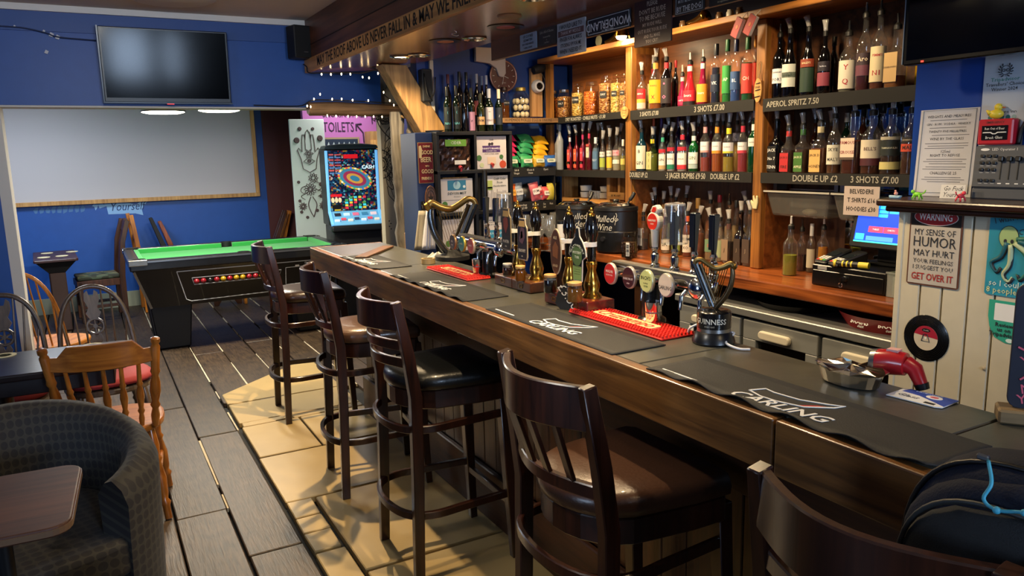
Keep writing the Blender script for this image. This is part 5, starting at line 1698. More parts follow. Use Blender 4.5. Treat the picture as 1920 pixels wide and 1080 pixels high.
def windsor(loc, rz, m, label, wheel, cushion=None, w=.42, top=.93, seatm=None, name='windsor_chair', group=None):
    """Sitter faces -y (local); back on +y."""
    t = thing(name, label, 'chair', loc, rz, group)
    saddle(w, .42, seatm or m, t)
    L = .26
    MB().tube(hoop(w * .93, .45, top, L, y=.17), [.0115] * 27, 8, flat=(1.15, .9)).build('back_bow', m, t, 'all')
    H = hoop(w * .93, .45, top, L, y=.17)
    for k, fx in enumerate((-.72, -.48, -.25, .25, .48, .72) if wheel else (-.72, -.48, -.24, 0, .24, .48, .72)):
        x = fx * w * .46
        cand = min(H[4:-4], key=lambda p: abs(p[0] - x * 1.12))
        MB().cyl((x * .9, .16, .448), cand, .006, .005, 7).build('spindle', m, t, True)
    if wheel:
        sp = MB()
        zc, yc = .71, .17 + L * .26
        Mt = Matrix.Translation((0, yc, zc)) @ Matrix.Rotation(-math.atan(L), 4, 'X')
        sp.torus((0, 0, 0), .042, .0085, 24, 6, Mt @ UPRIGHT)
        for k in range(6):
            a = k * PI / 3 + PI / 6
            sp.tube([Mt @ Vector((.01 * math.cos(a), 0, .01 * math.sin(a))), Mt @ Vector((.040 * math.cos(a), 0, .040 * math.sin(a)))], [.006, .0045], 6)
        sp.lathe([(.012, -.006), (.012, .006)], 12, M=Mt @ UPRIGHT)
        up = [(-.020, .04), (-.038, .075), (-.022, .105), (-.038, .15), (-.034, .19), (-.018, .205), (-.012, .18), (-.008, .17), (.008, .17), (.012, .18), (.018, .205), (.034, .19), (.038, .15), (.022, .105), (.038, .075), (.020, .04)]
        sp.prism(up, -.006, .006, Mt @ UPRIGHT)
        dn = [(-.020, -.04), (-.034, -.07), (-.018, -.10), (-.030, -.14), (-.028, -.265), (.028, -.265), (.030, -.14), (.018, -.10), (.034, -.07), (.020, -.04), (.010, -.045), (0, -.075), (-.010, -.045)]
        sp.prism(dn, -.006, .006, Mt @ UPRIGHT)
        sp.build('wheel_splat', m, t)
    for sx in (-1, 1):
        turned_leg(t, (.15 * sx, -.15, .42), (.20 * sx, -.21, 0), m)
        turned_leg(t, (.14 * sx, .15, .42), (.19 * sx, .23, 0), m)
        MB().cyl((.175 * sx, -.18, .2), (.165 * sx, .19, .2), .010, .010, 8).build('stretcher', m, t, True)
    MB().cyl((-.17, 0, .2), (.17, 0, .2), .010, .010, 8).build('stretcher', m, t, True)
    if cushion:
        sc = MB()
        rings = ((.80, .452), (1.0, .462), (1.02, .482), (.9, .498), (.5, .505), (.01, .506))
        n = 24
        vs, fs = [], []
        for k, z in rings:
            for i in range(n):
                a = 2 * PI * i / n
                vs.append((w * .51 * k * math.copysign(abs(math.cos(a)) ** .7, math.cos(a)), -.01 + .205 * k * math.copysign(abs(math.sin(a)) ** .7, math.sin(a)), z))
        for j in range(len(rings) - 1):
            for i in range(n):
                fs.append((j * n + i, j * n + (i + 1) % n, (j + 1) * n + (i + 1) % n, (j + 1) * n + i))
        fs.append(tuple(range(n - 1, -1, -1)))
        sc.add(vs, fs).build('cushion', mat(cushion, .8, var=.1, bump=.2, bscale=200), t, 'all')
    return t


windsor((.0, 4.57, .003), .12, GREYW, 'dark grey wheelback chair with a red cushion, facing the camera', True, '#8e2a30', group='wheelback chairs at the dark table')
windsor((-.475, 4.54, .003), -.08, GREYW, 'dark grey wheelback chair cut off by the left edge', True, '#8e2a30', group='wheelback chairs at the dark table')
windsor((-.30, 5.86, .003), 2.70, HON, 'honey coloured stick back chair beside the blue pier', False, seatm=HONY, w=.44, top=.95)

# pine chair with turned spindles (back towards the camera)
t = thing('spindle_chair', 'golden pine spindle back chair behind the tub chair', 'chair', (.01, 3.85, .003), PI - .10)
# local: sitter faces -y, the back is on +y (turned round towards the camera)
saddle(.42, .42, PINEX, t)
for sx in (-1, 1):
    P0, P1 = Vector((.175 * sx, .16, .44)), Vector((.215 * sx, .235, .86))
    f = [(0, .8), (.12, 1.1), (.2, .75), (.24, 1.25), (.28, .85), (.4, 1.35), (.5, 1.2), (.58, .8), (.62, 1.2), (.66, 1), (.9, 1.15), (.93, .8), (.95, 1.15), (.99, 1.1), (1.0, .6)]
    MB().tube([P0.lerp(P1, u) for u, _ in f], [.0175 * k for _, k in f], 12).build('back_post', PINEC, t, True, angle=60)
rail = MB()
vs, fs = [], []
n = 20
for i in range(n + 1):
    u = 2 * i / n - 1
    x = .205 * u
    y = .215 + .035 * (1 - u * u)
    hi = .815 + (.045 if abs(u) < .62 else .045 * max(0, 1 - (abs(u) - .62) / .16)) - .0
    for yy, z in ((y - .013, .745 + .01 * u * u), (y + .013, .745 + .01 * u * u), (y + (.022 if abs(u) < .7 else .013), hi), (y - .009, hi)):
        vs.append((x, yy, z))
for i in range(n):
    for k in range(4):
        fs.append((4 * i + k, 4 * i + (k + 1) % 4, 4 * i + 4 + (k + 1) % 4, 4 * i + 4 + k))
fs += [(3, 2, 1, 0), (4 * n, 4 * n + 1, 4 * n + 2, 4 * n + 3)]
rail.add(vs, fs).build('top_rail', PINEX, t, True, bevel=.003)
for k in range(5):
    x = (k - 2) * .066
    P0, P1 = Vector((x * .92, .165, .44)), Vector((x * 1.05, .235 + .01, .75))
    f = [(0, .7), (.15, 1.0), (.22, .75), (.27, 1.2), (.32, .8), (.5, 1.35), (.6, 1.1), (.66, .75), (.7, 1.15), (.74, .8), (1, .7)]
    MB().tube([P0.lerp(P1, u) for u, _ in f], [.0125 * q for _, q in f], 10).build('spindle', PINEC, t, True, angle=60)
for sx in (-1, 1):
    turned_leg(t, (.15 * sx, -.15, .42), (.19 * sx, -.19, 0), PINEC, .021)
    turned_leg(t, (.15 * sx, .13, .42), (.19 * sx, .20, 0), PINEC, .021)
    MB().cyl((.17 * sx, -.165, .2), (.17 * sx, .16, .2), .011, .011, 8).build('stretcher', PINEC, t, True)
MB().cyl((-.17, 0, .2), (.17, 0, .2), .011, .011, 8).build('stretcher', PINEC, t, True)

# dark pub table with beer mats
DT = wood('#120d0f', '#2c1f1e', .28, 'x', 4, .06, .1, coat=.4)
t = thing('pub_table', 'dark brown pub table with two round beer mats', 'table', (-.42, 4.0, .003), -.05)
MB().prism(panel(1.06, .48, 0, .05, 5), .705, .737).build('table_top', DT, t, bevel=.008, seg=2)
MB().box(-.46, .46, -.19, .19, .63, .705).build('apron', mat('#16060a', .5), t, bevel=.003)
MB().lathe([(.19, 0), (.19, .02), (.05, .05), (.04, .63)], 24).build('pedestal', DT, t, True)
COAST = mat('#c9c3a0', .7)
for px, py, desc in ((172, 648, 'round cream beer mat on the dark pub table behind the pine chair'), (8, 667, 'round cream beer mat at the left end of the dark pub table')):
    p = at_z(px, py, .7405)
    c = thing('beer_mat', desc, 'beer mat', (p.x, p.y, .7405), .4, 'beer mats on the dark table')
    MB().lathe([(.05, 0), (.05, .0025)], 28).build('mat_disc', COAST, c)
    MB().lathe([(.030, .0025), (.030, .003), (.026, .003), (.026, .0025)], 24).build('printed_ring', mat('#5a5a40', .7), c)
    text('ALE', .022, mat('#5a5a40', .7), c, (0, 0, .0032), (0, 0, 0))

# tub chair with dotted fabric
def dotfab():
    m, nt, b, out = new_mat('dotted_fabric')
    N, L = nt.nodes, nt.links
    at = N.new('ShaderNodeUVMap'); sc = N.new('ShaderNodeVectorMath'); sc.operation = 'SCALE'; sc.inputs['Scale'].default_value = 1
    L.new(at.outputs[0], sc.inputs[0])
    fr = N.new('ShaderNodeVectorMath'); fr.operation = 'FRACTION'; L.new(sc.outputs[0], fr.inputs[0])
    sb_ = N.new('ShaderNodeVectorMath'); sb_.operation = 'SUBTRACT'; sb_.inputs[1].default_value = (.5, .5, 0); L.new(fr.outputs[0], sb_.inputs[0])
    ln = N.new('ShaderNodeVectorMath'); ln.operation = 'LENGTH'; L.new(sb_.outputs[0], ln.inputs[0])
    rp = N.new('ShaderNodeValToRGB'); rp.color_ramp.elements[0].position = .40; rp.color_ramp.elements[1].position = .44
    rp.color_ramp.elements[0].color = (.008, .007, .009, 1); rp.color_ramp.elements[1].color = (.027, .025, .020, 1)
    L.new(ln.outputs['Value'], rp.inputs[0]); L.new(rp.outputs[0], b.inputs['Base Color'])
    b.inputs['Roughness'].default_value = .75
    b.inputs['Sheen Weight'].default_value = .08
    bp = N.new('ShaderNodeBump'); bp.inputs['Strength'].default_value = .35; bp.inputs['Distance'].default_value = .003
    L.new(ln.outputs['Value'], bp.inputs['Height']); L.new(bp.outputs['Normal'], b.inputs['Normal'])
    return m


DOT = dotfab()


def uv_by(o, fn):
    """Give the mesh a fabric layout in metres (dots every 26 mm)."""
    me = o.data
    uv = me.uv_layers.new(name='UVMap')
    for poly in me.polygons:
        for li in poly.loop_indices:
            uv.data[li].uv = fn(me.vertices[me.loops[li].vertex_index].co, poly.normal)
    return o


def tub(loc, rz, label, s=1.0, ro=.385, th=.105, up=.17):
    """Round-backed tub chair; local: the opening faces -y."""
    t = thing('tub_chair', label, 'armchair', loc, rz, 'tub chairs')
    n = 40
    vs, fs = [], []
    a0, a1 = math.radians(-62), math.radians(242)
    secs = []
    for i in range(n + 1):
        a = a0 + (a1 - a0) * i / n
        rise = .5 + .5 * math.sin(a)
        top = .60 + up * max(0, min(1, rise)) ** .8
        ri = ro - th
        sec = [(ro - .01, .06), (ro, .30), (ro + .01, top - .08), (ro - .01, top - .03), (ro - .045, top), (ri + .03, top - .01), (ri, top - .05), (ri + .005, .40), (ri + .01, .36), (ri + .01, .06)]
        for r, z in sec:
            vs.append((r * math.cos(a) * s, r * math.sin(a) * s, z * s))
    m = 10
    for i in range(n):
        for k in range(m):
            fs.append((i * m + k, (i + 1) * m + k, (i + 1) * m + (k + 1) % m, i * m + (k + 1) % m))
    fs.append(tuple(range(m))); fs.append(tuple(range(n * m + m - 1, n * m - 1, -1)))
    o = MB().add(vs, fs).build('back_shell', DOT, t, True, angle=60)
    uv_by(o, lambda co, nn: ((math.atan2(co.y, co.x) + PI / 2) % (2 * PI) * ro / .036, (co.z + .5 * math.hypot(co.x, co.y)) / .036) if abs(nn.y) < 2 and math.hypot(co.x, co.y) > .01 else (0, 0))
    o2 = MB().prism([(.27 * s * math.copysign(abs(math.cos(a)) ** .6, math.cos(a)), -.05 * s + .31 * s * math.copysign(abs(math.sin(a)) ** .6, math.sin(a))) for a in [2 * PI * i / 32 for i in range(32)]], .30 * s, .43 * s).build('seat_cushion', DOT, t, True, bevel=.025, seg=3)
    uv_by(o2, lambda co, nn: (co.x / .036, (co.y + co.z) / .036))
    o3 = MB().prism([(.26 * s * math.copysign(abs(math.cos(a)) ** .6, math.cos(a)), -.05 * s + .30 * s * math.copysign(abs(math.sin(a)) ** .6, math.sin(a))) for a in [2 * PI * i / 32 for i in range(32)]], .07 * s, .30 * s).build('seat_base', DOT, t)
    uv_by(o3, lambda co, nn: (co.x / .036, (co.y + co.z) / .036))
    for sx in (-1, 1):
        for sy in (-1, 1):
            MB().cyl((.2 * sx * s, .2 * sy * s, 0), (.2 * sx * s, .2 * sy * s, .07 * s), .018, .022, 10).build('foot', BLACK, t, True)
    return t


tub((-.265, 2.86, .003), .30, 'dark dotted fabric tub chair in front of the pine chair')
tub((-.275, 1.75, .003), PI - .10, 'second dark fabric tub chair, only the end of its arm showing at the bottom edge', 1.0, up=.045)

# low brown table in front of the tub chair
t = thing('side_table', 'small reddish brown table with rounded corners, bottom left', 'table', (-.295, 2.40, .003), -.06)
MB().prism(panel(.37, .46, 0, .055, 6), .672, .70).build('table_top', wood('#2c1510', '#553120', .55, 'x', 4, .06, .05), t, bevel=.005, seg=2)
MB().prism(panel(.375, .465, 0, .057, 6), .678, .694).build('edge_band', mat('#6d5440', .4), t)
MB().lathe([(.10, 0), (.10, .012), (.03, .03), (.02, .05), (.02, .672)], 24, (.0, -.02, 0)).build('pedestal', BLACK, t, True)

# far table, camouflage chair and odd chairs by the blue wall
t = thing('back_table', 'small dark table with four beer mats by the blue wall', 'table', (-.33, 8.78, .003), .05)
MB().prism(panel(.37, .86, 0, .02, 3), .695, .72).build('table_top', wood('#2a1614', '#4c2c28', .4, 'y', 4, .06), t, bevel=.004)
MB().box(-.07, .07, -.3, .3, 0, .58).build('pedestal', mat('#3a2824', .7), t, bevel=.01)
MB().taper((0, 0, .58), (.07, .3), (0, 0, .695), (.17, .38)).build('top_support', BLACKM, t)
for px, py, k in ((88, 475, 'far left'), (135, 472, 'far right'), (82, 483, 'near left'), (116, 480, 'near right')):
    p = at_z(px, py, .7235)
    c = thing('beer_mat', 'round beer mat on the small far table, %s of four' % k, 'beer mat', (p.x, p.y, .7235), 0, 'beer mats on the far table')
    MB().lathe([(.055, 0), (.055, .003)], 24).build('mat_disc', COAST, c)

DKC = wood('#24130c', '#4d2c1a', .4, 'z', 5, .1)
t = thing('dining_chair', 'carved dark wooden chair with camouflage cushion by the blue wall', 'chair', (.03, 9.0, .003), -PI / 2 + .10)
for sx in (-1, 1):
    MB().tube([(.19 * sx, .20, 0), (.19 * sx, .20, .45), (.19 * sx, .235, .8), (.185 * sx, .30, 1.02)], [1, 1.1, 1, .9], 4, flat=(.024, .02), up=(0, 1, 0)).build('back_leg', DKC, t, bevel=.003)
    MB().box(.17 * sx - .02, .17 * sx + .02, -.21, -.17, 0, .42).build('front_leg', DKC, t, bevel=.003)
MB().prism([(-.19, -.22), (.19, -.22), (.19, .2), (-.19, .2)], .36, .43).build('seat_frame', DKC, t, bevel=.003)


def camo():
    m, nt, b, out = new_mat('camouflage')
    N, L = nt.nodes, nt.links
    tc = N.new('ShaderNodeTexCoord'); ns = N.new('ShaderNodeTexNoise'); ns.inputs['Scale'].default_value = 9; ns.inputs['Detail'].default_value = 1
    L.new(tc.outputs['Object'], ns.inputs['Vector'])
    rp = N.new('ShaderNodeValToRGB'); rp.color_ramp.interpolation = 'CONSTANT'
    rp.color_ramp.elements[0].color = (.02, .025, .015, 1); rp.color_ramp.elements[1].position = .43; rp.color_ramp.elements[1].color = (.05, .075, .045, 1)
    e1 = rp.color_ramp.elements.new(.53); e1.color = (.16, .15, .07, 1)
    e2 = rp.color_ramp.elements.new(.6); e2.color = (.09, .055, .03, 1)
    L.new(ns.outputs['Fac'], rp.inputs[0]); L.new(rp.outputs[0], b.inputs['Base Color']); b.inputs['Roughness'].default_value = .8
    return m


MB().prism([(-.18, -.21), (.18, -.21), (.18, .18), (-.18, .18)], .432, .475).build('cushion', camo(), t, bevel=.015, seg=2)
MB().prism([(-.18, 0), (.18, 0), (.17, .1), (.06, .13), (0, .11), (-.06, .13), (-.17, .1)], 0, .025, Matrix.Translation((0, .295, .90)) @ Matrix.Rotation(-.25, 4, 'X') @ UPRIGHT).build('crest_rail', DKC, t, bevel=.004)
for k in range(3):
    x = (k - 1) * .09
    MB().tube([(x, .205, .45), (x, .25, .8), (x, .29, .93)], 1, 4, flat=(.008, .03), up=(0, 1, 0)).build('back_splat', DKC, t, bevel=.003)
for sx in (-1, 1):
    MB().box(.175 * sx - .012, .175 * sx + .012, -.18, .2, .14, .17).build('stretcher', DKC, t)
t = thing('pine_chair', 'light wooden chair standing close behind the camouflage chair', 'chair', (.45, 9.22, .003), -PI / 2 + .05)
for sx in (-1, 1):
    MB().tube([(.18 * sx, .0, 0), (.18 * sx, .0, .45), (.18 * sx, -.06, 1.06)], [1, 1.1, .9], 4, flat=(.022, .018), up=(0, 1, 0)).build('back_leg', HON, t, bevel=.003)
    MB().box(.16 * sx - .018, .16 * sx + .018, .15, .185, 0, .43).build('front_leg', HON, t, bevel=.003)
MB().box(-.19, .19, -.01, .2, .43, .455).build('seat', HONY, t, bevel=.004)
for z in (.62, .8, .98):
    MB().box(-.18, .18, -.055 + .09 * (1 - z), -.035 + .09 * (1 - z), z - .03, z + .03).build('back_rail', HON, t, bevel=.003)


def folded(name, label, x0, x1, z0, z1, m, y=9.40, lean=-.05, n=2):
    """Chair leaning folded against the wall, seen over the pool table; x0 base to x1 top."""
    t = thing(name, label, 'chair', (x0, y, .003), 0, 'chairs stored by the blue wall')
    dx = (x1 - x0) / (z1 - .0) * z1
    k = (x1 - x0) / (z1 - z0)
    b0 = -k * z0
    for s in (0, 1):
        yo = s * .30
        MB().tube([(b0 , -yo * .3, 0), (0, -yo * .3, z0), (x1 - x0, -yo * .3, z1)], [1, 1, .7], 4, flat=(.025, .018), up=(1, 0, 0)).build('side_rail', m, t, bevel=.003)
    for z in (.35, .62, z1 - .12):
        x = b0 + k * z
        MB().box(x - .012, x + .012, -.1, .01, z - .02, z + .02).build('cross_bar', m, t, bevel=.002)
    MB().box(b0 + k * .45 - .02, b0 + k * .45 + .16, -.1, .01, .43, .46).build('seat', m, t, bevel=.003)
    return t


REDW = wood('#5a2410', '#a5562a', .35, 'z', 5, .1)
folded('chair', 'black painted chair back rising behind the pool table', .70, .60, .69, 1.0, BLACKM, 9.36)
folded('chair', 'reddish chair back rising behind the pool table, right of the black one', .785, .70, .69, .945, REDW, 9.54)
folded('folding_chair', 'dark folded wooden chair leaning by the maroon strip', 1.95, 2.07, .69, 1.0, DKC, 9.38)
folded('folding_chair', 'light folded wooden chair leaning by the maroon strip', 2.07, 2.16, .69, .985, HON, 9.54)
t = thing('low_stool', 'little brown wooden trestle on the floor beyond the pool table', 'stool', (1.28, 8.95, .003), 0)
MB().box(-.18, .18, -.08, .08, .15, .18).build('top', DKC, t, bevel=.003)
MB().prism([(-.15, 0), (-.10, 0), (-.06, .07), (0, .09), (.06, .07), (.10, 0), (.15, 0), (.15, .15), (-.15, .15)], -.01, .01, UPRIGHT).build('arched_side', DKC, t)
MB().box(.17, .20, -.06, .06, 0, .19).box(.2, .26, -.05, .05, .13, .155).build('leg', HON, t)

# ================================================================== POOL ROOM
FELT = mat('#1f8f3a', .85, sheen=.2, bump=.06, bscale=400)
PBLK = mat('#0c0d10', .28, coat=.2)
px0, px1, py0, py1, pz = .25, 2.06, 6.86, 7.94, .82
t = thing('pool_table', 'black pub pool table with bright green cloth and chrome corners', 'pool table', (px0, py0, .003))
L, D = px1 - px0, py1 - py0
rb = MB()
rw = .085
rb.box(0, L, 0, rw, pz - .09, pz); rb.box(0, L, D - rw, D, pz - .09, pz); rb.box(0, rw, rw, D - rw, pz - .09, pz); rb.box(L - rw, L, rw, D - rw, pz - .09, pz)
rb.build('rail_top', PBLK, t, bevel=.010, seg=2)
MB().box(rw - .01, L - rw + .01, rw - .01, D - rw + .01, pz - .075, pz - .045).build('cloth_bed', FELT, t)
for (a, b, c, d) in ((rw, L / 2 - .05, rw - .005, rw + .035), (L / 2 + .05, L - rw - .03, rw - .005, rw + .035), (rw + .03, L / 2 - .05, D - rw - .035, D - rw + .005), (L / 2 + .05, L - rw - .03, D - rw - .035, D - rw + .005),
                     (rw - .005, rw + .035, rw + .05, D - rw - .05), (L - rw - .035, L - rw + .005, rw + .05, D - rw - .05)):
    MB().box(a, b, c, d, pz - .05, pz - .004).build('cushion', FELT, t, bevel=.006)
MB().box(.02, L - .02, -.003, .004, pz - .022, pz - .008).build('chrome_trim', STEEL, t)
MB().box(-.003, .004, .02, D - .02, pz - .022, pz - .008).build('chrome_trim', STEEL, t)
for x, y in ((rw * .9, rw * .9), (L / 2, rw * .7), (L - rw * .9, rw * .9), (rw * .9, D - rw * .9), (L / 2, D - rw * .7), (L - rw * .9, D - rw * .9)):
    MB().lathe([(.048, -.06), (.052, .0035), (.045, .0035), (.044, -.06)], 20, (x, y, pz)).build('pocket', mat('#050506', .6), t, True)
for x, y in ((0, 0), (L, 0), (0, D), (L, D)):
    sx, sy = (1 if x == 0 else -1), (1 if y == 0 else -1)
    MB().prism([(x - .008 * sx, y - .008 * sy), (x + .14 * sx, y - .008 * sy), (x + .12 * sx, y + .02 * sy), (x + .06 * sx, y + .03 * sy), (x + .03 * sx, y + .06 * sy), (x + .02 * sx, y + .12 * sy), (x - .008 * sx, y + .14 * sy)],
               pz - .045, pz + .005).build('chrome_corner', mat('#b9b4a8', .2, 1), t, bevel=.006)
# tapering body
body = MB().add([(.08 + .06, .10, .40), (L - .14, .10, .40), (L - .14, D - .10, .40), (.14, D - .10, .40), (.03, .02, pz - .09), (L - .03, .02, pz - .09), (L - .03, D - .02, pz - .09), (.03, D - .02, pz - .09)],
                [(3, 2, 1, 0), (4, 5, 6, 7), (0, 1, 5, 4), (1, 2, 6, 5), (2, 3, 7, 6), (3, 0, 4, 7)]).build('cabinet', PBLK, t)
MB().tube([(.135, .097, .40), (.028, .016, pz - .09)], .010, 4).build('chrome_edge', STEEL, t)
for x in (.30, L - .30):
    for y in (.36, D - .30):
        MB().taper((x, y, 0), (.13, .10), (x, y, .41), (.17, .12)).build('leg', mat('#0a0b0e', .5), t, bevel=.01)
# front panel with the ball window; the panel leans like the cabinet side
SL = math.atan2(.08, pz - .09 - .40)


def on_side(x, z):
    k = (z - .40) / (pz - .09 - .40)
    return (x, .10 - .08 * k - .003, z)


def outline(pts, r, name, m):
    P = [on_side(a - px0, b) for a, b in pts]
    MB().tube(P + P[:1], r, 6).build(name, m, t)


LINE = mat('#c9ccd0', .4)
outline([(.60, .70), (1.93, .70), (1.90, .45), (.70, .43), (.66, .45)], .004, 'panel_line', LINE)
outline([(.715, .635), (1.46, .635), (1.44, .575), (.73, .575)], .004, 'window_frame', LINE)
outline([(1.50, .65), (1.84, .655), (1.81, .50), (1.50, .49)], .003, 'panel_line', LINE)
MB().add([on_side(.735 - px0, .58), on_side(1.435 - px0, .58), on_side(1.45 - px0, .63), on_side(.725 - px0, .63)], [(0, 1, 2, 3)]).build('window_back', mat('#050505', .3), t)
text('POOL', .045, LINE, t, on_side(1.74 - px0, .535), (PI / 2 + SL, 0, 0), bold=.02)
MB().cyl(on_side(1.68 - px0, .68), (1.68 - px0, .03, .68), .012, .012, 14).build('lock', STEEL, t)
MB().box(1.585 - px0, 1.62 - px0, .035, .046, .655, .69).build('coin_label', WHITE, t)
cols = ['#7c141c', '#7c141c', '#141414', '#7c141c', '#9a7a16', '#7c141c', '#9a7a16', '#9a7a16', '#7c141c', '#7c141c', '#9a7a16', '#9a7a16', '#7c141c']
for k, c in enumerate(cols):
    p = on_side(.75 + k * .054 - px0, .602)
    b = thing('pool_ball', '%s pool ball, %s from the left in the pool table window' % ({'#7c141c': 'red', '#141414': 'black', '#9a7a16': 'yellow'}[c], ('first', 'second', 'third', 'fourth', 'fifth', 'sixth', 'seventh', 'eighth', 'ninth', 'tenth', 'eleventh', 'twelfth', 'thirteenth')[k]), 'ball',
              (p[0] + px0, p[1] + py0 - .005, p[2] - .022), 0, 'balls in the pool table window')
    MB().ball((0, 0, .025), .0245, 14, 10).build('ball', mat(c, .2, coat=.3), b, 'all')

# screen on the end wall
t = thing('projector_screen', 'large pale grey screen board in a wooden frame on the blue wall', 'screen', (.54, 9.57, 1.22))
MB().box(-1.26, 1.26, -.012, 0, 0, 1.42).build('board', mat('#b9b7bc', .7), t)
for a in ((-1.3, 1.3, -.03, 0, -.045, .0), (1.255, 1.30, -.03, 0, 0, 1.42), (-1.30, -1.255, -.03, 0, 0, 1.42), (-1.3, 1.3, -.03, 0, 1.42, 1.46)):
    MB().box(*a).build('frame_strip', PINE if a[5] - a[4] < .1 else PINE, t, bevel=.003)

# worn lettering under the screen
LB = mat('#86b4e4', .7)
wt = thing('wall_lettering', 'worn pale blue painted word cloud reading Yourself under the screen', 'painted sign', (.37, 9.6, 1.12))
MB().prism([(-.27, .09), (-.25, .0), (-.18, .02), (-.17, -.07), (.1, -.075), (.18, -.1), (.17, -.03), (.24, .06), (.2, .09), (.12, .02), (0, .06), (-.1, .05), (-.14, .14), (-.18, .1), (-.2, .04)], 0, .002, UPRIGHT).build('cloud', LB, wt)
text('Yourself', .13, mat('#1c3a70', .7), wt, (.02, -.0025, .005), shear=.3, wide=.8)
wt2 = thing('wall_lettering', 'scuffed unreadable pale blue lettering left of the word Yourself', 'painted sign', (-.28, 9.6, 1.13))
for k in range(9):
    x = -.22 + k * .055
    MB().prism([(x + rnd.uniform(-.01, .01), rnd.uniform(-.05, -.03)), (x + .03, rnd.uniform(-.04, -.02)), (x + .045, rnd.uniform(.0, .04)), (x + .02, rnd.uniform(.02, .06)), (x - .005, .0)], 0, .002, UPRIGHT).build('paint_patch', mat('#4b74a8', .8), wt2)
MB().prism([(.33, .02), (.36, .05), (.38, .09), (.40, .05), (.38, .0), (.36, -.03), (.35, .01)], 0, .002, UPRIGHT).build('apostrophe', LB, wt2)

# pendant lamps over the pool table
for x, z, lab in ((.585, 1.985, 'glowing round pendant lamp over the pool table, left one'), (.99, 2.0, 'glowing round pendant lamp over the pool table, right one')):
    t = thing('pendant_lamp', lab, 'pendant lamp', (x, 6.5, z), 0, 'lamps over the pool table')
    MB().lathe([(.157, .004), (.162, .01), (.13, .05), (.04, .075), (.03, .09)], 32).build('shade', mat('#2a2c30', .4), t, True)
    MB().lathe([(.0001, .012), (.152, .012), (.152, .0), (.12, -.008), (.0001, -.014)], 32).build('diffuser', mat('#fff3d6', .5, emit=12), t, True)
    MB().cyl((0, 0, .09), (0, 0, 2.513 - z), .004, .004, 6).build('flex', BLACK, t)
    lamp('AREA', 'pendant_light', (x, 6.5, z - .02), 34, (1, .90, .72), .24)
lamp('AREA', 'passage_light', (2.6, 8.1, 2.45), 16, (1, .92, .85), .5)
lamp('AREA', 'pool_room_fill_light', (-.6, 8.0, 2.47), 38, (.85, .92, 1), .8)  # added fill brightening the screen wall; no ceiling fitting

# television on the bulkhead
t = thing('television', 'flat black television mounted on the blue bulkhead', 'television', (.517, 5.2, 2.187), 0, None, math.radians(4.9))
MB().prism(panel(.715, .43, 0, .006), -.04, 0, UPRIGHT).build('case', mat('#17191d', .35), t, bevel=.004)
MB().prism(panel(.69, .395, 0, 0, z=.008), 0, .002, UPRIGHT).build('screen', mat('#040507', .12, spec=.10), t)
MB().box(-.365, .365, -.003, .04, -.222, -.213).box(-.365, -.357, -.003, .04, -.215, .218).build('bezel', mat('#2f3338', .3, .5), t)
MB().box(-.02, .02, -.004, 0, -.226, -.222).build('standby_light', mat('#d02a24', .4, emit=1.5), t)
MB().box(-.1, .1, .04, .09, -.1, .1).build('wall_bracket', BLACK, t)

t = thing('loudspeaker', 'black loudspeaker under the cornice beside the television', 'speaker', (1.325, 5.19, 2.26), .25)
MB().box(-.06, .06, -.05, .06, 0, .205).build('cabinet', mat('#0c0d0f', .6), t, bevel=.006)
MB().box(-.052, .052, -.054, -.05, .006, .198).build('grille', mat('#131416', .85, bump=.4, bscale=500), t)
MB().box(.0, .03, -.0555, -.054, .035, .041).build('badge', STEEL, t)
MB().box(-.015, .015, .055, .14, .08, .12).build('wall_bracket', BLACK, t)
# flakes and a cable on the bulkhead
t = thing('wall_cable', 'thin dark cable with clips along the top of the blue bulkhead', 'cable', (-.3, 5.283, 2.36))
MB().tube(spline([(-.4, 0, .03), (0, -.003, .025), (.1, -.003, .02), (.2, -.003, .0), (.26, -.003, -.02), (.45, -.003, -.03)]), .004, 6).build('cable', mat('#1a2a50', .6), t, 'all')
for x, z, s in ((.05, .03, .006), (.19, .01, .008), (.225, -.008, .014), (.255, -.02, .014), (.19, -.105, .012)):
    MB().prism([(x - s, z - s * .5), (x + s * .3, z - s), (x + s, z + s * .3), (x - s * .2, z + s)], 0, .003, UPRIGHT).build('clip', mat('#c8ccd4', .6), t)

# passage: hamsa board, fruit machine, door, picture
t = thing('hamsa_board', 'white board painted with a henna style hand and flowers', 'painted board', (2.137, 8.3, .003))
MB().box(-.185, .185, 0, .03, 0, 2.02).build('board', mat('#b8c6c4', .55, var=.05, bscale=4), t, bevel=.003)
INKB = mat('#4a3a3c', .7)


def ring(cx, cz, r, w=.004, n=20):
    return MB().torus((cx, 0, cz), r, w, n, 4, Matrix.Translation((cx, -.002, cz)) @ Matrix.Rotation(PI / 2, 4, 'X') @ Matrix.Translation((-cx, 0, -cz)))


def petals(mb, cx, cz, r0, r1, n, w=.35, y=-.002):
    for k in range(n):
        a = 2 * PI * k / n
        mb.tube([(cx + r0 * math.cos(a - w), y, cz + r0 * math.sin(a - w)), (cx + .7 * r1 * math.cos(a - w * .8), y, cz + .7 * r1 * math.sin(a - w * .8)), (cx + r1 * math.cos(a), y, cz + r1 * math.sin(a)),
                 (cx + .7 * r1 * math.cos(a + w * .8), y, cz + .7 * r1 * math.sin(a + w * .8)), (cx + r0 * math.cos(a + w), y, cz + r0 * math.sin(a + w))], .003, 4)
    return mb


def circ(mb, cx, cz, r, w=.003, n=18, y=-.002):
    return mb.tube([(cx + r * math.cos(2 * PI * i / n), y, cz + r * math.sin(2 * PI * i / n)) for i in range(n)], w, 4, closed=True)


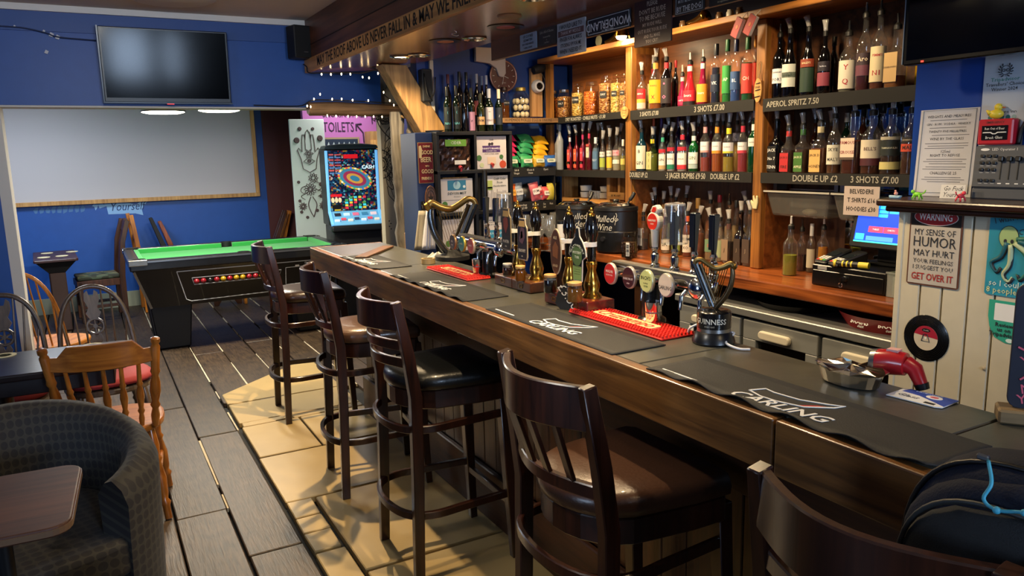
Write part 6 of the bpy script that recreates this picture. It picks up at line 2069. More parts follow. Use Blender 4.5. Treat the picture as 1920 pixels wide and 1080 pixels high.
hm = MB()
hand = [(-.07, 1.50), (-.085, 1.60), (-.12, 1.70), (-.105, 1.72), (-.07, 1.68), (-.065, 1.80), (-.055, 1.86), (-.035, 1.86), (-.03, 1.80), (-.022, 1.88), (0, 1.91), (.022, 1.88), (.03, 1.80), (.035, 1.86), (.055, 1.86), (.065, 1.80), (.07, 1.68), (.105, 1.72), (.12, 1.70), (.085, 1.60), (.07, 1.50), (0, 1.46)]
hm.tube([(a, -.002, b) for a, b in hand], .0035, 4, closed=True)
for x in (-.032, .032):
    hm.tube([(x, -.002, 1.80), (x, -.002, 1.70)], .003, 4)
hm.tube([(-.06, -.002, 1.58), (0, -.002, 1.62), (.06, -.002, 1.58), (0, -.002, 1.545)], .003, 4, closed=True)
circ(hm, 0, 1.582, .018); circ(hm, 0, 1.582, .008)
petals(hm, 0, 1.66, .01, .05, 6); petals(hm, .03, 1.40, .02, .055, 9); circ(hm, .03, 1.40, .02)
petals(hm, -.01, 1.28, .025, .07, 12); circ(hm, -.01, 1.28, .025); circ(hm, -.01, 1.28, .015)
for k in range(4):
    hm.tube(spline([(.05 - .1 * (k % 2), -.002, 1.36 - .04 * k), (.10 - .2 * (k % 2), -.002, 1.34 - .04 * k), (.11 - .22 * (k % 2), -.002, 1.29 - .03 * k), (.07 - .14 * (k % 2), -.002, 1.26 - .03 * k)], 4), .003, 4)
hm.tube(spline([(-.01, -.002, 1.2), (-.04, -.002, 1.12), (-.02, -.002, 1.04), (.01, -.002, .98)], 5), .004, 4).tube(spline([(.01, -.002, 1.2), (.05, -.002, 1.12), (.03, -.002, 1.04), (.01, -.002, .98)], 5), .004, 4)
hm.build('henna_hand', INKB, t)
for x, z, r in ((-.08, 1.92, .018), (.06, 1.92, .014), (-.12, 1.80, .028), (.13, 1.82, .028), (.16, 1.62, .014), (-.13, 1.36, .014), (.11, 1.33, .02), (-.13, 1.16, .014), (.1, 1.2, .013), (.05, 1.05, .015), (-.12, 1.04, .014), (-.06, .98, .014)):
    fm = MB(); circ(fm, x, z, r * .5, r * .35); circ(fm, x, z, r, .0028); fm.build('painted_flower', INKB, t)
for x, z in ((-.10, 1.10), (.12, 1.10)):
    fm = petals(MB(), x, z, .015, .045, 10, .25); circ(fm, x, z, .014, .004); fm.build('painted_flower', INKB, t)

t = thing('fruit_machine', 'tall black fruit machine with a glowing blue and red game face', 'fruit machine', (2.35, 7.42, .003), -.12)
MB().box(-.24, .24, 0, .5, 0, .93).build('lower_cabinet', mat('#101114', .45), t, bevel=.01)
MB().box(-.26, .26, .12, .5, .93, 1.70).build('upper_cabinet', mat('#131519', .4), t, bevel=.01)
MB().prism([(-.27, 0), (.27, 0), (.25, .035), (.1, .05), (-.1, .05), (-.25, .035)], -.3, .03, Matrix.Translation((0, .1, 1.695)) @ UPRIGHT).build('top_cap', mat('#23303a', .35), t, bevel=.006)
MB().box(-.27, .27, -.09, .14,   .885, .95).build('button_shelf_front', mat('#16181c', .4), t, bevel=.02, seg=3)
MB().add([(-.245, -.06, .955), (.245, -.06, .955), (.245, .112, 1.08), (-.245, .112, 1.08), (-.245, -.05, .937), (.245, -.05, .937), (.245, .122, 1.06), (-.245, .122, 1.06)], [(0, 1, 2, 3), (7, 6, 5, 4), (0, 4, 5, 1), (1, 5, 6, 2), (2, 6, 7, 3), (3, 7, 4, 0)]).build(
    'button_panel', mat('#5f9fc4', .4, emit=.5), t)


def gameface(scale=1):
    m, nt, b, out = new_mat('backlit_game_face')
    N, L = nt.nodes, nt.links
    tc = N.new('ShaderNodeTexCoord'); mp = N.new('ShaderNodeMapping'); mp.inputs['Scale'].default_value = (60, 60, 66)
    vo = N.new('ShaderNodeTexVoronoi'); vo.distance = 'CHEBYCHEV'; vo.inputs['Scale'].default_value = 1; vo.inputs['Randomness'].default_value = .6
    L.new(tc.outputs['Object'], mp.inputs[0]); L.new(mp.outputs[0], vo.inputs['Vector'])
    sp = N.new('ShaderNodeSeparateColor'); L.new(vo.outputs['Color'], sp.inputs[0])
    rp = N.new('ShaderNodeValToRGB'); rp.color_ramp.interpolation = 'CONSTANT'
    els = [(0, '#0a1630'), (.36, '#123a5e'), (.52, '#5e1624'), (.62, '#0b1a30'), (.78, '#8a6a2c'), (.83, '#4f8fa8'), (.89, '#1a4f3c'), (.94, '#a8a0a0'), (.965, '#7c2440')]
    rp.color_ramp.elements[0].color = (*rgb(els[0][1]), 1); rp.color_ramp.elements[1].position = els[1][0]; rp.color_ramp.elements[1].color = (*rgb(els[1][1]), 1)
    for q, c in els[2:]:
        e_ = rp.color_ramp.elements.new(q); e_.color = (*rgb(c), 1)
    L.new(sp.outputs[0], rp.inputs[0]); L.new(rp.outputs[0], b.inputs['Base Color']); L.new(rp.outputs[0], b.inputs['Emission Color'])
    b.inputs['Emission Strength'].default_value = .38; b.inputs['Roughness'].default_value = .2
    return m


fc = MB().box(-.235, .235, .108, .121, 1.08, 1.68).build('game_face', gameface(), t)
NEON = mat('#6aaee8', .3, emit=.6)
for x in (-.25, .25):
    MB().box(x - .013, x + .013, .095, .121, 1.06, 1.68).build('light_strip', NEON, t, bevel=.004)
    MB().add([(x - .013, -.06, .962), (x + .013, -.06, .962), (x + .013, .10, 1.085), (x - .013, .10, 1.085), (x - .013, -.05, .942), (x + .013, -.05, .942), (x + .013, .11, 1.065), (x - .013, .11, 1.065)],
             [(0, 1, 2, 3), (7, 6, 5, 4), (0, 4, 5, 1), (1, 5, 6, 2), (2, 6, 7, 3), (3, 7, 4, 0)]).build('light_strip', NEON, t)
Rr = Matrix.Translation((0.02, .106, 1.40)) @ Matrix.Rotation(.35, 4, 'Y')
for a, b, c, e in ((.175, .105, '#c8a83c', .5), (.155, .090, '#3a7a9a', .4), (.12, .068, '#8a2a4a', .5), (.085, .045, '#b88a3c', .5), (.05, .026, '#2a6a8a', .6)):
    MB().prism(disc(a, b, 36), 0, .0012 + (.18 - a) * .02, Rr @ UPRIGHT).build('wheel_print', mat(c, .4, emit=e), t)
for k in range(22):
    an = 2 * PI * k / 22
    MB().prism(disc(.012, .010, 8, .165 * math.cos(an), .097 * math.sin(an)), .001, .003, Rr @ UPRIGHT).build('wheel_square', mat(('#c83a3c', '#3a9a5a', '#d8d0b0', '#3a6ac0')[k % 4], .4, emit=.6), t)
for k in range(8):
    MB().box(-.225, -.18, .104, .108, 1.45 + k * .026, 1.466 + k * .026).box(-.17, -.11, .104, .108, 1.45 + k * .026, 1.462 + k * .026).build('prize_bar', mat('#a8484c' if k % 2 else '#4a6a9a', .4, emit=.6), t)
MB().box(-.08, .06, .102, .108, 1.60, 1.64).box(-.23, -.12, .102, .108, 1.225, 1.25).build('red_display', mat('#a8141c', .3, emit=1), t)
for k in range(3):
    MB().prism(disc(.016, .026, 14, -.21 + k * .035, 1.19), 0, .006, Matrix.Translation((0, .108, 0)) @ UPRIGHT).build('reel', mat('#d8c8a0', .4, emit=.4), t)
for r_ in range(5):
    for k in range(5 + (r_ > 2)):
        MB().box(-.09 + k * .045, -.06 + k * .045, .103, .108, 1.10 + r_ * .026, 1.12 + r_ * .026).build('trail_square', mat(('#c82a3c', '#3ac0d0', '#28303c', '#c8b03c', '#3a8a4a')[(r_ * 3 + k * 2) % 5], .4, emit=.6), t)
MB().box(-.22, -.13, .095, .108, 1.105, 1.145).build('coin_slot', BLACK, t)
MB().box(-.2, -.14, .094, .096, 1.085, 1.1).build('price_label', mat('#d8c02c', .5), t)
for k in range(7):
    x = -.2 + k * .066
    M_ = Matrix.Translation((x, .0, 1.003)) @ Matrix.Rotation(.62, 4, 'X')
    MB().box(-.024, .024, -.035 + (k % 2) * .02, -.01 + (k % 2) * .02, .0, .014, M_).build('play_button', mat(('#c8d8e8', '#c84a5a', '#d8d0c0', '#2a3a5a')[k % 4], .4, emit=.5), t)
for k in range(5):
    M_ = Matrix.Translation((-.18 + k * .09, .06, 1.045)) @ Matrix.Rotation(.62, 4, 'X')
    MB().box(-.03, .03, -.02, .02, .0, .008, M_).build('panel_print', mat(('#1a2030', '#b8d4e4', '#d06a8a', '#3a7aa0', '#e0c8d0')[k], .4, emit=.4), t)
text('CASH', .05, mat('#cfe4ee', .4, emit=.7), t, (.16, .105, 1.51), (PI / 2, 0, 0), bold=.02)
MB().box(-.2, -.14, -.004, 0, .60, .68).box(-.19, -.10, -.006, -.002, .585, .62).build('sticker', WHITE, t)
MB().box(.02, .22, -.03, .0, .60, .70).build('cash_tray', mat('#0b0c0e', .4), t, bevel=.012)
MB().box(.12, .16, -.036, -.03, .66, .70).build('tray_sticker', mat('#7fa4c8', .5), t)

t = thing('framed_picture', 'wide framed picture of pale leaves on the purple wall', 'picture', (2.61, 8.695, 1.72))
MB().prism(panel(.44, .24, 0), 0, .015, UPRIGHT).build('frame', mat('#8a7a60', .5), t)
MB().prism(panel(.40, .20, 0), .015, .017, UPRIGHT).build('print', mat('#16263a', .5), t)
for k in range(6):
    x = -.15 + k * .06
    MB().prism([(x, -.06), (x + .03, .0), (x + .01, .07), (x - .02, .01)], .017, .018, UPRIGHT).build('leaf_print', mat('#9fb0b4', .5), t)
dr = struct(MB().box(2.9, 3.05, 8.5, 8.69, 0, 1.90).build('door_1', wood('#8f6a3c', '#c99f66', .5, 'z', 4, .2)), 'pale boarded door at the end of the passage')
for z in (.3, 1.0, 1.7):
    MB().box(2.9, 3.05, 8.485, 8.5, z, z + .1).build('ledge_board', PINE, dr)

# half mandala on the cream wall
t = thing('mandala_painting', 'half of a large black outlined mandala flower on the cream wall', 'painting', (1.932, 5.419, 1.56))
mm = MB()
for R, n, w in ((.045, 8, .3), (.09, 10, .28), (.14, 10, .27), (.20, 12, .23), (.27, 12, .22)):
    for k in range(n):
        a = -PI / 2 + PI * (k + .5) / n
        if R * math.cos(a) > .155:
            continue
        c = lambda rr, aa: (rr * math.cos(aa), 0, rr * math.sin(aa) * 1.35)
        if R * 1.1 * math.cos(abs(a) - w) > .16 or R * math.cos(abs(a) + w) < .0:
            continue
        mm.tube(spline([c(R * .62, a - w * .7), c(R * .85, a - w * .75), c(R, a - w * .35), c(R * 1.12, a), c(R, a + w * .35), c(R * .85, a + w * .75), c(R * .62, a + w * .7)], 3), .0022, 4)
        mm.tube([c(R * .7, a), c(R * .98, a)], .0014, 4)
for r in (.02, .035, .075):
    mm.tube([(max(.002, r * math.cos(a)), 0, r * math.sin(a) * 1.35) for a in [-PI / 2 + PI * i / 14 for i in range(15)]], .003, 4)
for k in range(4):
    mm.ball((.03 + .012 * (k % 2), 0, -.42 - .02 * k), .005, 6, 4)
mm.build('ink_lines', mat('#1a1816', .7), t)

# ================================================================== END OF THE BAR
t = thing('log_beam', 'rough wooden beam wound with fairy lights under the bulkhead', 'beam', (1.36, 5.22, 1.94))
MB().tube([(0, 0, 0), (.2, 0, .003), (.45, .005, -.004), (.72, .0, -.008)], [.048, .05, .047, .045], 8, flat=(.92, 1.1)).build('log', wood('#5c4229', '#a5825a', .7, 'x', 5, .5, .1), t, bevel=.006)

BRC = wood('#6d5030', '#b8905a', .55, 'z', 4, .3, .1)
t = thing('brace_timber', 'thick diagonal timber brace from the canopy down to the black cube unit', 'timber', (1.99, 4.66, 1.7585))
A, B = Vector((-.235, 0, .415)), Vector((.02, -.02, .02))
d = (B - A).normalized()
M_ = Matrix.Translation((A + B) / 2) @ d.to_track_quat('Z', 'Y').to_matrix().to_4x4()
ln = (B - A).length / 2
MB().add([(-.235 - .085, -.06, .416), (-.235 + .075, -.06, .416), (.10, -.08, .0), (-.085, -.08, .0), (-.235 - .085, .06, .416), (-.235 + .075, .06, .416), (.10, .05, .0), (-.085, .05, .0)],
         [(0, 3, 2, 1), (4, 5, 6, 7), (0, 1, 5, 4), (1, 2, 6, 5), (2, 3, 7, 6), (3, 0, 4, 7)]).build('timber', BRC, t, bevel=.004)
for x, z in ((-.17, .27), (-.12, .19), (-.05, .15), (-.03, .1)):
    MB().prism([(x - .012, z - .012), (x + .004, z - .016), (x + .012, z + .006), (x - .002, z + .018)], .0, .003, Matrix.Translation((0, -.072 + z * .045, 0)) @ UPRIGHT).build('notch', mat('#3a2614', .8), t)

DRIFT = wood('#4a443c', '#a09888', .85, 'z', 5, .8, .1)
for pts, rr, lab in (([(1.83, 4.82, .01), (1.85, 4.82, .7), (1.852, 4.82, 1.05), (1.845, 4.81, 1.35), (1.83, 4.82, 1.6), (1.835, 4.82, 1.9)], [.055, .06, .062, .055, .045, .048], 'thick grey driftwood post left of the red beer sign'),
                     ([(1.945, 4.80, 1.44), (1.94, 4.79, 1.6), (1.93, 4.80, 1.75), (1.925, 4.80, 1.88)], [.034, .042, .036, .03], 'shorter grey driftwood piece hung beside the thick post')):
    t = thing('driftwood_post', lab, 'driftwood post', pts[0], 0)
    o = Vector(pts[0])
    P = spline(pts, 5)
    n = len(P)
    R = [np.interp(i / (n - 1), np.linspace(0, 1, len(rr)), rr) * (1 + .10 * math.sin(i * 1.9) + .06 * math.sin(i * 4.1)) for i in range(n)]
    MB().tube([p - o for p in P], [float(r) for r in R], 11, flat=(1, .85)).build('driftwood', DRIFT, t, True, angle=25)
t = thing('rope_coil', 'twisted rope tied round the driftwood posts', 'rope', (1.93, 4.74, 1.84))
MB().tube(spline([(-.09, .02, .03), (-.04, -.02, .01), (.0, -.03, -.04), (.03, -.01, -.09), (.02, .02, -.12), (-.01, -.01, -.06), (.0, -.03, .0), (.05, .0, .03)], 6), .010, 7).build('rope', mat('#8a6f4a', .9, bump=.6, bscale=200), t, 'all')
t = thing('hanging_rope', 'thin twisted rope hanging down behind the bar towels', 'rope', (1.90, 4.74, 1.03))
MB().tube([(0, 0, 0), (.003, 0, .2), (.0, 0, .42)], .006, 7).build('rope', mat('#9a8a6a', .9, bump=.6, bscale=300), t, 'all')
t = thing('wall_post', 'short brown timber post behind the bar towels', 'post', (1.83, 4.66, .003))
MB().box(-.035, .035, -.03, .03, 0, 1.12).build('timber', BRC, t, bevel=.004)

# navy end panel with the signs and bar towels
np_ = thing('end_panel', 'dark navy board at the left of the cube unit, carrying a red sign', 'panel', (1.825, 4.36, .003))
MB().box(-.055, .055, 0, .25, 0, 1.75).build('board', NAVY, np_, bevel=.003)
t = thing('beer_sign', 'red enamel sign reading GOOD BEER GOOD FRIENDS', 'sign', (1.828, 4.355, 1.572))
MB().prism(panel(.098, .245, 0, .004, 2), 0, .004, UPRIGHT).build('plate', mat('#b8905a', .4, .5), t)
MB().prism(panel(.092, .238, 0, .003, 2), .004, .0055, UPRIGHT).build('red_field', mat('#6e1418', .4, var=.1), t)
SC_ = mat('#d9c08a', .5)
for w, z, s, wd in (('DRINK', .098, .018, .9), ('GOOD', .062, .034, .75), ('BEER', .018, .042, .78), ('WITH', -.02, .014, .7), ('GOOD', -.052, .034, .75), ('FRIENDS', -.094, .024, .72)):
    text(w, s, SC_, t, (.008 if w not in ('BEER', 'FRIENDS') else 0, -.006, z), wide=wd, bold=.015)
MB().prism([(-.043, .03), (-.028, .03), (-.022, .08), (-.03, .105), (-.043, .1)], .0055, .0065, UPRIGHT).build('glass_drawing', SC_, t)
t = thing('wall_plaque', 'oval carved wooden plaque with a star', 'plaque', (1.85, 4.352, 1.357), -.2)
MB().prism(disc(.036, .078, 30), 0, .008, UPRIGHT).build('plaque', wood('#5a321a', '#8f5a30', .5, 'z', 4), t, bevel=.002)
mb = MB()
for k in (0.88, .62):
    mb.tube([(.036 * k * math.cos(a), -.009, .078 * k * math.sin(a)) for a in [2 * PI * i / 26 for i in range(26)]], .0018, 4, closed=True)
mb.prism([((.020 if i % 2 == 0 else .008) * math.cos(PI / 2 + PI * i / 5), (.034 if i % 2 == 0 else .014) * math.sin(PI / 2 + PI * i / 5)) for i in range(10)], .008, .0095, UPRIGHT)
mb.build('carving', mat('#1e1008', .7), t)
text('BREWERY', .012, mat('#2a1408', .7), t, (0, -.0085, .058), ext=0)
for k, (x, c, lab) in enumerate(((1.775, '#8f8878', 'grey beige bar towel hanging below the navy panel'), (1.815, '#bcbcc4', 'white striped bar towel hanging beside the grey one'))):
    t = thing('bar_towel', lab, 'towel', (x + .01, 4.335 - .012 * k, 1.285), 0, 'bar towels on the navy panel')
    vs, fs = [], []
    for j in range(9):
        for i in range(7):
            u, v = i / 6, j / 8
            w = .022 + .022 * v
            vs.append(((u - .5) * 2 * w - .018 * v + k * .004, .006 * math.sin(u * 9 + k) * v, -.24 * v))
    nn = len(vs)
    vs += [(a, b + .008, c_) for a, b, c_ in vs]
    for j in range(8):
        for i in range(6):
            q = (j * 7 + i, j * 7 + i + 1, j * 7 + i + 8, j * 7 + i + 7)
            fs.append(q[::-1]); fs.append(tuple(p + nn for p in q))
    rim = [i for i in range(7)] + [j * 7 + 6 for j in range(1, 9)] + [56 + i for i in range(5, -1, -1)] + [j * 7 for j in range(7, 0, -1)]
    for a, b in zip(rim, rim[1:] + rim[:1]):
        fs.append((a, b, b + nn, a + nn))
    MB().add(vs, fs).build('cloth', mat(c, .9, var=.1, bump=.3, bscale=150), t, 'all')
    if k:
        for q in range(2):
            MB().tube([(-.008 + q * .016, -.004, -.01), (-.03 + q * .022, -.006, -.23)], .0016, 4).build('stripe', mat('#5a6a9a', .9), t)
t = thing('towel_hook', 'black double hook above the bar towels', 'hook', (1.80, 4.359, 1.31))
MB().box(-.012, .012, -.005, 0, -.025, .03).build('back_plate', BLACK, t)
for x in (-.008, .008):
    MB().tube(spline([(x, -.005, .01), (x, -.02, -.015), (x, -.034, .0), (x, -.032, .025)]), .003, 6).build('prong', BLACK, t, 'all')

# cube unit with cider boxes
CU = mat('#15171c', .5)
cx0, cx1, cy0, cb, ctz = 1.882, 2.405, 4.30, 1.02, 1.756
t = thing('cube_shelf', 'black cube shelf unit full of cider boxes, wine bottles on its top', 'shelf unit', (cx0, cy0, .0))
W_ = cx1 - cx0
for z in (ctz, 1.522, 1.265, cb):
    MB().box(0, W_, 0, .30, z - .022, z).build('shelf', CU, t, bevel=.002)
for x in (0, W_ / 2 - .008, W_ - .018):
    MB().box(x, x + .018, .001, .30, .003, ctz - .022).build('upright', CU, t, bevel=.002)
MB().box(0, W_, .30, .306, .003, ctz).build('back_board', mat('#10182c', .7), t)


def carton(x0, x1, z0, h, label, face, prints, cat='box', d=.2, name='cider_box', group='bag in box ciders on the cube unit', tap=True):
    c = thing(name, label, cat, ((x0 + x1) / 2, cy0 + .02, z0 + .0008), 0, group)
    w = x1 - x0
    MB().box(-w / 2, w / 2, 0, d, 0, h).build('carton', mat(face, .6, var=.04), c, bevel=.002)
    for it in prints:
        if it[0] == 'r':
            _, x, z, ww, hh, col = it
            MB().box(x - ww / 2, x + ww / 2, -.0012, 0, z - hh / 2, z + hh / 2).build('print', mat(col, .6), c)
        elif it[0] == 'd':
            _, x, z, rr, col = it
            MB().prism(disc(rr, rr, 18, x, z), 0, .0016, UPRIGHT).build('print', mat(col, .6), c)
        else:
            _, s, x, z, size, col = it
            text(s, size, mat(col, .6), c, (x, -.0022, z), ext=0, bold=.012)
    if tap:
        MB().box(-.03, .03, -.0016, 0, .03, .075).build('tap_opening', mat('#cdb8a4', .7), c)
        MB().cyl((0, 0, .03), (0, -.02, .026), .011, .010, 12).cyl((0, -.014, .03), (0, -.014, .01), .006, .006, 10).build('tap', mat('#a83430', .4), c, True)
    return c


carton(2.155, 2.372, 1.522, .205, "white cider box reading FANNY'S BRAMBLE with purple label", '#c9c1c2', [('r', 0, .125, .125, .04, '#4a2f6a'), ('t', "FANNY'S BRAMBLE", 0, .127, .0155, '#e8e0ea'), ('t', 'BLACKBERRY CIDER', 0, .112, .008, '#d8d0da'),
       ('d', -.012, .155, .009, '#2c2430'), ('d', .006, .157, .009, '#2c2430'), ('t', 'CIDER', 0, .182, .012, '#5a5058'), ('t', 'CRAFT DORSET CIDER', 0, .095, .010, '#5a5058'), ('d', .08, .028, .024, '#b8482c'), ('r', .08, .053, .004, .014, '#3a5a2c'), ('d', -.088, .07, .018, '#3f6a3a'), ('d', .07, .075, .014, '#3f6a3a'), ('d', -.07, .025, .015, '#b9c09a')])
carton(1.905, 2.125, 1.265, .205, 'white cider box reading DEVON MIST with blue label, below the foil bag', '#c9c4c4', [('r', 0, .165, .125, .06, '#2f7ba0'), ('d', 0, .165, .025, '#9fc8d8'), ('d', .05, .155, .009, '#d8e8ec'), ('t', 'DEVON MIST', 0, .115, .022, '#3a4a50'), ('t', 'BAG IN BOX', 0, .095, .008, '#3a4a50'),
       ('r', 0, .075, .22, .002, '#8a8484'), ('d', -.085, .05, .018, '#4a7a3a'), ('d', .07, .06, .012, '#5a4a3a')], tap=False)
carton(2.205, 2.378, 1.265, .215, 'striped cider box reading Craft Cider From Herefordshire', '#cfcccc', [('r', -.055, .16, .055, .05, '#a8b86a'), ('r', -.055, .135, .055, .02, '#6f8a3a'), ('t', 'Craft Cider', .025, .195, .019, '#2c3c44'), ('t', 'From', .025, .172, .019, '#2c3c44'), ('t', 'Herefordshire', .025, .15, .016, '#2c3c44')] +
       [('r', -.078 + k * .0105, .06 + (k % 3) * .004, .004, .12 - (k % 4) * .01, '#8a8488') for k in range(16)])
carton(2.205, 2.37, cb, .20, 'white cider box with a blue band below the striped box', '#cfc8c6', [('r', 0, .09, .14, .05, '#2f8ab0'), ('t', 'BUCKLAND', 0, .092, .022, '#d8eef4')] + [('d', -.05 + .012 * (k % 8), .15 + .014 * (k // 8), .003, '#3a4a50') for k in range(20)], tap=False)
carton(1.905, 2.125, cb, .20, 'plain white cider box at the bottom left of the cube unit', '#c4bcbc', [('t', 'CIDER', 0, .12, .03, '#5a5058'), ('d', -.07, .05, .02, '#4a7a3a')], tap=False)
fb = thing('foil_bag', 'brown foil drinks bag with green label in the top left cube', 'bag', (2.012, cy0 + .03, 1.5228), 0)
vs, fs = [], []
for j in range(11):
    for i in range(15):
        u, v = i / 14, j / 10
        bl = math.sin(PI * u) * (.35 + .65 * math.sin(PI * min(1, v * .9 + .05)))
        vs.append(((u - .5) * .215, -.028 * bl + random.uniform(-.005, .005), v * .19))
k0 = len(vs)
vs += [(a, .10 - b, c_) for a, b, c_ in vs]
for j in range(10):
    for i in range(14):
        q = (j * 15 + i, j * 15 + i + 1, j * 15 + i + 16, j * 15 + i + 15)
        fs.append(q); fs.append(tuple(p + k0 for p in q[::-1]))
rim = [i for i in range(15)] + [j * 15 + 14 for j in range(1, 11)] + [150 + i for i in range(13, -1, -1)] + [j * 15 for j in range(9, 0, -1)]
for a, b in zip(rim, rim[1:] + rim[:1]):
    fs.append((a, a + k0, b + k0, b))
MB().add(vs, fs).build('foil', mat('#5a4640', .22, .75), fb)
MB().box(-.075, .065, -.036, -.034, .145, .185).build('green_label', mat('#6aa03c', .5), fb)
text('CIDER', .025, WHITE, fb, (-.005, -.0368, .165), ext=0)
MB().box(-.02, .055, -.044, -.042, .035, .06).build('paper_slip', WHITE, fb)
MB().cyl((.02, -.03, .02), (.02, -.05, .01), .012, .012, 12).cyl((.02, -.045, .012), (.02, -.045, -.008), .007, .006, 10).build('tap', mat('#a03038', .4), fb, True)
lid = thing('pine_offcut', 'thin pine slats lying on top of the Devon Mist box', 'slat', (2.0, cy0 + .04, 1.471), 0)
MB().box(-.07, .10, 0, .03, 0, .008).box(-.05, .08, .035, .06, 0, .008).build('slat', PINE, lid)
cd = thing('dark_divider', 'black handled upright cider pump standing before the cube divider', 'cider pump', (2.17, cy0 - .06, .003), 0)
MB().lathe([(.03, 0), (.03, .01), (.016, .02), (.016, 1.317)], 16).build('column', CHROME, cd, True)
MB().lathe([(.014, 1.317), (.017, 1.357), (.016, 1.497), (.012, 1.517)], 14).build('handle', BLACK, cd, True)

# blue wall: clock, bracket
ck = thing('wall_clock', 'round maroon wall clock above the pickled eggs', 'clock', (2.51, 4.6, 2.125))
MB().lathe([(.0001, 0), (.094, 0), (.094, .014), (.0001, .014)], 44, M=UPRIGHT).build('face', mat('#4a1a1e', .45), ck, True)
MB().torus((0, 0, 0), .098, .007, 44, 10, Matrix.Translation((0, -.01, 0)) @ UPRIGHT).build('rim', mat('#8a6a62', .3, .6), ck, 'all')
tk = MB()
for k in range(12):
    a = k * PI / 6
    tk.tube([(.070 * math.cos(a), -.0148, .070 * math.sin(a)), (.083 * math.cos(a), -.0148, .083 * math.sin(a))], .0014, 4)
tk.build('hour_marks', CHALK, ck)
MB().tube([(0, -.016, 0), (.035, -.016, -.014)], .0014, 4).build('hour_hand', CHALK, ck)
MB().tube([(0, -.017, 0), (-.012, -.017, -.055)], .0010, 4).build('minute_hand', CHALK, ck)
MB().ball((0, -.017, 0), .003, 8, 6).build('pin', STEEL, ck)
text('QUARTZ', .008, CHALK, ck, (0, -.0148, -.045), ext=0)
bk = thing('shelf_bracket', 'white curved bracket under the end of the sign board', 'bracket', (2.40, 4.6, 2.20))
MB().prism([(-.1, .1), (.12, .1), (.12, -.06), (.10, -.085), (.07, -.08), (.05, -.03), (.0, .0), (-.1, .01)], 0, .03, UPRIGHT).build('bracket', mat('#b9aea6', .6), bk, bevel=.003)
br = thing('white_post', 'narrow white boxed post beside the brace', 'post', (1.995, 4.61, 1.757))
MB().box(-.012, .012, -.02, .0, 0, .45).build('timber', mat('#c8bfae', .6), br)
sp = thing('dark_box', 'dark grey speaker box wedged above the brace', 'speaker', (1.952, 4.60, 1.95))
MB().box(-.04, .028, -.05, .02, .0, .20).build('cabinet', mat('#23262a', .6), sp, bevel=.006)
MB().box(-.035, .024, -.053, -.05, .008, .19).build('grille', mat('#17191c', .8, bump=.4, bscale=400), sp)
MB().tube(spline([(-.03, -.055, .17), (-.02, -.07, .05), (.0, -.075, .02), (.03, -.07, .06), (.045, -.055, .15)], 5), .004, 6).build('lead', BLACK, sp, 'all')
ps = thing('plate_stack', 'pale plate standing behind the foot of the brace', 'plate', (1.975, 4.54, 1.757))
MB().lathe([(.03, 0), (.06, .012), (.062, .014), (.05, .01), (.0001, .006)], 24).build('plate', mat('#b9b4ae', .4), ps, True)

# camera on its board in the corner
cb_ = thing('camera_board', 'pale pine board in the corner under the camera', 'board', (2.80, 4.57, 1.86))
MB().box(-.085, .0, 0, .03, 0, .32).build('board', wood('#9a6f42', '#cfa06a', .5, 'z', 4), cb_)
cm = thing('security_camera', 'white and black dome security camera above the nut jars', 'camera', (2.755, 4.565, 2.06))
MB().lathe([(.045, 0), (.045, .015), (.036, .035), (.03, .036)], 24, M=UPRIGHT).build('housing', mat('#cfcfd2', .35), cm, True)
MB().lathe([(.028, .030), (.02, .042), (.0001, .046)], 20, M=UPRIGHT).build('lens', mat('#0a0a0c', .1), cm, True)
MB().tube([(-.045, -.03, .10), (.0, -.03, .115), (.03, -.02, .125)], [.026, .032, .032], 16).build('black_body', BLACKM, cm, True)
MB().tube(spline([(.02, -.02, .1), (.05, -.03, .02), (.045, -.02, -.08), (.055, -.01, -.16)], 5), .003, 6).build('lead', BLACK, cm, 'all')

# crisps on the end shelves
es = thing('crisp_shelves', 'dark snack shelves with chalked price strips below the pickle shelf', 'shelving', (2.41, 4.40, .0))
for z, z2, words in ((1.525, 1.495, (('Salt &|Vinegar', .075), ('Cheese &|Onion', .18), ('Pipers', .30))), (1.295, 1.262, (('Pork Scratchings|CRISPS £1.40', .10), ('Bombay|Mix', .215), ('Sea|Salt', .285), ('Nuts', .34)))):
    MB().box(0, .378, 0, .2, z - .03, z - .001).build('shelf', BLACKM, es)
    e_ = MB().box(0, .378, -.006, 0, z - .06, z + .004).build('chalk_strip', mat('#0e0e0f', .8), es)
    for wds, x in words:
        for k, w in enumerate(wds.split('|')):
            text(w, .019 if 'CRISPS' not in w else .024, CHALK, e_, (x, -.0064, z - .018 - .02 * k), ext=0, wide=.75, shear=.15)
MB().box(0, .378, .2, .21, 1.045, 1.80).build('back_board', mat('#1c2f52', .6), es)
MB().box(.37, .378, 0, .195, 1.045, 1.50).build('side_board', BLACKM, es)
MB().box(0, .369, .195, .2, 1.30, 1.49).build('grey_lining', mat('#6c7888', .6), es)


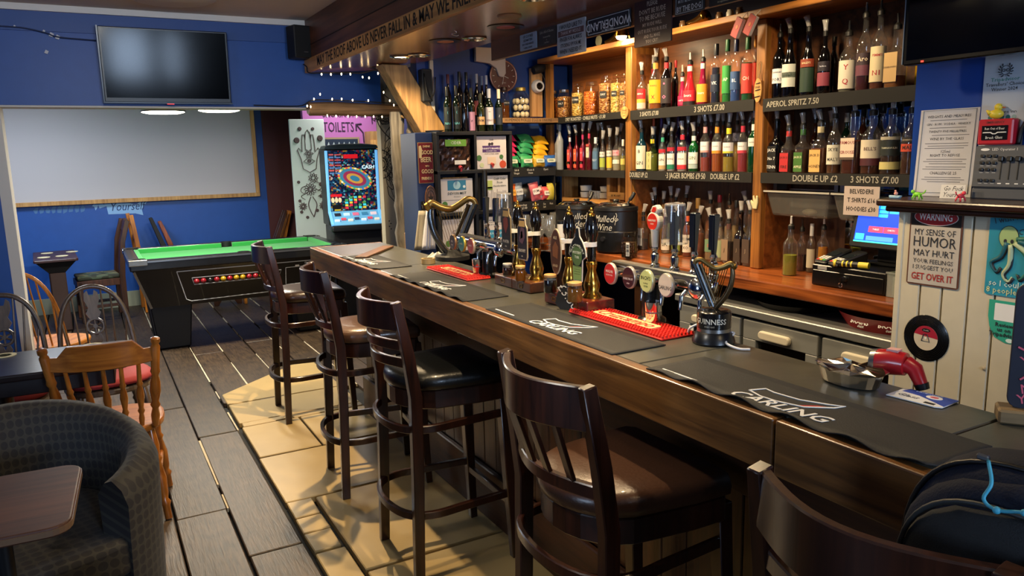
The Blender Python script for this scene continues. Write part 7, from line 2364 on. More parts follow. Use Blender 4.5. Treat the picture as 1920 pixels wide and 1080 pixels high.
def packet(loc, w, h, col, label, rot, group, d=.03, printed=None, flat=False, ink='#e8e4d8'):
    t = thing('crisp_packet', label, 'crisp packet', loc, rot[2], group, rot[0], rot[1])
    vs, fs = [], []
    for j in range(9):
        for i in range(9):
            u, v = i / 8, j / 8
            bl = (math.sin(PI * u) ** .7) * (math.sin(PI * v) ** .6)
            vs.append(((u - .5) * w * (1 - .05 * math.sin(PI * v)), -d * bl + .002 * math.sin(9 * u + 7 * v) , v * h))
    k0 = len(vs)
    vs += [(a, .004 - b * .7, c_) for a, b, c_ in vs]
    for j in range(8):
        for i in range(8):
            q = (j * 9 + i, j * 9 + i + 1, j * 9 + i + 10, j * 9 + i + 9)
            fs.append(q); fs.append(tuple(p + k0 for p in q[::-1]))
    rim = [i for i in range(9)] + [j * 9 + 8 for j in range(1, 9)] + [72 + i for i in range(7, -1, -1)] + [j * 9 for j in range(7, 0, -1)]
    for a, b in zip(rim, rim[1:] + rim[:1]):
        fs.append((a, a + k0, b + k0, b))
    MB().add(vs, fs).build('bag', mat(col, .35, var=.08, coat=.2), t, True, angle=50)
    if printed:
        MB().prism(panel(w * .7, h * .34, 0, .008, 3, 0, h * .5), d * 1.0, d * 1.0 + .0012, UPRIGHT).build('print', mat(printed[0], .5), t)
        text(printed[1], min(h * .2, w * .9 / len(printed[1])), mat(ink, .5), t, (0, -d - .0018, h * .5), ext=0, bold=.015)
    return t


for c, (x, col, nm) in enumerate(((.05, '#c0285c', 'bright pink'), (.155, '#2c8a58', 'green'), (.265, '#d8a01c', 'golden yellow'))):
    for k in range(5):
        packet((2.41 + x + .012 * k * (1 if c else .4), 4.41 + .012 * k, 1.556 + k * .036 - .012 * c), .105, .085, col,
               '%s crisp packet, %s in its heap on the snack shelf' % (nm, ('bottom', 'second', 'middle', 'fourth', 'top')[k]), (-.9 - .1 * (k % 2), .25 - .05 * k, .15 - .1 * c), 'crisp packets heaped on the upper snack shelf', .022)
for k, (x, col, nm) in enumerate(((.045, '#2c8a58', 'green'), (.155, '#3a9a5c', 'light green'), (.25, '#cfa22c', 'yellow'), (.335, '#2458a0', 'blue'))):
    packet((2.41 + x, 4.392, 1.5255), .09, .075, col, '%s crisp packet with white lettering at the front of the upper snack shelf' % nm, (-.15, 0, .0), 'front crisp packets', .018, ('#c8d0b8', 'PIPERS'), ink='#3a5a3a')
for x, col, nm, pr in ((.05, '#c85a1c', 'orange snack packet with black script', ('#e0a03c', 'NOIX')), (.115, '#8a98a8', 'silver grey snack packet', ('#c8ccd0', 'PORK')), (.165, '#16161a', 'black snack packet', None),
                       (.24, '#c8606a', 'pink and white snack packet', ('#e8dcd8', 'YUM')), (.275, '#e0c8c0', 'cream and red snack packet', ('#b83a44', 'MIX')), (.32, '#c8484c', 'red striped snack packet', ('#ece0d4', 'BAR')), (.355, '#b8a83c', 'yellow snack packet', None)):
    packet((2.41 + x, 4.405 + random.uniform(0, .03), 1.301), .075, .10 + random.uniform(-.02, .03), col, nm + ' on the lower snack shelf', (-.12, random.uniform(-.2, .2), 0), 'snack packets on the lower shelf', .02, pr, ink='#2a1a14')

# fairy lights
fl_ = thing('fairy_lights', 'string of warm fairy lights along the canopy edge and round the log beam', 'fairy lights', (1.36, 5.15, 1.95))
O_ = Vector((1.36, 5.15, 1.95))
path = [(1.02, 5.27, 1.965), (1.3, 5.25, 1.96), (1.345, 5.15, 1.98), (1.4, 5.14, 1.995), (1.6, 5.14, 1.992), (1.8, 5.14, 1.985), (1.95, 5.14, 1.975)]
path2 = [(1.365, 5.275, 2.235), (1.365, 5.2, 2.21), (1.37, 5.18, 2.172), (1.45, 5.10, 2.165), (1.55, 5.0, 2.16), (1.65, 4.95, 2.155), (1.75, 4.9, 2.17), (1.81, 4.9, 2.10), (1.80, 4.95, 2.03), (1.86, 5.0, 1.99)]
wire = MB()
for pth in (path, path2):
    wire.tube([p - O_ for p in spline(pth, 5)], .004, 5)
wire.build('wire', BLACKM, fl_)
BULB = mat('#ffd9a0', .4, emit=14)
bp = [(1.43, 5.09, 2.155), (1.48, 5.05, 2.152), (1.535, 5.0, 2.15), (1.585, 4.97, 2.148), (1.745, 4.89, 2.15), (1.38, 5.13, 2.0), (1.5, 5.125, 2.0), (1.565, 5.125, 2.002), (1.64, 5.125, 1.996), (1.75, 5.125, 1.994), (1.93, 5.12, 1.965),
      (1.355, 5.13, 1.95), (1.335, 5.14, 1.955), (1.46, 5.125, 1.893), (1.52, 5.125, 1.89), (1.60, 5.12, 1.888), (1.66, 5.12, 1.887), (1.72, 5.12, 1.887), (1.78, 5.12, 1.887), (1.84, 5.12, 1.886), (1.42, 5.12, 2.03), (1.815, 4.9, 2.10), (1.795, 4.94, 2.035), (1.85, 4.98, 1.985), (1.66, 4.95, 2.13), (1.70, 4.94, 2.125)]
b0 = None
for k, p in enumerate(bp):
    if b0 is None:
        b0 = MB().lathe([(.0001, -.009), (.0032, -.005), (.0042, .0), (.003, .005), (.0001, .007)], 8).build('bulb', BULB, fl_, 'all', loc=Vector(p) - O_)
    else:
        o = b0.copy(); COL.objects.link(o); o.parent = fl_; o.location = Vector(p) - O_
t = thing('tangled_wires', 'tangle of black wires and twigs above the mandala wall', 'wires', (1.90, 5.2, 1.88))
mb = MB()
for k in range(7):
    mb.tube(spline([(random.uniform(-.1, .08), random.uniform(-.05, .05), random.uniform(-.05, .03)) for _ in range(5)], 4), .003, 5)
mb.tube(spline([(-.1, -.05, .02), (-.06, -.04, -.07), (.02, -.02, -.15), (.07, .0, -.20)], 5), .004, 5)
mb.build('wire', mat('#1c1814', .7), t)

# ================================================================== TILL AND PARTITION
dz = CT + .0005
t = thing('cash_drawer', 'black steel cash drawer with a key in its lock on the worktop', 'cash drawer', (2.66, 2.175, dz), -PI / 2)
MB().box(0, .345, 0, .28, 0, .088).build('case', mat('#0c0c0e', .3), t, bevel=.004)
MB().box(.008, .337, -.004, 0, .006, .066).build('drawer_front', mat('#0e0e10', .25), t, bevel=.002)
MB().box(.03, .075, -.0015, 0, .069, .084).build('maker_plate', mat('#8f9094', .4), t)
MB().cyl((.165, -.004, .045), (.165, -.014, .045), .012, .011, 16).build('lock', CHROME, t, True)
MB().box(.163, .167, -.03, -.014, .028, .052).torus((.16, -.022, .02), .009, .0016, 14, 5, Matrix.Translation((.16, -.022, .02)) @ UPRIGHT @ Matrix.Translation((-.16, .022, -.02))).build('key', CHROME, t)
t = thing('till_screen', 'black touch screen till showing a blue sales menu', 'till', (2.79, 2.00, CT + .0893), -PI / 2)
MB().box(-.05, .17, .02, .12, 0, .012).box(.0, .12, .05, .075, .012, .12).build('stand', BLACK, t, bevel=.004)
Mt = Matrix.Translation((.05, .0, .18)) @ Matrix.Rotation(-.22, 4, 'X')
MB().prism(panel(.27, .215, 0, .012), -.03, 0, Mt @ UPRIGHT).build('casing', BLACK, t, bevel=.004)


def scr(x0, x1, z0, z1, c, e, y=.0012):
    return MB().prism([(x0, z0), (x1, z0), (x1, z1), (x0, z1)], y - .0008, y, Mt @ UPRIGHT)


s_ = scr(-.115, .115, -.085, .09, 0, 0).build('display', mat('#1c3fb4', .3, emit=1.3), t)
CY = mat('#35b6e0', .3, emit=1.2)
for r_ in range(4):
    for k in range(5):
        if r_ < 3 or k == 2:
            scr(-.11 + k * .0445, -.07 + k * .0445, .07 - r_ * .0165, .083 - r_ * .0165, 0, 0, .0018).build('menu_key', CY, s_)
scr(-.115, .115, .086, .09, 0, 0, .0018).build('menu_bar', mat('#3fe0c0', .3, emit=1.2), s_)
scr(-.115, .115, -.085, -.079, 0, 0, .0018).build('menu_bar', mat('#3fe0c0', .3, emit=1.2), s_)
for k in range(2):
    scr(-.055 + k * .068, .01 + k * .068, -.042, -.018, 0, 0, .0018).build('pink_key', mat('#e0405e', .3, emit=1.2), s_)
    text(('TABLES', 'CHECKS')[k], .009, mat('#f0d8dc', .4, emit=1), s_, Mt @ Vector((-.022 + k * .068, -.0022, -.03)), (PI / 2 - .22, 0, 0), ext=0)
scr(.085, .112, -.07, -.01, 0, 0, .0018).build('number_pad', CY, s_)
scr(-.11, -.07, -.075, -.05, 0, 0, .0018).build('side_key', CY, s_)
scr(-.06, .06, -.076, -.058, 0, 0, .0018).build('foot_key', mat('#4a8ae0', .3, emit=1.2), s_)
for k, (x, y, rz) in enumerate(((2.715, 2.135, -.15), (2.70, 2.055, -.35))):
    c = thing('card_reader', ('black card reader on the cash drawer, left of two', 'black card reader on the cash drawer, right of two')[k], 'card reader', (x, y, CT + .0893), -PI / 2 + rz, 'card readers on the drawer')
    MB().add([(-.034, -.05, 0), (.034, -.05, 0), (.038, .09, 0), (-.038, .09, 0), (-.032, -.05, .014), (.032, -.05, .014), (.036, .09, .06), (-.036, .09, .06)], [(3, 2, 1, 0), (4, 5, 6, 7), (0, 1, 5, 4), (1, 2, 6, 5), (2, 3, 7, 6), (3, 0, 4, 7)]).build('case', mat('#101114', .4), c, bevel=.006)
    Mk = Matrix.Translation((0, -.05, .0145)) @ Matrix.Rotation(math.atan2(.046, .14), 4, 'X')
    MB().box(-.03, .03, .002, .05, 0, .001, Mk).build('grey_rim', mat('#4a4c50', .4), c)
    for r_ in range(4):
        for q in range(3):
            MB().box(-.024 + q * .017, -.011 + q * .017, .006 + r_ * .011, .014 + r_ * .011, .001, .004, Mk).build('key', mat('#c8c8c4' if r_ else ('#c83a34', '#d8b03a', '#3a9a4a')[q], .5), c)
    MB().box(-.026, .026, .062, .10, 0, .0012, Mk).build('screen', mat('#1a2024', .15), c)
c = thing('hand_torch', 'yellow and black striped tube torch lying on the cash drawer', 'torch', (2.675, 1.985, CT + .1045), -PI / 2 + .25)
MB().tube([(-.07, 0, 0), (.05, 0, .0)], .0125, 16).build('barrel', mat('#17181a', .4), c, True)
for x0, x1 in ((.02, .06), (-.045, -.039), (-.028, -.022), (-.01, -.004)):
    MB().tube([(x0, 0, 0), (x1, 0, 0)], .0132, 16).build('yellow_band', mat('#d8c83a', .45), c, True)
MB().tube([(-.078, 0, 0), (-.068, 0, 0)], .0150, 16).build('head', mat('#d8c83a', .4), c, True)
t = thing('storage_tub', 'clear plastic tub of packets at the end of the worktop', 'tub', (2.66, 1.825, dz), -PI / 2)
TB = glass('#dfe4e0', .8, .08, .25)
tb_ = MB()
tb_.box(0, .075, 0, .003, 0, .095).box(0, .075, .147, .15, 0, .095).box(0, .003, .003, .147, 0, .095).box(.072, .075, .003, .147, 0, .095).box(.003, .072, .003, .147, 0, .003).box(-.004, .079, -.004, .0, .09, .097)
tb_.build('tub', TB, t)
for k, c_ in enumerate(('#c8d0c0', '#6a9a5a', '#b8c8b0')):
    MB().box(.01, .065, .02 + k * .04, .045 + k * .04, .004, .075 + .012 * k).build('packet', mat(c_, .5), t)
# clear food tubs hung under the shelf
for k, (y0, y1, lab) in enumerate(((2.585, 2.225, 'large clear plastic tub hanging under the whisky shelf'), (2.215, 2.075, 'smaller clear plastic tub hanging under the shelf behind the till'))):
    t = thing('plastic_tub', lab, 'tub', (2.815, y0, 1.30), -PI / 2, 'clear tubs under the shelf')
    L = y0 - y1
    m = MB()
    a, b, h = .02, .0, .115
    lo = [(.025, .02, 0), (L - .025, .02, 0), (L - .025, .15, 0), (.025, .15, 0)]
    hi = [(.0, .0, h), (L, .0, h), (L, .17, h), (.0, .17, h)]
    m.add(lo + hi, [(3, 2, 1, 0), (0, 1, 5, 4), (1, 2, 6, 5), (2, 3, 7, 6), (3, 0, 4, 7)])
    m.build('tub_wall', glass('#d3d0c8', .9, .12, .13), t, bevel=.012, seg=2)
    MB().box(-.008, L + .008, -.008, .0, h - .004, h + .004).box(-.008, L + .008, .17, .178, h - .004, h + .004).build('rim', mat('#a8a59c', .3), t)
    for xx in (.0, L - .02):
        MB().box(xx, xx + .02, .05, .12, h + .004, .162).build('hanger', STEEL, t)
    if k == 0:
        MB().ball((.2, .07, .022), .03, 12, 8, 1.3, .8, .5).build('scoop', mat('#b8b09a', .3), t, 'all')
t = thing('price_sign', 'laminated sign reading BELVEDERE T SHIRTS £16 HOODIES behind the till', 'sign', at_x(1615, 377, 2.787), -PI / 2)
MB().prism(panel(.165, .12, 0), 0, .002, UPRIGHT).build('sheet', mat('#b8aaa4', .35), t)
for k, w in enumerate(('BELVEDERE', 'T SHIRTS £16', 'HOODIES £30')):
    text(w, .026, INK, t, (0, -.0025, .038 - k * .036), bold=.02, ext=0, wide=.86)

# tags hung on the posts
for y, X, z, lab, words, a, b in ((3.632, 2.785, 1.835, 'round wooden slice tag hung on the left post', 'Happy|hour|gin', .034, .036), (2.622, 2.785, 1.88, 'oval slatted wooden tag hung on the right post', 'BAR', .022, .055)):
    t = thing('wooden_tag', lab, 'tag', (X, y, z), -PI / 2)
    MB().prism(disc(a, b, 26), 0, .006, UPRIGHT).build('disc', PINE, t, bevel=.001)
    MB().tube([(0, -.003, b), (-.012, .004, b + .06), (.0, .008, b + .075), (.012, .004, b + .06), (0, -.003, b)], .0012, 5).build('string', mat('#8a7a5a', .9), t)
    for k, w in enumerate(words.split('|')):
        text(w, .016, INK, t, (0, -.0066, .014 - k * .015), shear=.2, ext=0)
    if a < .03:
        for q in range(3):
            MB().tube([(-.017 + .004 * q, -.007, -.03 + q * .03), (.015, -.007, -.026 + q * .03)], .0016, 4).build('carving', INK, t)
t = thing('hand_hook', 'small white hand shaped hook on the right post', 'hook', (2.793, 2.622, 1.36), -PI / 2)
MB().prism([(-.014, -.03), (.01, -.03), (.016, .0), (.014, .03), (.006, .034), (.0, .01), (-.01, .035), (-.016, .03), (-.012, .0), (-.026, .012), (-.03, .004)], 0, .008, UPRIGHT).build('hand', mat('#c8c49a', .5), t, bevel=.002)

# signs on the half wall (face -x)
def tin(name, label, Y, z, w, h, X=2.2485, cat='sign', group=None):
    return thing(name, label, cat, (X, Y, z), -PI / 2, group)


RUST = mat('#5a3424', .6, var=.4, bscale=60)
PAPER = mat('#b8b0a4', .45, var=.08, bscale=12)
t = tin('warning_sign', 'rusty tin sign reading WARNING MY SENSE OF HUMOR MAY HURT', 1.392, 1.308, .165, .245)
MB().prism(panel(.166, .246, 0, .008), 0, .002, UPRIGHT).build('plate', RUST, t)
MB().prism(panel(.156, .236, 0, .007), .002, .0026, UPRIGHT).build('black_field', mat('#141416', .4), t)
MB().prism([(-.078, -.118), (.078, -.118), (.078, .062), (-.078, .062)], .0026, .003, UPRIGHT).build('grey_field', PAPER, t)
MB().prism(disc(.069, .026, 36, 0, .09), .0026, .0032, UPRIGHT).build('oval_rim', mat('#d8d0c8', .4), t)
MB().prism(disc(.067, .024, 36, 0, .09), .0032, .0036, UPRIGHT).build('red_oval', mat('#a02028', .4), t)
DK = mat('#26262a', .5)
for w, z, s, wd, c in (('WARNING', .09, .032, .104, WHITE), ('MY SENSE OF', .042, .027, .128, DK), ('HUMOR', .012, .044, .134, DK), ('MAY HURT', -.022, .029, .128, DK), ('YOUR FEELINGS', -.047, .019, .126, DK), ('I SUGGEST YOU', -.067, .019, .126, DK), ('GET OVER IT', -.096, .030, .132, mat('#a02820', .5))):
    text(w, s, c, t, (0, -.0042, z), bold=.014 if w in ('WARNING', 'GET OVER IT') else 0, fit=wd, ext=0)
t = tin('octopus_sign', 'turquoise tin sign with an octopus, I wish I was an octopus', 1.15, 1.31, .17, .245)
MB().prism(panel(.166, .246, 0, .008), 0, .002, UPRIGHT).build('plate', mat('#2f8fa6', .4, var=.35, bscale=12), t)
OC = mat('#9fb87a', .5)
MB().prism(disc(.027, .033, 22, -.028, .045), .002, .0028, UPRIGHT).build('head_outline', DK, t)
MB().prism(disc(.025, .031, 22, -.028, .045), .0028, .004, UPRIGHT).build('octopus_head', OC, t)
for x in (-.036, -.018):
    MB().prism(disc(.0045, .006, 12, x, .034), .004, .0046, UPRIGHT).build('eye', DK, t)
for k, pts in enumerate((((-.03, .03), (-.045, -.01), (-.07, -.03), (-.055, -.055), (-.045, -.04)), ((-.02, .025), (-.02, -.03), (-.035, -.06), (-.02, -.08), (-.01, -.065)), ((-.01, .03), (.02, .0), (.03, -.04), (.01, -.07), (.0, -.055)), ((.0, .035), (.045, .03), (.06, .06), (.075, .05)), ((-.01, .03), (.04, -.01), (.065, -.05), (.075, -.03)), ((-.005, .04), (.03, .05), (.035, .08), (.02, .085)))):
    MB().tube(spline([(a, -.0035, b) for a, b in pts], 5), [.008 - .006 * i / ((len(pts) - 1) * 5) for i in range((len(pts) - 1) * 5 + 1)], 6).build('tentacle', mat(('#1f5f68', '#b8c49a', '#2a6a58')[k % 3], .5), t, 'all')
    MB().tube(spline([(a + .0035, -.0022, b - .003) for a, b in pts], 4), .0045, 5).build('ink_outline', DK, t, 'all')
text('I wish I was an', .026, DK, t, (-.07, -.0035, .088), (PI / 2, -.25, 0), 'LEFT', ext=0, wide=.85)
text('octopus', .034, DK, t, (-.025, -.0035, .064), (PI / 2, -.05, 0), 'LEFT', shear=.3, ext=0, bold=-.01)
text('so I could slap', .024, mat('#e0e8d8', .5), t, (-.072, -.0035, -.088), align='LEFT', ext=0)
text('8 people at once', .024, mat('#e0d890', .5), t, (-.078, -.0035, -.108), align='LEFT', ext=0)
t = tin('vinyl_record', 'black vinyl single with red and white centre on the white half wall', 1.398, 1.02, .15, .15, 2.2495, 'record')
MB().lathe([(.0001, 0), (.072, 0), (.0735, .001), (.072, .002), (.0001, .002)], 48, M=UPRIGHT).build('disc', mat('#0b0b0c', .22, coat=.3), t, True)
gm = MB()
for r in (.045, .05, .055, .06, .065, .069):
    gm.torus((0, 0, .002), r, .0005, 40, 4, UPRIGHT)
gm.build('groove_ring', mat('#151517', .3), t)
MB().prism(disc(.039, .039, 36), .002, .0024, UPRIGHT).build('centre_label', mat('#cdbfa6', .5), t)
MB().prism([(.039 * math.cos(a), .039 * math.sin(a)) for a in [PI * .02 + PI * .9 * i / 20 for i in range(21)]], .0024, .0027, UPRIGHT).build('red_half', mat('#a01830', .5), t)
MB().prism(disc(.014, .006, 18, 0, .025), .0027, .003, UPRIGHT).build('logo_oval', mat('#101012', .5), t)
text('media', .007, mat('#d0c0b8', .5), t, (0, -.0032, .025), ext=0)
MB().tube([(-.013, -.003, -.01), (.013, -.003, -.01), (.005, -.003, .012), (-.007, -.003, .012)], .0016, 5, closed=True).build('centre_outline', DK, t)
MB().prism(disc(.0035, .0035, 12), .0024, .0032, UPRIGHT).build('spindle_hole', WHITE, t)
t = tin('review_sticker', 'green review sticker on the white half wall behind the chalkboard', 1.165, 1.115, .1, .13, 2.2495, 'sticker')
MB().prism([(-.052, .058), (.06, .058), (.06, -.062), (.0, -.062), (-.03, -.05), (-.046, -.02), (-.052, .01)], 0, .0012, UPRIGHT).build('sticker', mat('#2fa083', .5), t)
MB().prism(panel(.06, .05, 0, .002, 2, -.005, .025), .0012, .0016, UPRIGHT).build('white_square', WHITE, t)
for k, w in enumerate(('Review', 'us on', 'Tripadvisor')):
    text(w, .017, DK, t, (-.005, -.0022, -.012 - .014 * k), ext=0, bold=.02)
MB().prism(disc(.01, .006, 14, .012, -.054), .0012, .0018, UPRIGHT).build('logo_dot', mat('#d8e8e0', .5), t)
t = thing('screw_cover', 'small round screw cap on the white half wall', 'screw', (2.2495, 1.215, .965), -PI / 2)
MB().lathe([(.006, 0), (.006, .002), (.003, .004), (.0001, .004)], 14, M=UPRIGHT).build('cap', mat('#a89a80', .4), t, True)

# chalkboard on the bar
t = thing('chalkboard', 'black chalkboard on a wooden foot reading NEW YEARS EVE, NEW YEARS DAY', 'chalkboard', (1.545, .765, BT + .0005), -PI / 2 + .62)
MB().box(-.035, .30, -.03, .03, 0, .028).build('wooden_foot', wood('#2e2114', '#8a7350', .55, 'x', 5, .3), t, bevel=.004)
b_ = MB().prism(panel(.30, .245, 0, .02, 4, .13, .15), -.006, .004, UPRIGHT).build('board', mat('#141a2c', .75, var=.25, bscale=18), t, bevel=.001)
PK = mat('#c8586e', .85)
text('WED', .05, mat('#8fb8e0', .85), b_, (.03, -.0046, .245), (PI / 2, -.1, 0), 'LEFT', bold=.02, ext=0)
for w, x, z, s in (('MONDAY', .0, .203, .032), ('NEW', .0, .142, .027), ('YEARS', -.004, .12, .027), ('EVE', .03, .098, .027), ('NEW', .0, .065, .027), ('YEARS', -.004, .044, .027), ('DAY', .03, .022 + .018, .027)):
    text(w, s, PK, b_, (x, -.0046, z), (PI / 2, -.2, 0), 'LEFT', ext=0, bold=.005)
for a in (2.6, 2.1, 1.6, -2.4, -1.9, -1.4):
    MB().tube([(.045 + .05 * math.cos(a), -.0045, .122 + .042 * math.sin(a)), (.045 + .064 * math.cos(a), -.0045, .122 + .054 * math.sin(a))], .0016, 4).build('chalk_ray', PK, b_)

# on the ledge
lz = 1.4505
t = thing('menu_notice', 'laminated white notice with a grey border standing on the ledge', 'notice', (2.395, 1.475, lz), -PI / 2, None, -.06)
MB().prism(panel(.19, .285, 0, 0, z=.143), 0, .0015, UPRIGHT).build('sheet', mat('#c8c8cc', .2, coat=.5), t)
MB().tube([(-.085, -.002, .012), (.085, -.002, .012), (.085, -.002, .272), (-.085, -.002, .272)], .0014, 4, closed=True).build('border', mat('#7a8088', .5), t)
for w, z, s in (('WEIGHTS AND MEASURES', .252, .012), ('GIN · RUM · VODKA · WHISKY', .228, .0105), ('TWENTY FIVE MILLILITRES', .205, .0105), ('WINE BY THE GLASS', .182, .012), ('125ml', .142, .013), ('RIGHT TO REFUSE', .130, .012), ('CHALLENGE 25', .074, .013)):
    text(w, s, DK, t, (0, -.0025, z), ext=0)
for z in (.241, .217, .194, .168, .160, .153, .118, .111, .104, .094, .087, .061, .054, .047):
    MB().box(-.07 + .01 * (int(z * 1000) % 3), .07 - .012 * (int(z * 1000) % 2), -.0022, -.0015, z - .0009, z + .0009).build('text_line', mat('#6a6a70', .6), t)
t = thing('rude_card', 'small white card with black script leaning on the notice', 'card', (2.33, 1.40, lz), -PI / 2, None, -.15)
MB().prism(panel(.076, .042, 0, 0, z=.021), 0, .001, UPRIGHT).build('card', mat('#cfcdc8', .5), t)
text('Go Fuck', .021, DK, t, (0, -.0014, .030), shear=.35, ext=0, wide=.85)
text('Yourself', .021, DK, t, (0, -.0014, .011), shear=.35, ext=0, wide=.85)


def critter(name, label, loc, col, rz, cat='toy'):
    t = thing(name, label, cat, loc, rz)
    m = mat(col, .45)
    MB().ball((0, 0, .014), .009, 10, 8, 1.5, .8, .8).ball((-.015, 0, .022), .006, 10, 8).build('body', m, t, 'all')
    for sx in (-1, 1):
        for sy in (-1, 1):
            MB().tube([(.009 * sx, .004 * sy, .012), (.012 * sx, .008 * sy, .0)], [.003, .002], 6).build('leg', m, t, 'all')
    MB().tube(spline([(.012, 0, .015), (.022, 0, .02), (.026, 0, .028)]), .002, 5).build('tail', m, t, 'all')


critter('toy_animal', 'tiny bright green plastic animal on the ledge', (2.25, 1.46, lz), '#7fd02c', -PI / 2)
critter('toy_animal', 'tiny pinkish red plastic animal on the ledge', (2.25, 1.325, lz), '#e0404a', PI)
t = thing('toy_boat', 'tiny pale blue toy boat at the end of the ledge', 'toy', (2.24, 1.525, lz), -PI / 2)
MB().prism([(-.02, .0), (.014, 0), (.02, .009), (-.022, .009)], -.006, .006, UPRIGHT).build('hull', mat('#8fb4cc', .4), t, bevel=.002)
MB().ball((0, 0, .015), .006, 10, 8).ball((-.002, 0, .023), .0035, 8, 6).build('figure', mat('#d89a8a', .5), t, 'all')
t = thing('light_controller', 'grey LED light controller with sliders on the ledge', 'controller', (2.36, 1.362, lz + .034), -PI / 2, None, -.08)
MB().box(0, .34, 0, .03, 0, .125).box(0, .34, .005, .03, -.034, 0).build('case', mat('#4a4d52', .45), t, bevel=.004)
text('LED Operator 1', .011, WHITE, t, (.05, -.0008, .113), align='LEFT', ext=0)
MB().prism(disc(.013, .004, 16, .03, .113), 0, .001, UPRIGHT).build('logo_oval', WHITE, t)
for k in range(5):
    x = .082 + k * .024
    MB().box(x - .0015, x + .0015, -.0012, 0, .025, .09).build('slot', BLACK, t)
    MB().box(x - .007, x + .007, -.012, 0, .078, .092).build('slider', BLACK, t, bevel=.002)
    MB().box(x - .005, x + .005, -.0008, 0, .012, .015).build('caption', WHITE, t)
for r_ in range(4):
    for q in range(3):
        z = (.09, .07, .05, .018)[r_]
        MB().box(.02 + q * .018, .032 + q * .018, -.006, 0, z, z + .008).build('push_button', BLACK, t, bevel=.0015)
        MB().box(.021 + q * .018, .031 + q * .018, -.0008, 0, z - .006, z - .004).build('caption', mat('#9a9ca0', .5), t)
t = thing('call_point', 'red novelty break glass box standing on the light controller', 'alarm box', (2.37, 1.36, lz + .1605), -PI / 2)
MB().box(0, .10, 0, .035, 0, .075).build('case', mat('#b81c2c', .35), t, bevel=.004)
MB().box(.013, .087, -.002, 0, .014, .056).build('black_window', mat('#151518', .2), t)
text('EMERGENCY', .009, mat('#5a0c14', .5), t, (.05, -.0006, .065), ext=0, bold=.02)
text('Run Out of Beer', .0105, WHITE, t, (.05, -.0026, .047), ext=0, wide=.8)
text('Break Glass', .0115, WHITE, t, (.05, -.0026, .021), ext=0, wide=.9)
MB().tube([(.018, -.003, .036), (.04, -.003, .036), (.046, -.003, .032), (.054, -.003, .032), (.06, -.003, .036), (.084, -.003, .036)], .0014, 4).build('printed_line', WHITE, t)
t = thing('rubber_duck', 'yellow rubber duck on top of the red box', 'rubber duck', (2.385, 1.318, lz + .236), -PI / 2 + .5)
DY = mat('#e8cc3a', .35)
MB().ball((0, 0, .014), .0155, 16, 10, 1.25, .95, .9).ball((.004, 0, .034), .011, 14, 10).build('body', DY, t, 'all')
MB().tube([(-.014, 0, .016), (-.026, 0, .026)], [.009, .002], 8).build('tail', DY, t, 'all')
MB().tube([(.012, 0, .033), (.022, 0, .032)], [.005, .003], 8, flat=(.5, 1.2)).build('beak', mat('#d8641c', .4), t, 'all')
for s in (-1, 1):
    MB().ball((.011, .006 * s, .038), .0016, 8, 6).build('eye', BLACK, t, 'all')
t = thing('black_cables', 'black cables rising behind the light controller', 'cable', (2.395, 1.235, lz + .16))
MB().tube(spline([(0, .02, 0), (0, .01, .05), (0, -.03, .12), (0, -.08, .17)]), .006, 7).tube(spline([(0, -.01, 0), (0, -.02, .05), (0, -.05, .1)]), .006, 7).build('cable', BLACK, t, 'all')
t = thing('award_notice', "white award poster reading Tripadvisor Travellers' Choice Winner 2024", 'poster', (2.4085, 1.3135, 1.74), -PI / 2)
MB().prism(panel(.125, .265, 0), 0, .001, UPRIGHT).build('sheet', mat('#b3bcc8', .5), t)
for w, z, s, c, f in (('Tripadvisor', .061, .0155, '#3a8a78', .082), ("Travellers' Choice", .047, .0145, '#2a2c32', .109), ('Winner 2024', .033, .0145, '#2a2c32', .075), ('Belvedere Inn', -.033, .012, '#2a2c32', .08)):
    text(w, s, mat(c, .5), t, (.0, -.0015, z), ext=0, bold=.004, fit=f)
em = MB()
for x in (-.012, .012):
    em.tube([(x - .0 + .008 * math.cos(a), -.0015, .085 + .008 * math.sin(a)) for a in [2 * PI * i / 14 for i in range(14)]], .0015, 4, closed=True)
em.tube([(.026 * math.cos(a), -.0015, .085 + .026 * math.sin(a)) for a in [2 * PI * i / 24 for i in range(24)]], .0015, 4, closed=True)
for s in (-1, 1):
    for k in range(6):
        a = -1.2 + k * .42
        em.tube([(s * .032 * math.cos(a), -.0015, .085 + .032 * math.sin(a)), (s * (.043) * math.cos(a + .2), -.0015, .085 + .043 * math.sin(a + .2))], .0025, 4)
o = em.build('owl_emblem', mat('#2a2c32', .5), t)
o.scale = (.5, 1, .5)
o.location = (.0, 0, .0445)
for k in range(5):
    MB().prism(disc(.0065, .0065, 18, -.034 + k * .017, -.049), .001, .0016, UPRIGHT).build('rating_dot', mat('#1f6a62' if k < 4 else '#8aa8a4', .5), t)
t = thing('television', 'black television hung at the top right over the blue wall', 'television', (2.20, 1.505, 1.852), -PI / 2 , None, .0)
MB().box(0, .8, 0, .045, 0, .46).build('case', mat('#0a0b0e', .25), t, bevel=.004)
MB().box(.012, .79, -.001, 0, .014, .45).build('screen', mat('#04060c', .1, spec=.6), t)
MB().box(-.003, .0, .0, .04, .004, .456).build('steel_edge', mat('#9fb0c4', .3, .8), t)
MB().box(.06, .068, -.002, 0, .004, .009).build('standby_light', mat('#e0382c', .4, emit=2), t)
MB().box(.2, .5, .045, .209, .15, .3).build('wall_bracket', BLACK, t)

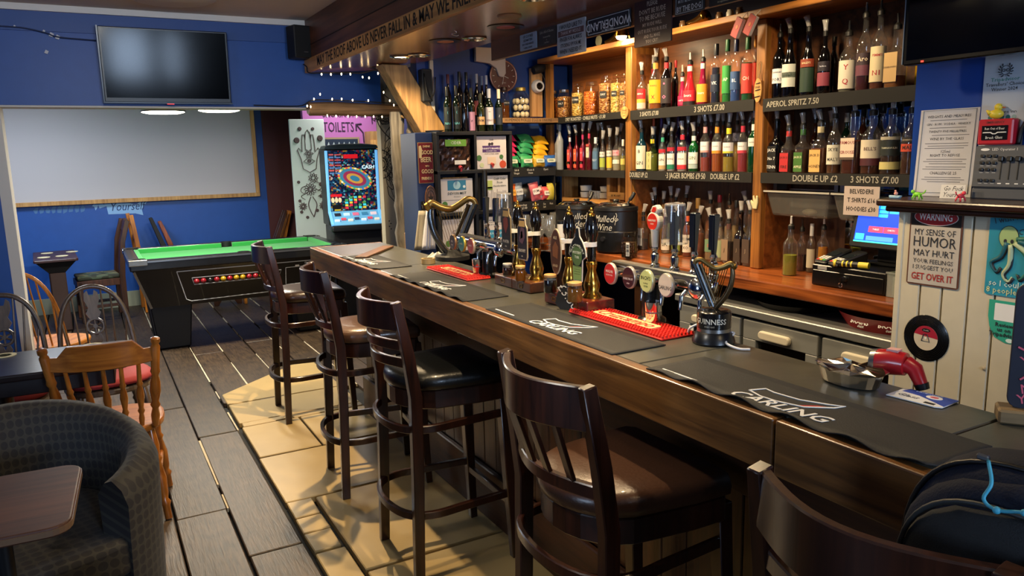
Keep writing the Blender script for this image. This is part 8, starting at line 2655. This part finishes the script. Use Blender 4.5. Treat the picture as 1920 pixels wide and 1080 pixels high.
# ================================================================== CANOPY: LAMPS, RECORDS AND SIGNS
for k, (x, y, on) in enumerate(((1.66, 4.26, 1), (1.745, 3.48, 0), (1.73, 4.15, 0), (1.5, 2.5, 1), (1.5, 1.75, 1), (1.5, .3, 1))):  # the last three are added lamps, out of view
    t = thing('downlight', ('glowing round spot lamp in the canopy over the far bar', 'unlit chrome spot lamp in the canopy beside the two records', 'unlit chrome spot lamp in the canopy behind the glowing one', 'added glowing spot lamp in the canopy over the hand pumps', 'added glowing spot lamp in the canopy over the near tap bank', 'added glowing spot lamp in the canopy nearest the camera')[k], 'spot lamp', (x, y, 2.1795), 0, 'spot lamps in the canopy')
    MB().lathe([(.062, 0), (.064, -.006), (.05, -.010), (.042, -.004), (.04, 0)], 32).build('bezel', CHROME, t, True)
    MB().lathe([(.0001, -.003), (.040, -.003), (.04, 0)], 28).build('bulb', mat('#ffe2ae', .4, emit=30) if on else mat('#9a9690', .2, .7), t, True)
for k, (px, py, c, w, lab) in enumerate(((948, 50, '#b04a50', .083, 'vinyl record with a red label fixed under the canopy, nearest'), (835, 77, '#c87850', .083, 'vinyl record with an orange label fixed under the canopy, middle one'), (717, 127, '#3a2a24', .08, 'dark vinyl record fixed under the canopy beside the brace'),
                                         (640, 138, '#1c1c22', .08, 'black vinyl record at the far edge of the canopy behind the fairy lights'))):
    p = at_z(px, py, 2.1795)
    t = thing('ceiling_record', lab, 'record', p, 0, 'records under the canopy')
    MB().lathe([(.0001, -.003), (w, -.003), (w + .001, -.0015), (w, -.0003)], 44).build('disc', mat('#0b0b0c', .25), t, True)
    MB().lathe([(.0001, -.0045), (.042, -.0045), (.042, -.003)], 30).build('centre_label', mat(c, .5), t, True)
p = at_z(955, 30, 2.1795)
t = thing('ceiling_hatch', 'round brown wooden cap in the canopy above the red record', 'cap', p, 0)
MB().lathe([(.0001, -.005), (.05, -.005), (.052, 0)], 30).build('cap', wood('#6b3c1e', '#8f5a34', .4, 'x', 3, .1), t, True)
p = at_z(852, 57, 2.178)
t = thing('ceiling_hook', 'twisted bright wire hook under the canopy', 'hook', p, 0)
MB().tube(spline([(0, 0, 0), (.01, 0, -.01), (-.01, .01, -.015), (.012, .012, -.022), (.02, 0, -.02)]), .002, 5).build('wire', CHROME, t, 'all')

SGX = 1.872


def sign(name, label, y0, y1, z0, z1, face, lines, ink, rim=None):
    """lines: (words, height from centre, size, width factor[, upside down])"""
    t = thing(name, label, 'sign', (SGX, (y0 + y1) / 2, (z0 + z1) / 2), -PI / 2, 'joke signs on the canopy board')
    w, h = y0 - y1, z1 - z0
    MB().prism(panel(w, h, 0, .003, 2), -.006, 0, UPRIGHT).build('plate', mat(face, .5, var=.08), t)
    if rim:
        MB().tube([(-w / 2 + .006, -.0006, -h / 2 + .006), (w / 2 - .006, -.0006, -h / 2 + .006), (w / 2 - .006, -.0006, h / 2 - .006), (-w / 2 + .006, -.0006, h / 2 - .006)], .0012, 4, closed=True).build('border', mat(rim, .5), t)
    for ln_ in lines:
        s, z, size, wd = ln_[:4]
        up = len(ln_) > 4
        text(s, size, mat(ln_[5] if len(ln_) > 5 else ink, .6), t, (0, -.0012, z), (PI / 2, PI if up else 0, 0), ext=0, wide=wd, bold=.012)
    return t


sign('joke_sign', 'small pale blue sign with dark lettering, leftmost on the canopy board', 3.25, 3.10, 2.092, 2.165, '#8a96a8', [('OF COURSE', .023, .017, 1), ('SIZE MATTERS', .006, .014, .95), ('NO ONE WANTS', -.011, .014, .95), ('A SMALL DRINK', -.027, .011, 1)], '#20242c')
sign('joke_sign', 'small dark grey sign with pale script, second on the canopy board', 3.083, 2.936, 2.092, 2.167, '#2f2a28', [('Life is full of Choices', .02, .016, .85), ('Restaurant Bar', -.002, .010, 1), ('&', -.015, .008, 1), ('Live Music', -.026, .009, 1)], '#a09a90')
t = sign('joke_sign', 'large grey white sign thanking my middle finger', 2.925, 2.71, 2.028, 2.166, '#9a9ca4', [('I WOULD LIKE TO', .050, .026, .82), ('THANK MY MIDDLE', .024, .020, .85, ), ('FINGER FOR ALWAYS', -.002, .025, .70), ('STICKING UP FOR ME', -.027, .022, .74), ('WHEN I NEEDED IT.', -.052, .025, .76)], '#1c1e24')
MB().box(-.098, .098, -.0009, 0, .012, .036).build('brown_band', mat('#5a4040', .6), t)
text('THANK MY MIDDLE', .020, mat('#b8a8a8', .6), t, (0, -.0016, .024), ext=0, wide=.85, bold=.01)
sign('joke_sign', 'long black sign reading WONDERLAND hung upside down', 2.694, 2.412, 2.082, 2.150, '#1a1c24', [('WONDERLAND', .0, .045, .92, 1), ('WELCOME TO', -.024, .012, 1, 1)], '#b8bac2', '#a8aab0')
sign('joke_sign', 'tall brown sign reading PLEASE DONT BE RUDE TO ME', 2.385, 2.177, 2.0, 2.162, '#2c1414', [('PLEASE', .064, .024, .8), ("DON'T BE RUDE", .038, .024, .85), ('TO ME BECAUSE', .015, .024, .82), ('MY RUDE WILL', -.008, .018, .9), ('OUT RUDE YOUR RUDE', -.030, .019, .8), ("AND I'LL MAKE", -.050, .017, .8), ('YOU CRY!', -.068, .017, .9)], '#a8988c')
sign('joke_sign', 'black sign about being approved by the DOG', 2.158, 2.015, 2.078, 2.15, '#16181c', [('VISITORS', .026, .012, 1), ('MUST BE APPROVED', .008, .014, .85), ('BY THE DOG', -.018, .026, .8)], '#b8b8bc', '#8a8a8e')
sign('joke_sign', 'black sign at the top edge right of the DOG sign', 1.99, 1.85, 2.081, 2.15, '#141416', [('WINE IS CHEAPER', .012, .014, .85), ('THAN THERAPY', -.008, .014, .85), ('no appointment', -.025, .009, 1)], '#a89a80')

# clutter on the top ledge
lz2 = 2.2305
for k, (y, sh, lab) in enumerate(((3.85, 0, 'round tin badge on the top ledge under the WONDERLAND sign'), (3.72, 1, 'shiny brass horn on the top ledge left of the glowing lamp'), (3.02, 1, 'shiny brass dish on the top ledge right of the brown sign'),
                                  (3.12, 2, 'small jar on the top ledge behind the brown sign'), (2.86, 2, 'small dark jar on the top ledge, third from the books'), (2.79, 3, 'white cup on the top ledge near the red books'), (2.73, 2, 'little brown pot on the top ledge beside the red books'))):
    t = thing('ledge_ornament', lab, 'ornament', (2.76, y, lz2), -PI / 2)
    if sh == 0:
        MB().lathe([(.0001, 0), (.03, 0), (.032, .004), (.0001, .006)], 24, M=Matrix.Translation((0, 0, .0325)) @ UPRIGHT).build('tin_disc', mat('#6a6a58', .4, .5), t, True)
    elif sh == 1:
        MB().tube(spline([(-.07, 0, .02), (-.03, 0, .016), (.02, 0, .018), (.07, 0, .034)]), [.006 + .0015 * i for i in range(19)], 12).build('horn', BRASS, t, 'all')
        MB().box(-.06, -.04, -.01, .01, 0, .012).box(.0, .02, -.01, .01, 0, .008).build('foot', BRASS, t)
    else:
        MB().lathe([(.014, 0), (.018, .004), (.018, .022), (.013, .028), (.014, .034), (.0001, .035)], 18).build('pot', mat('#c8c4ba' if sh == 3 else '#5a4028', .35), t, True)
t = thing('ledge_lamp', 'glowing spot lamp clipped to the top ledge above the nut jars', 'spot lamp', (2.70, 3.555, 2.245), -PI / 2)
MB().lathe([(.038, 0), (.034, .03), (.014, .045), (.0001, .046)], 20).build('shade', BRASS, t, True)
MB().ball((0, 0, -.002), .030, 16, 10, sz=.6).build('bulb', mat('#ffe6b8', .4, emit=22), t, 'all')
MB().tube([(0, .0, .045), (0, .04, .05), (0, .06, -.01)], .005, 6).build('clip', BRASS, t, True)
lamp('POINT', 'ledge_lamp_light', (2.70, 3.555, 2.20), 5, WARM, .03)
for k, (y, rx, lab) in enumerate(((2.655, .5, 'little red booklet hung at the corner of the top shelf, left one'), (2.575, .55, 'little red and white booklet hung at the corner of the top shelf, right one'))):
    t = thing('hanging_booklet', lab, 'booklet', (2.70, y, 2.20), -PI / 2, 'booklets at the shelf corner', 0, rx)
    MB().box(-.02, .02, -.008, .008, -.085, 0).build('pages', mat('#c8c4d0', .6), t)
    MB().box(-.021, .018, -.010, -.008, -.087, .001).box(-.023, -.02, -.010, .010, -.087, .001).build('cover', mat('#a81c24', .5), t)
    MB().prism(disc(.007, .009, 14, 0, -.04), .010, .011, UPRIGHT).build('emblem', mat('#c86a3a', .5), t)
    MB().tube([(0, 0, 0), (.0, .02, .03)], .001, 4).build('string', WHITE, t)
for k, (x, y, z, e, a) in enumerate(DOWNLIGHTS):
    t = thing('ceiling_downlight', 'round downlight in the main ceiling, %s' % ('over the far stools', 'over the near stools', 'added over the tub chairs')[k], 'spot lamp', (x, y, 2.5145), 0, 'downlights in the main ceiling')
    MB().lathe([(.05, 0), (.052, -.006), (.04, -.008), (.036, 0)], 24).build('bezel', WHITE, t, True)
for k, (x, y, z, e) in enumerate(SHELF_SPOTS):
    t = thing('aisle_downlight', 'round downlight above the serving aisle, %s' % ('far one', 'middle one', 'near one')[k], 'spot lamp', (x, y, 2.4395), 0, 'downlights above the aisle')
    MB().lathe([(.05, 0), (.052, -.006), (.04, -.008), (.036, 0)], 24).build('bezel', WHITE, t, True)
for k, (x, y, z, e, tg) in enumerate(FILL_SPOTS):
    t = thing('fill_spot', 'added white fill lamp on a ceiling stem, %s' % ('aimed at the blue bulkhead', 'aimed at the near bar stools')[k], 'spot lamp', (x, y, z + .02), 0, 'added fill lamps on the main ceiling')
    MB().cyl((0, 0, .06), (0, 0, 2.513 - z - .02), .008, .008, 8).build('stem', WHITE, t)
    MB().lathe([(.03, .06), (.045, .04), (.05, .0), (.044, .0), (.03, .04)], 20).build('shade', WHITE, t, True)
p = at_z(322, -4, 2.514)
t = thing('ceiling_rose', 'round pale disc fitting on the ceiling above the television', 'ceiling fitting', p, 0)
MB().lathe([(.0001, -.02), (.20, -.016), (.23, -.004), (.235, 0)], 40).build('disc', mat('#d8d2c8', .5), t, True)
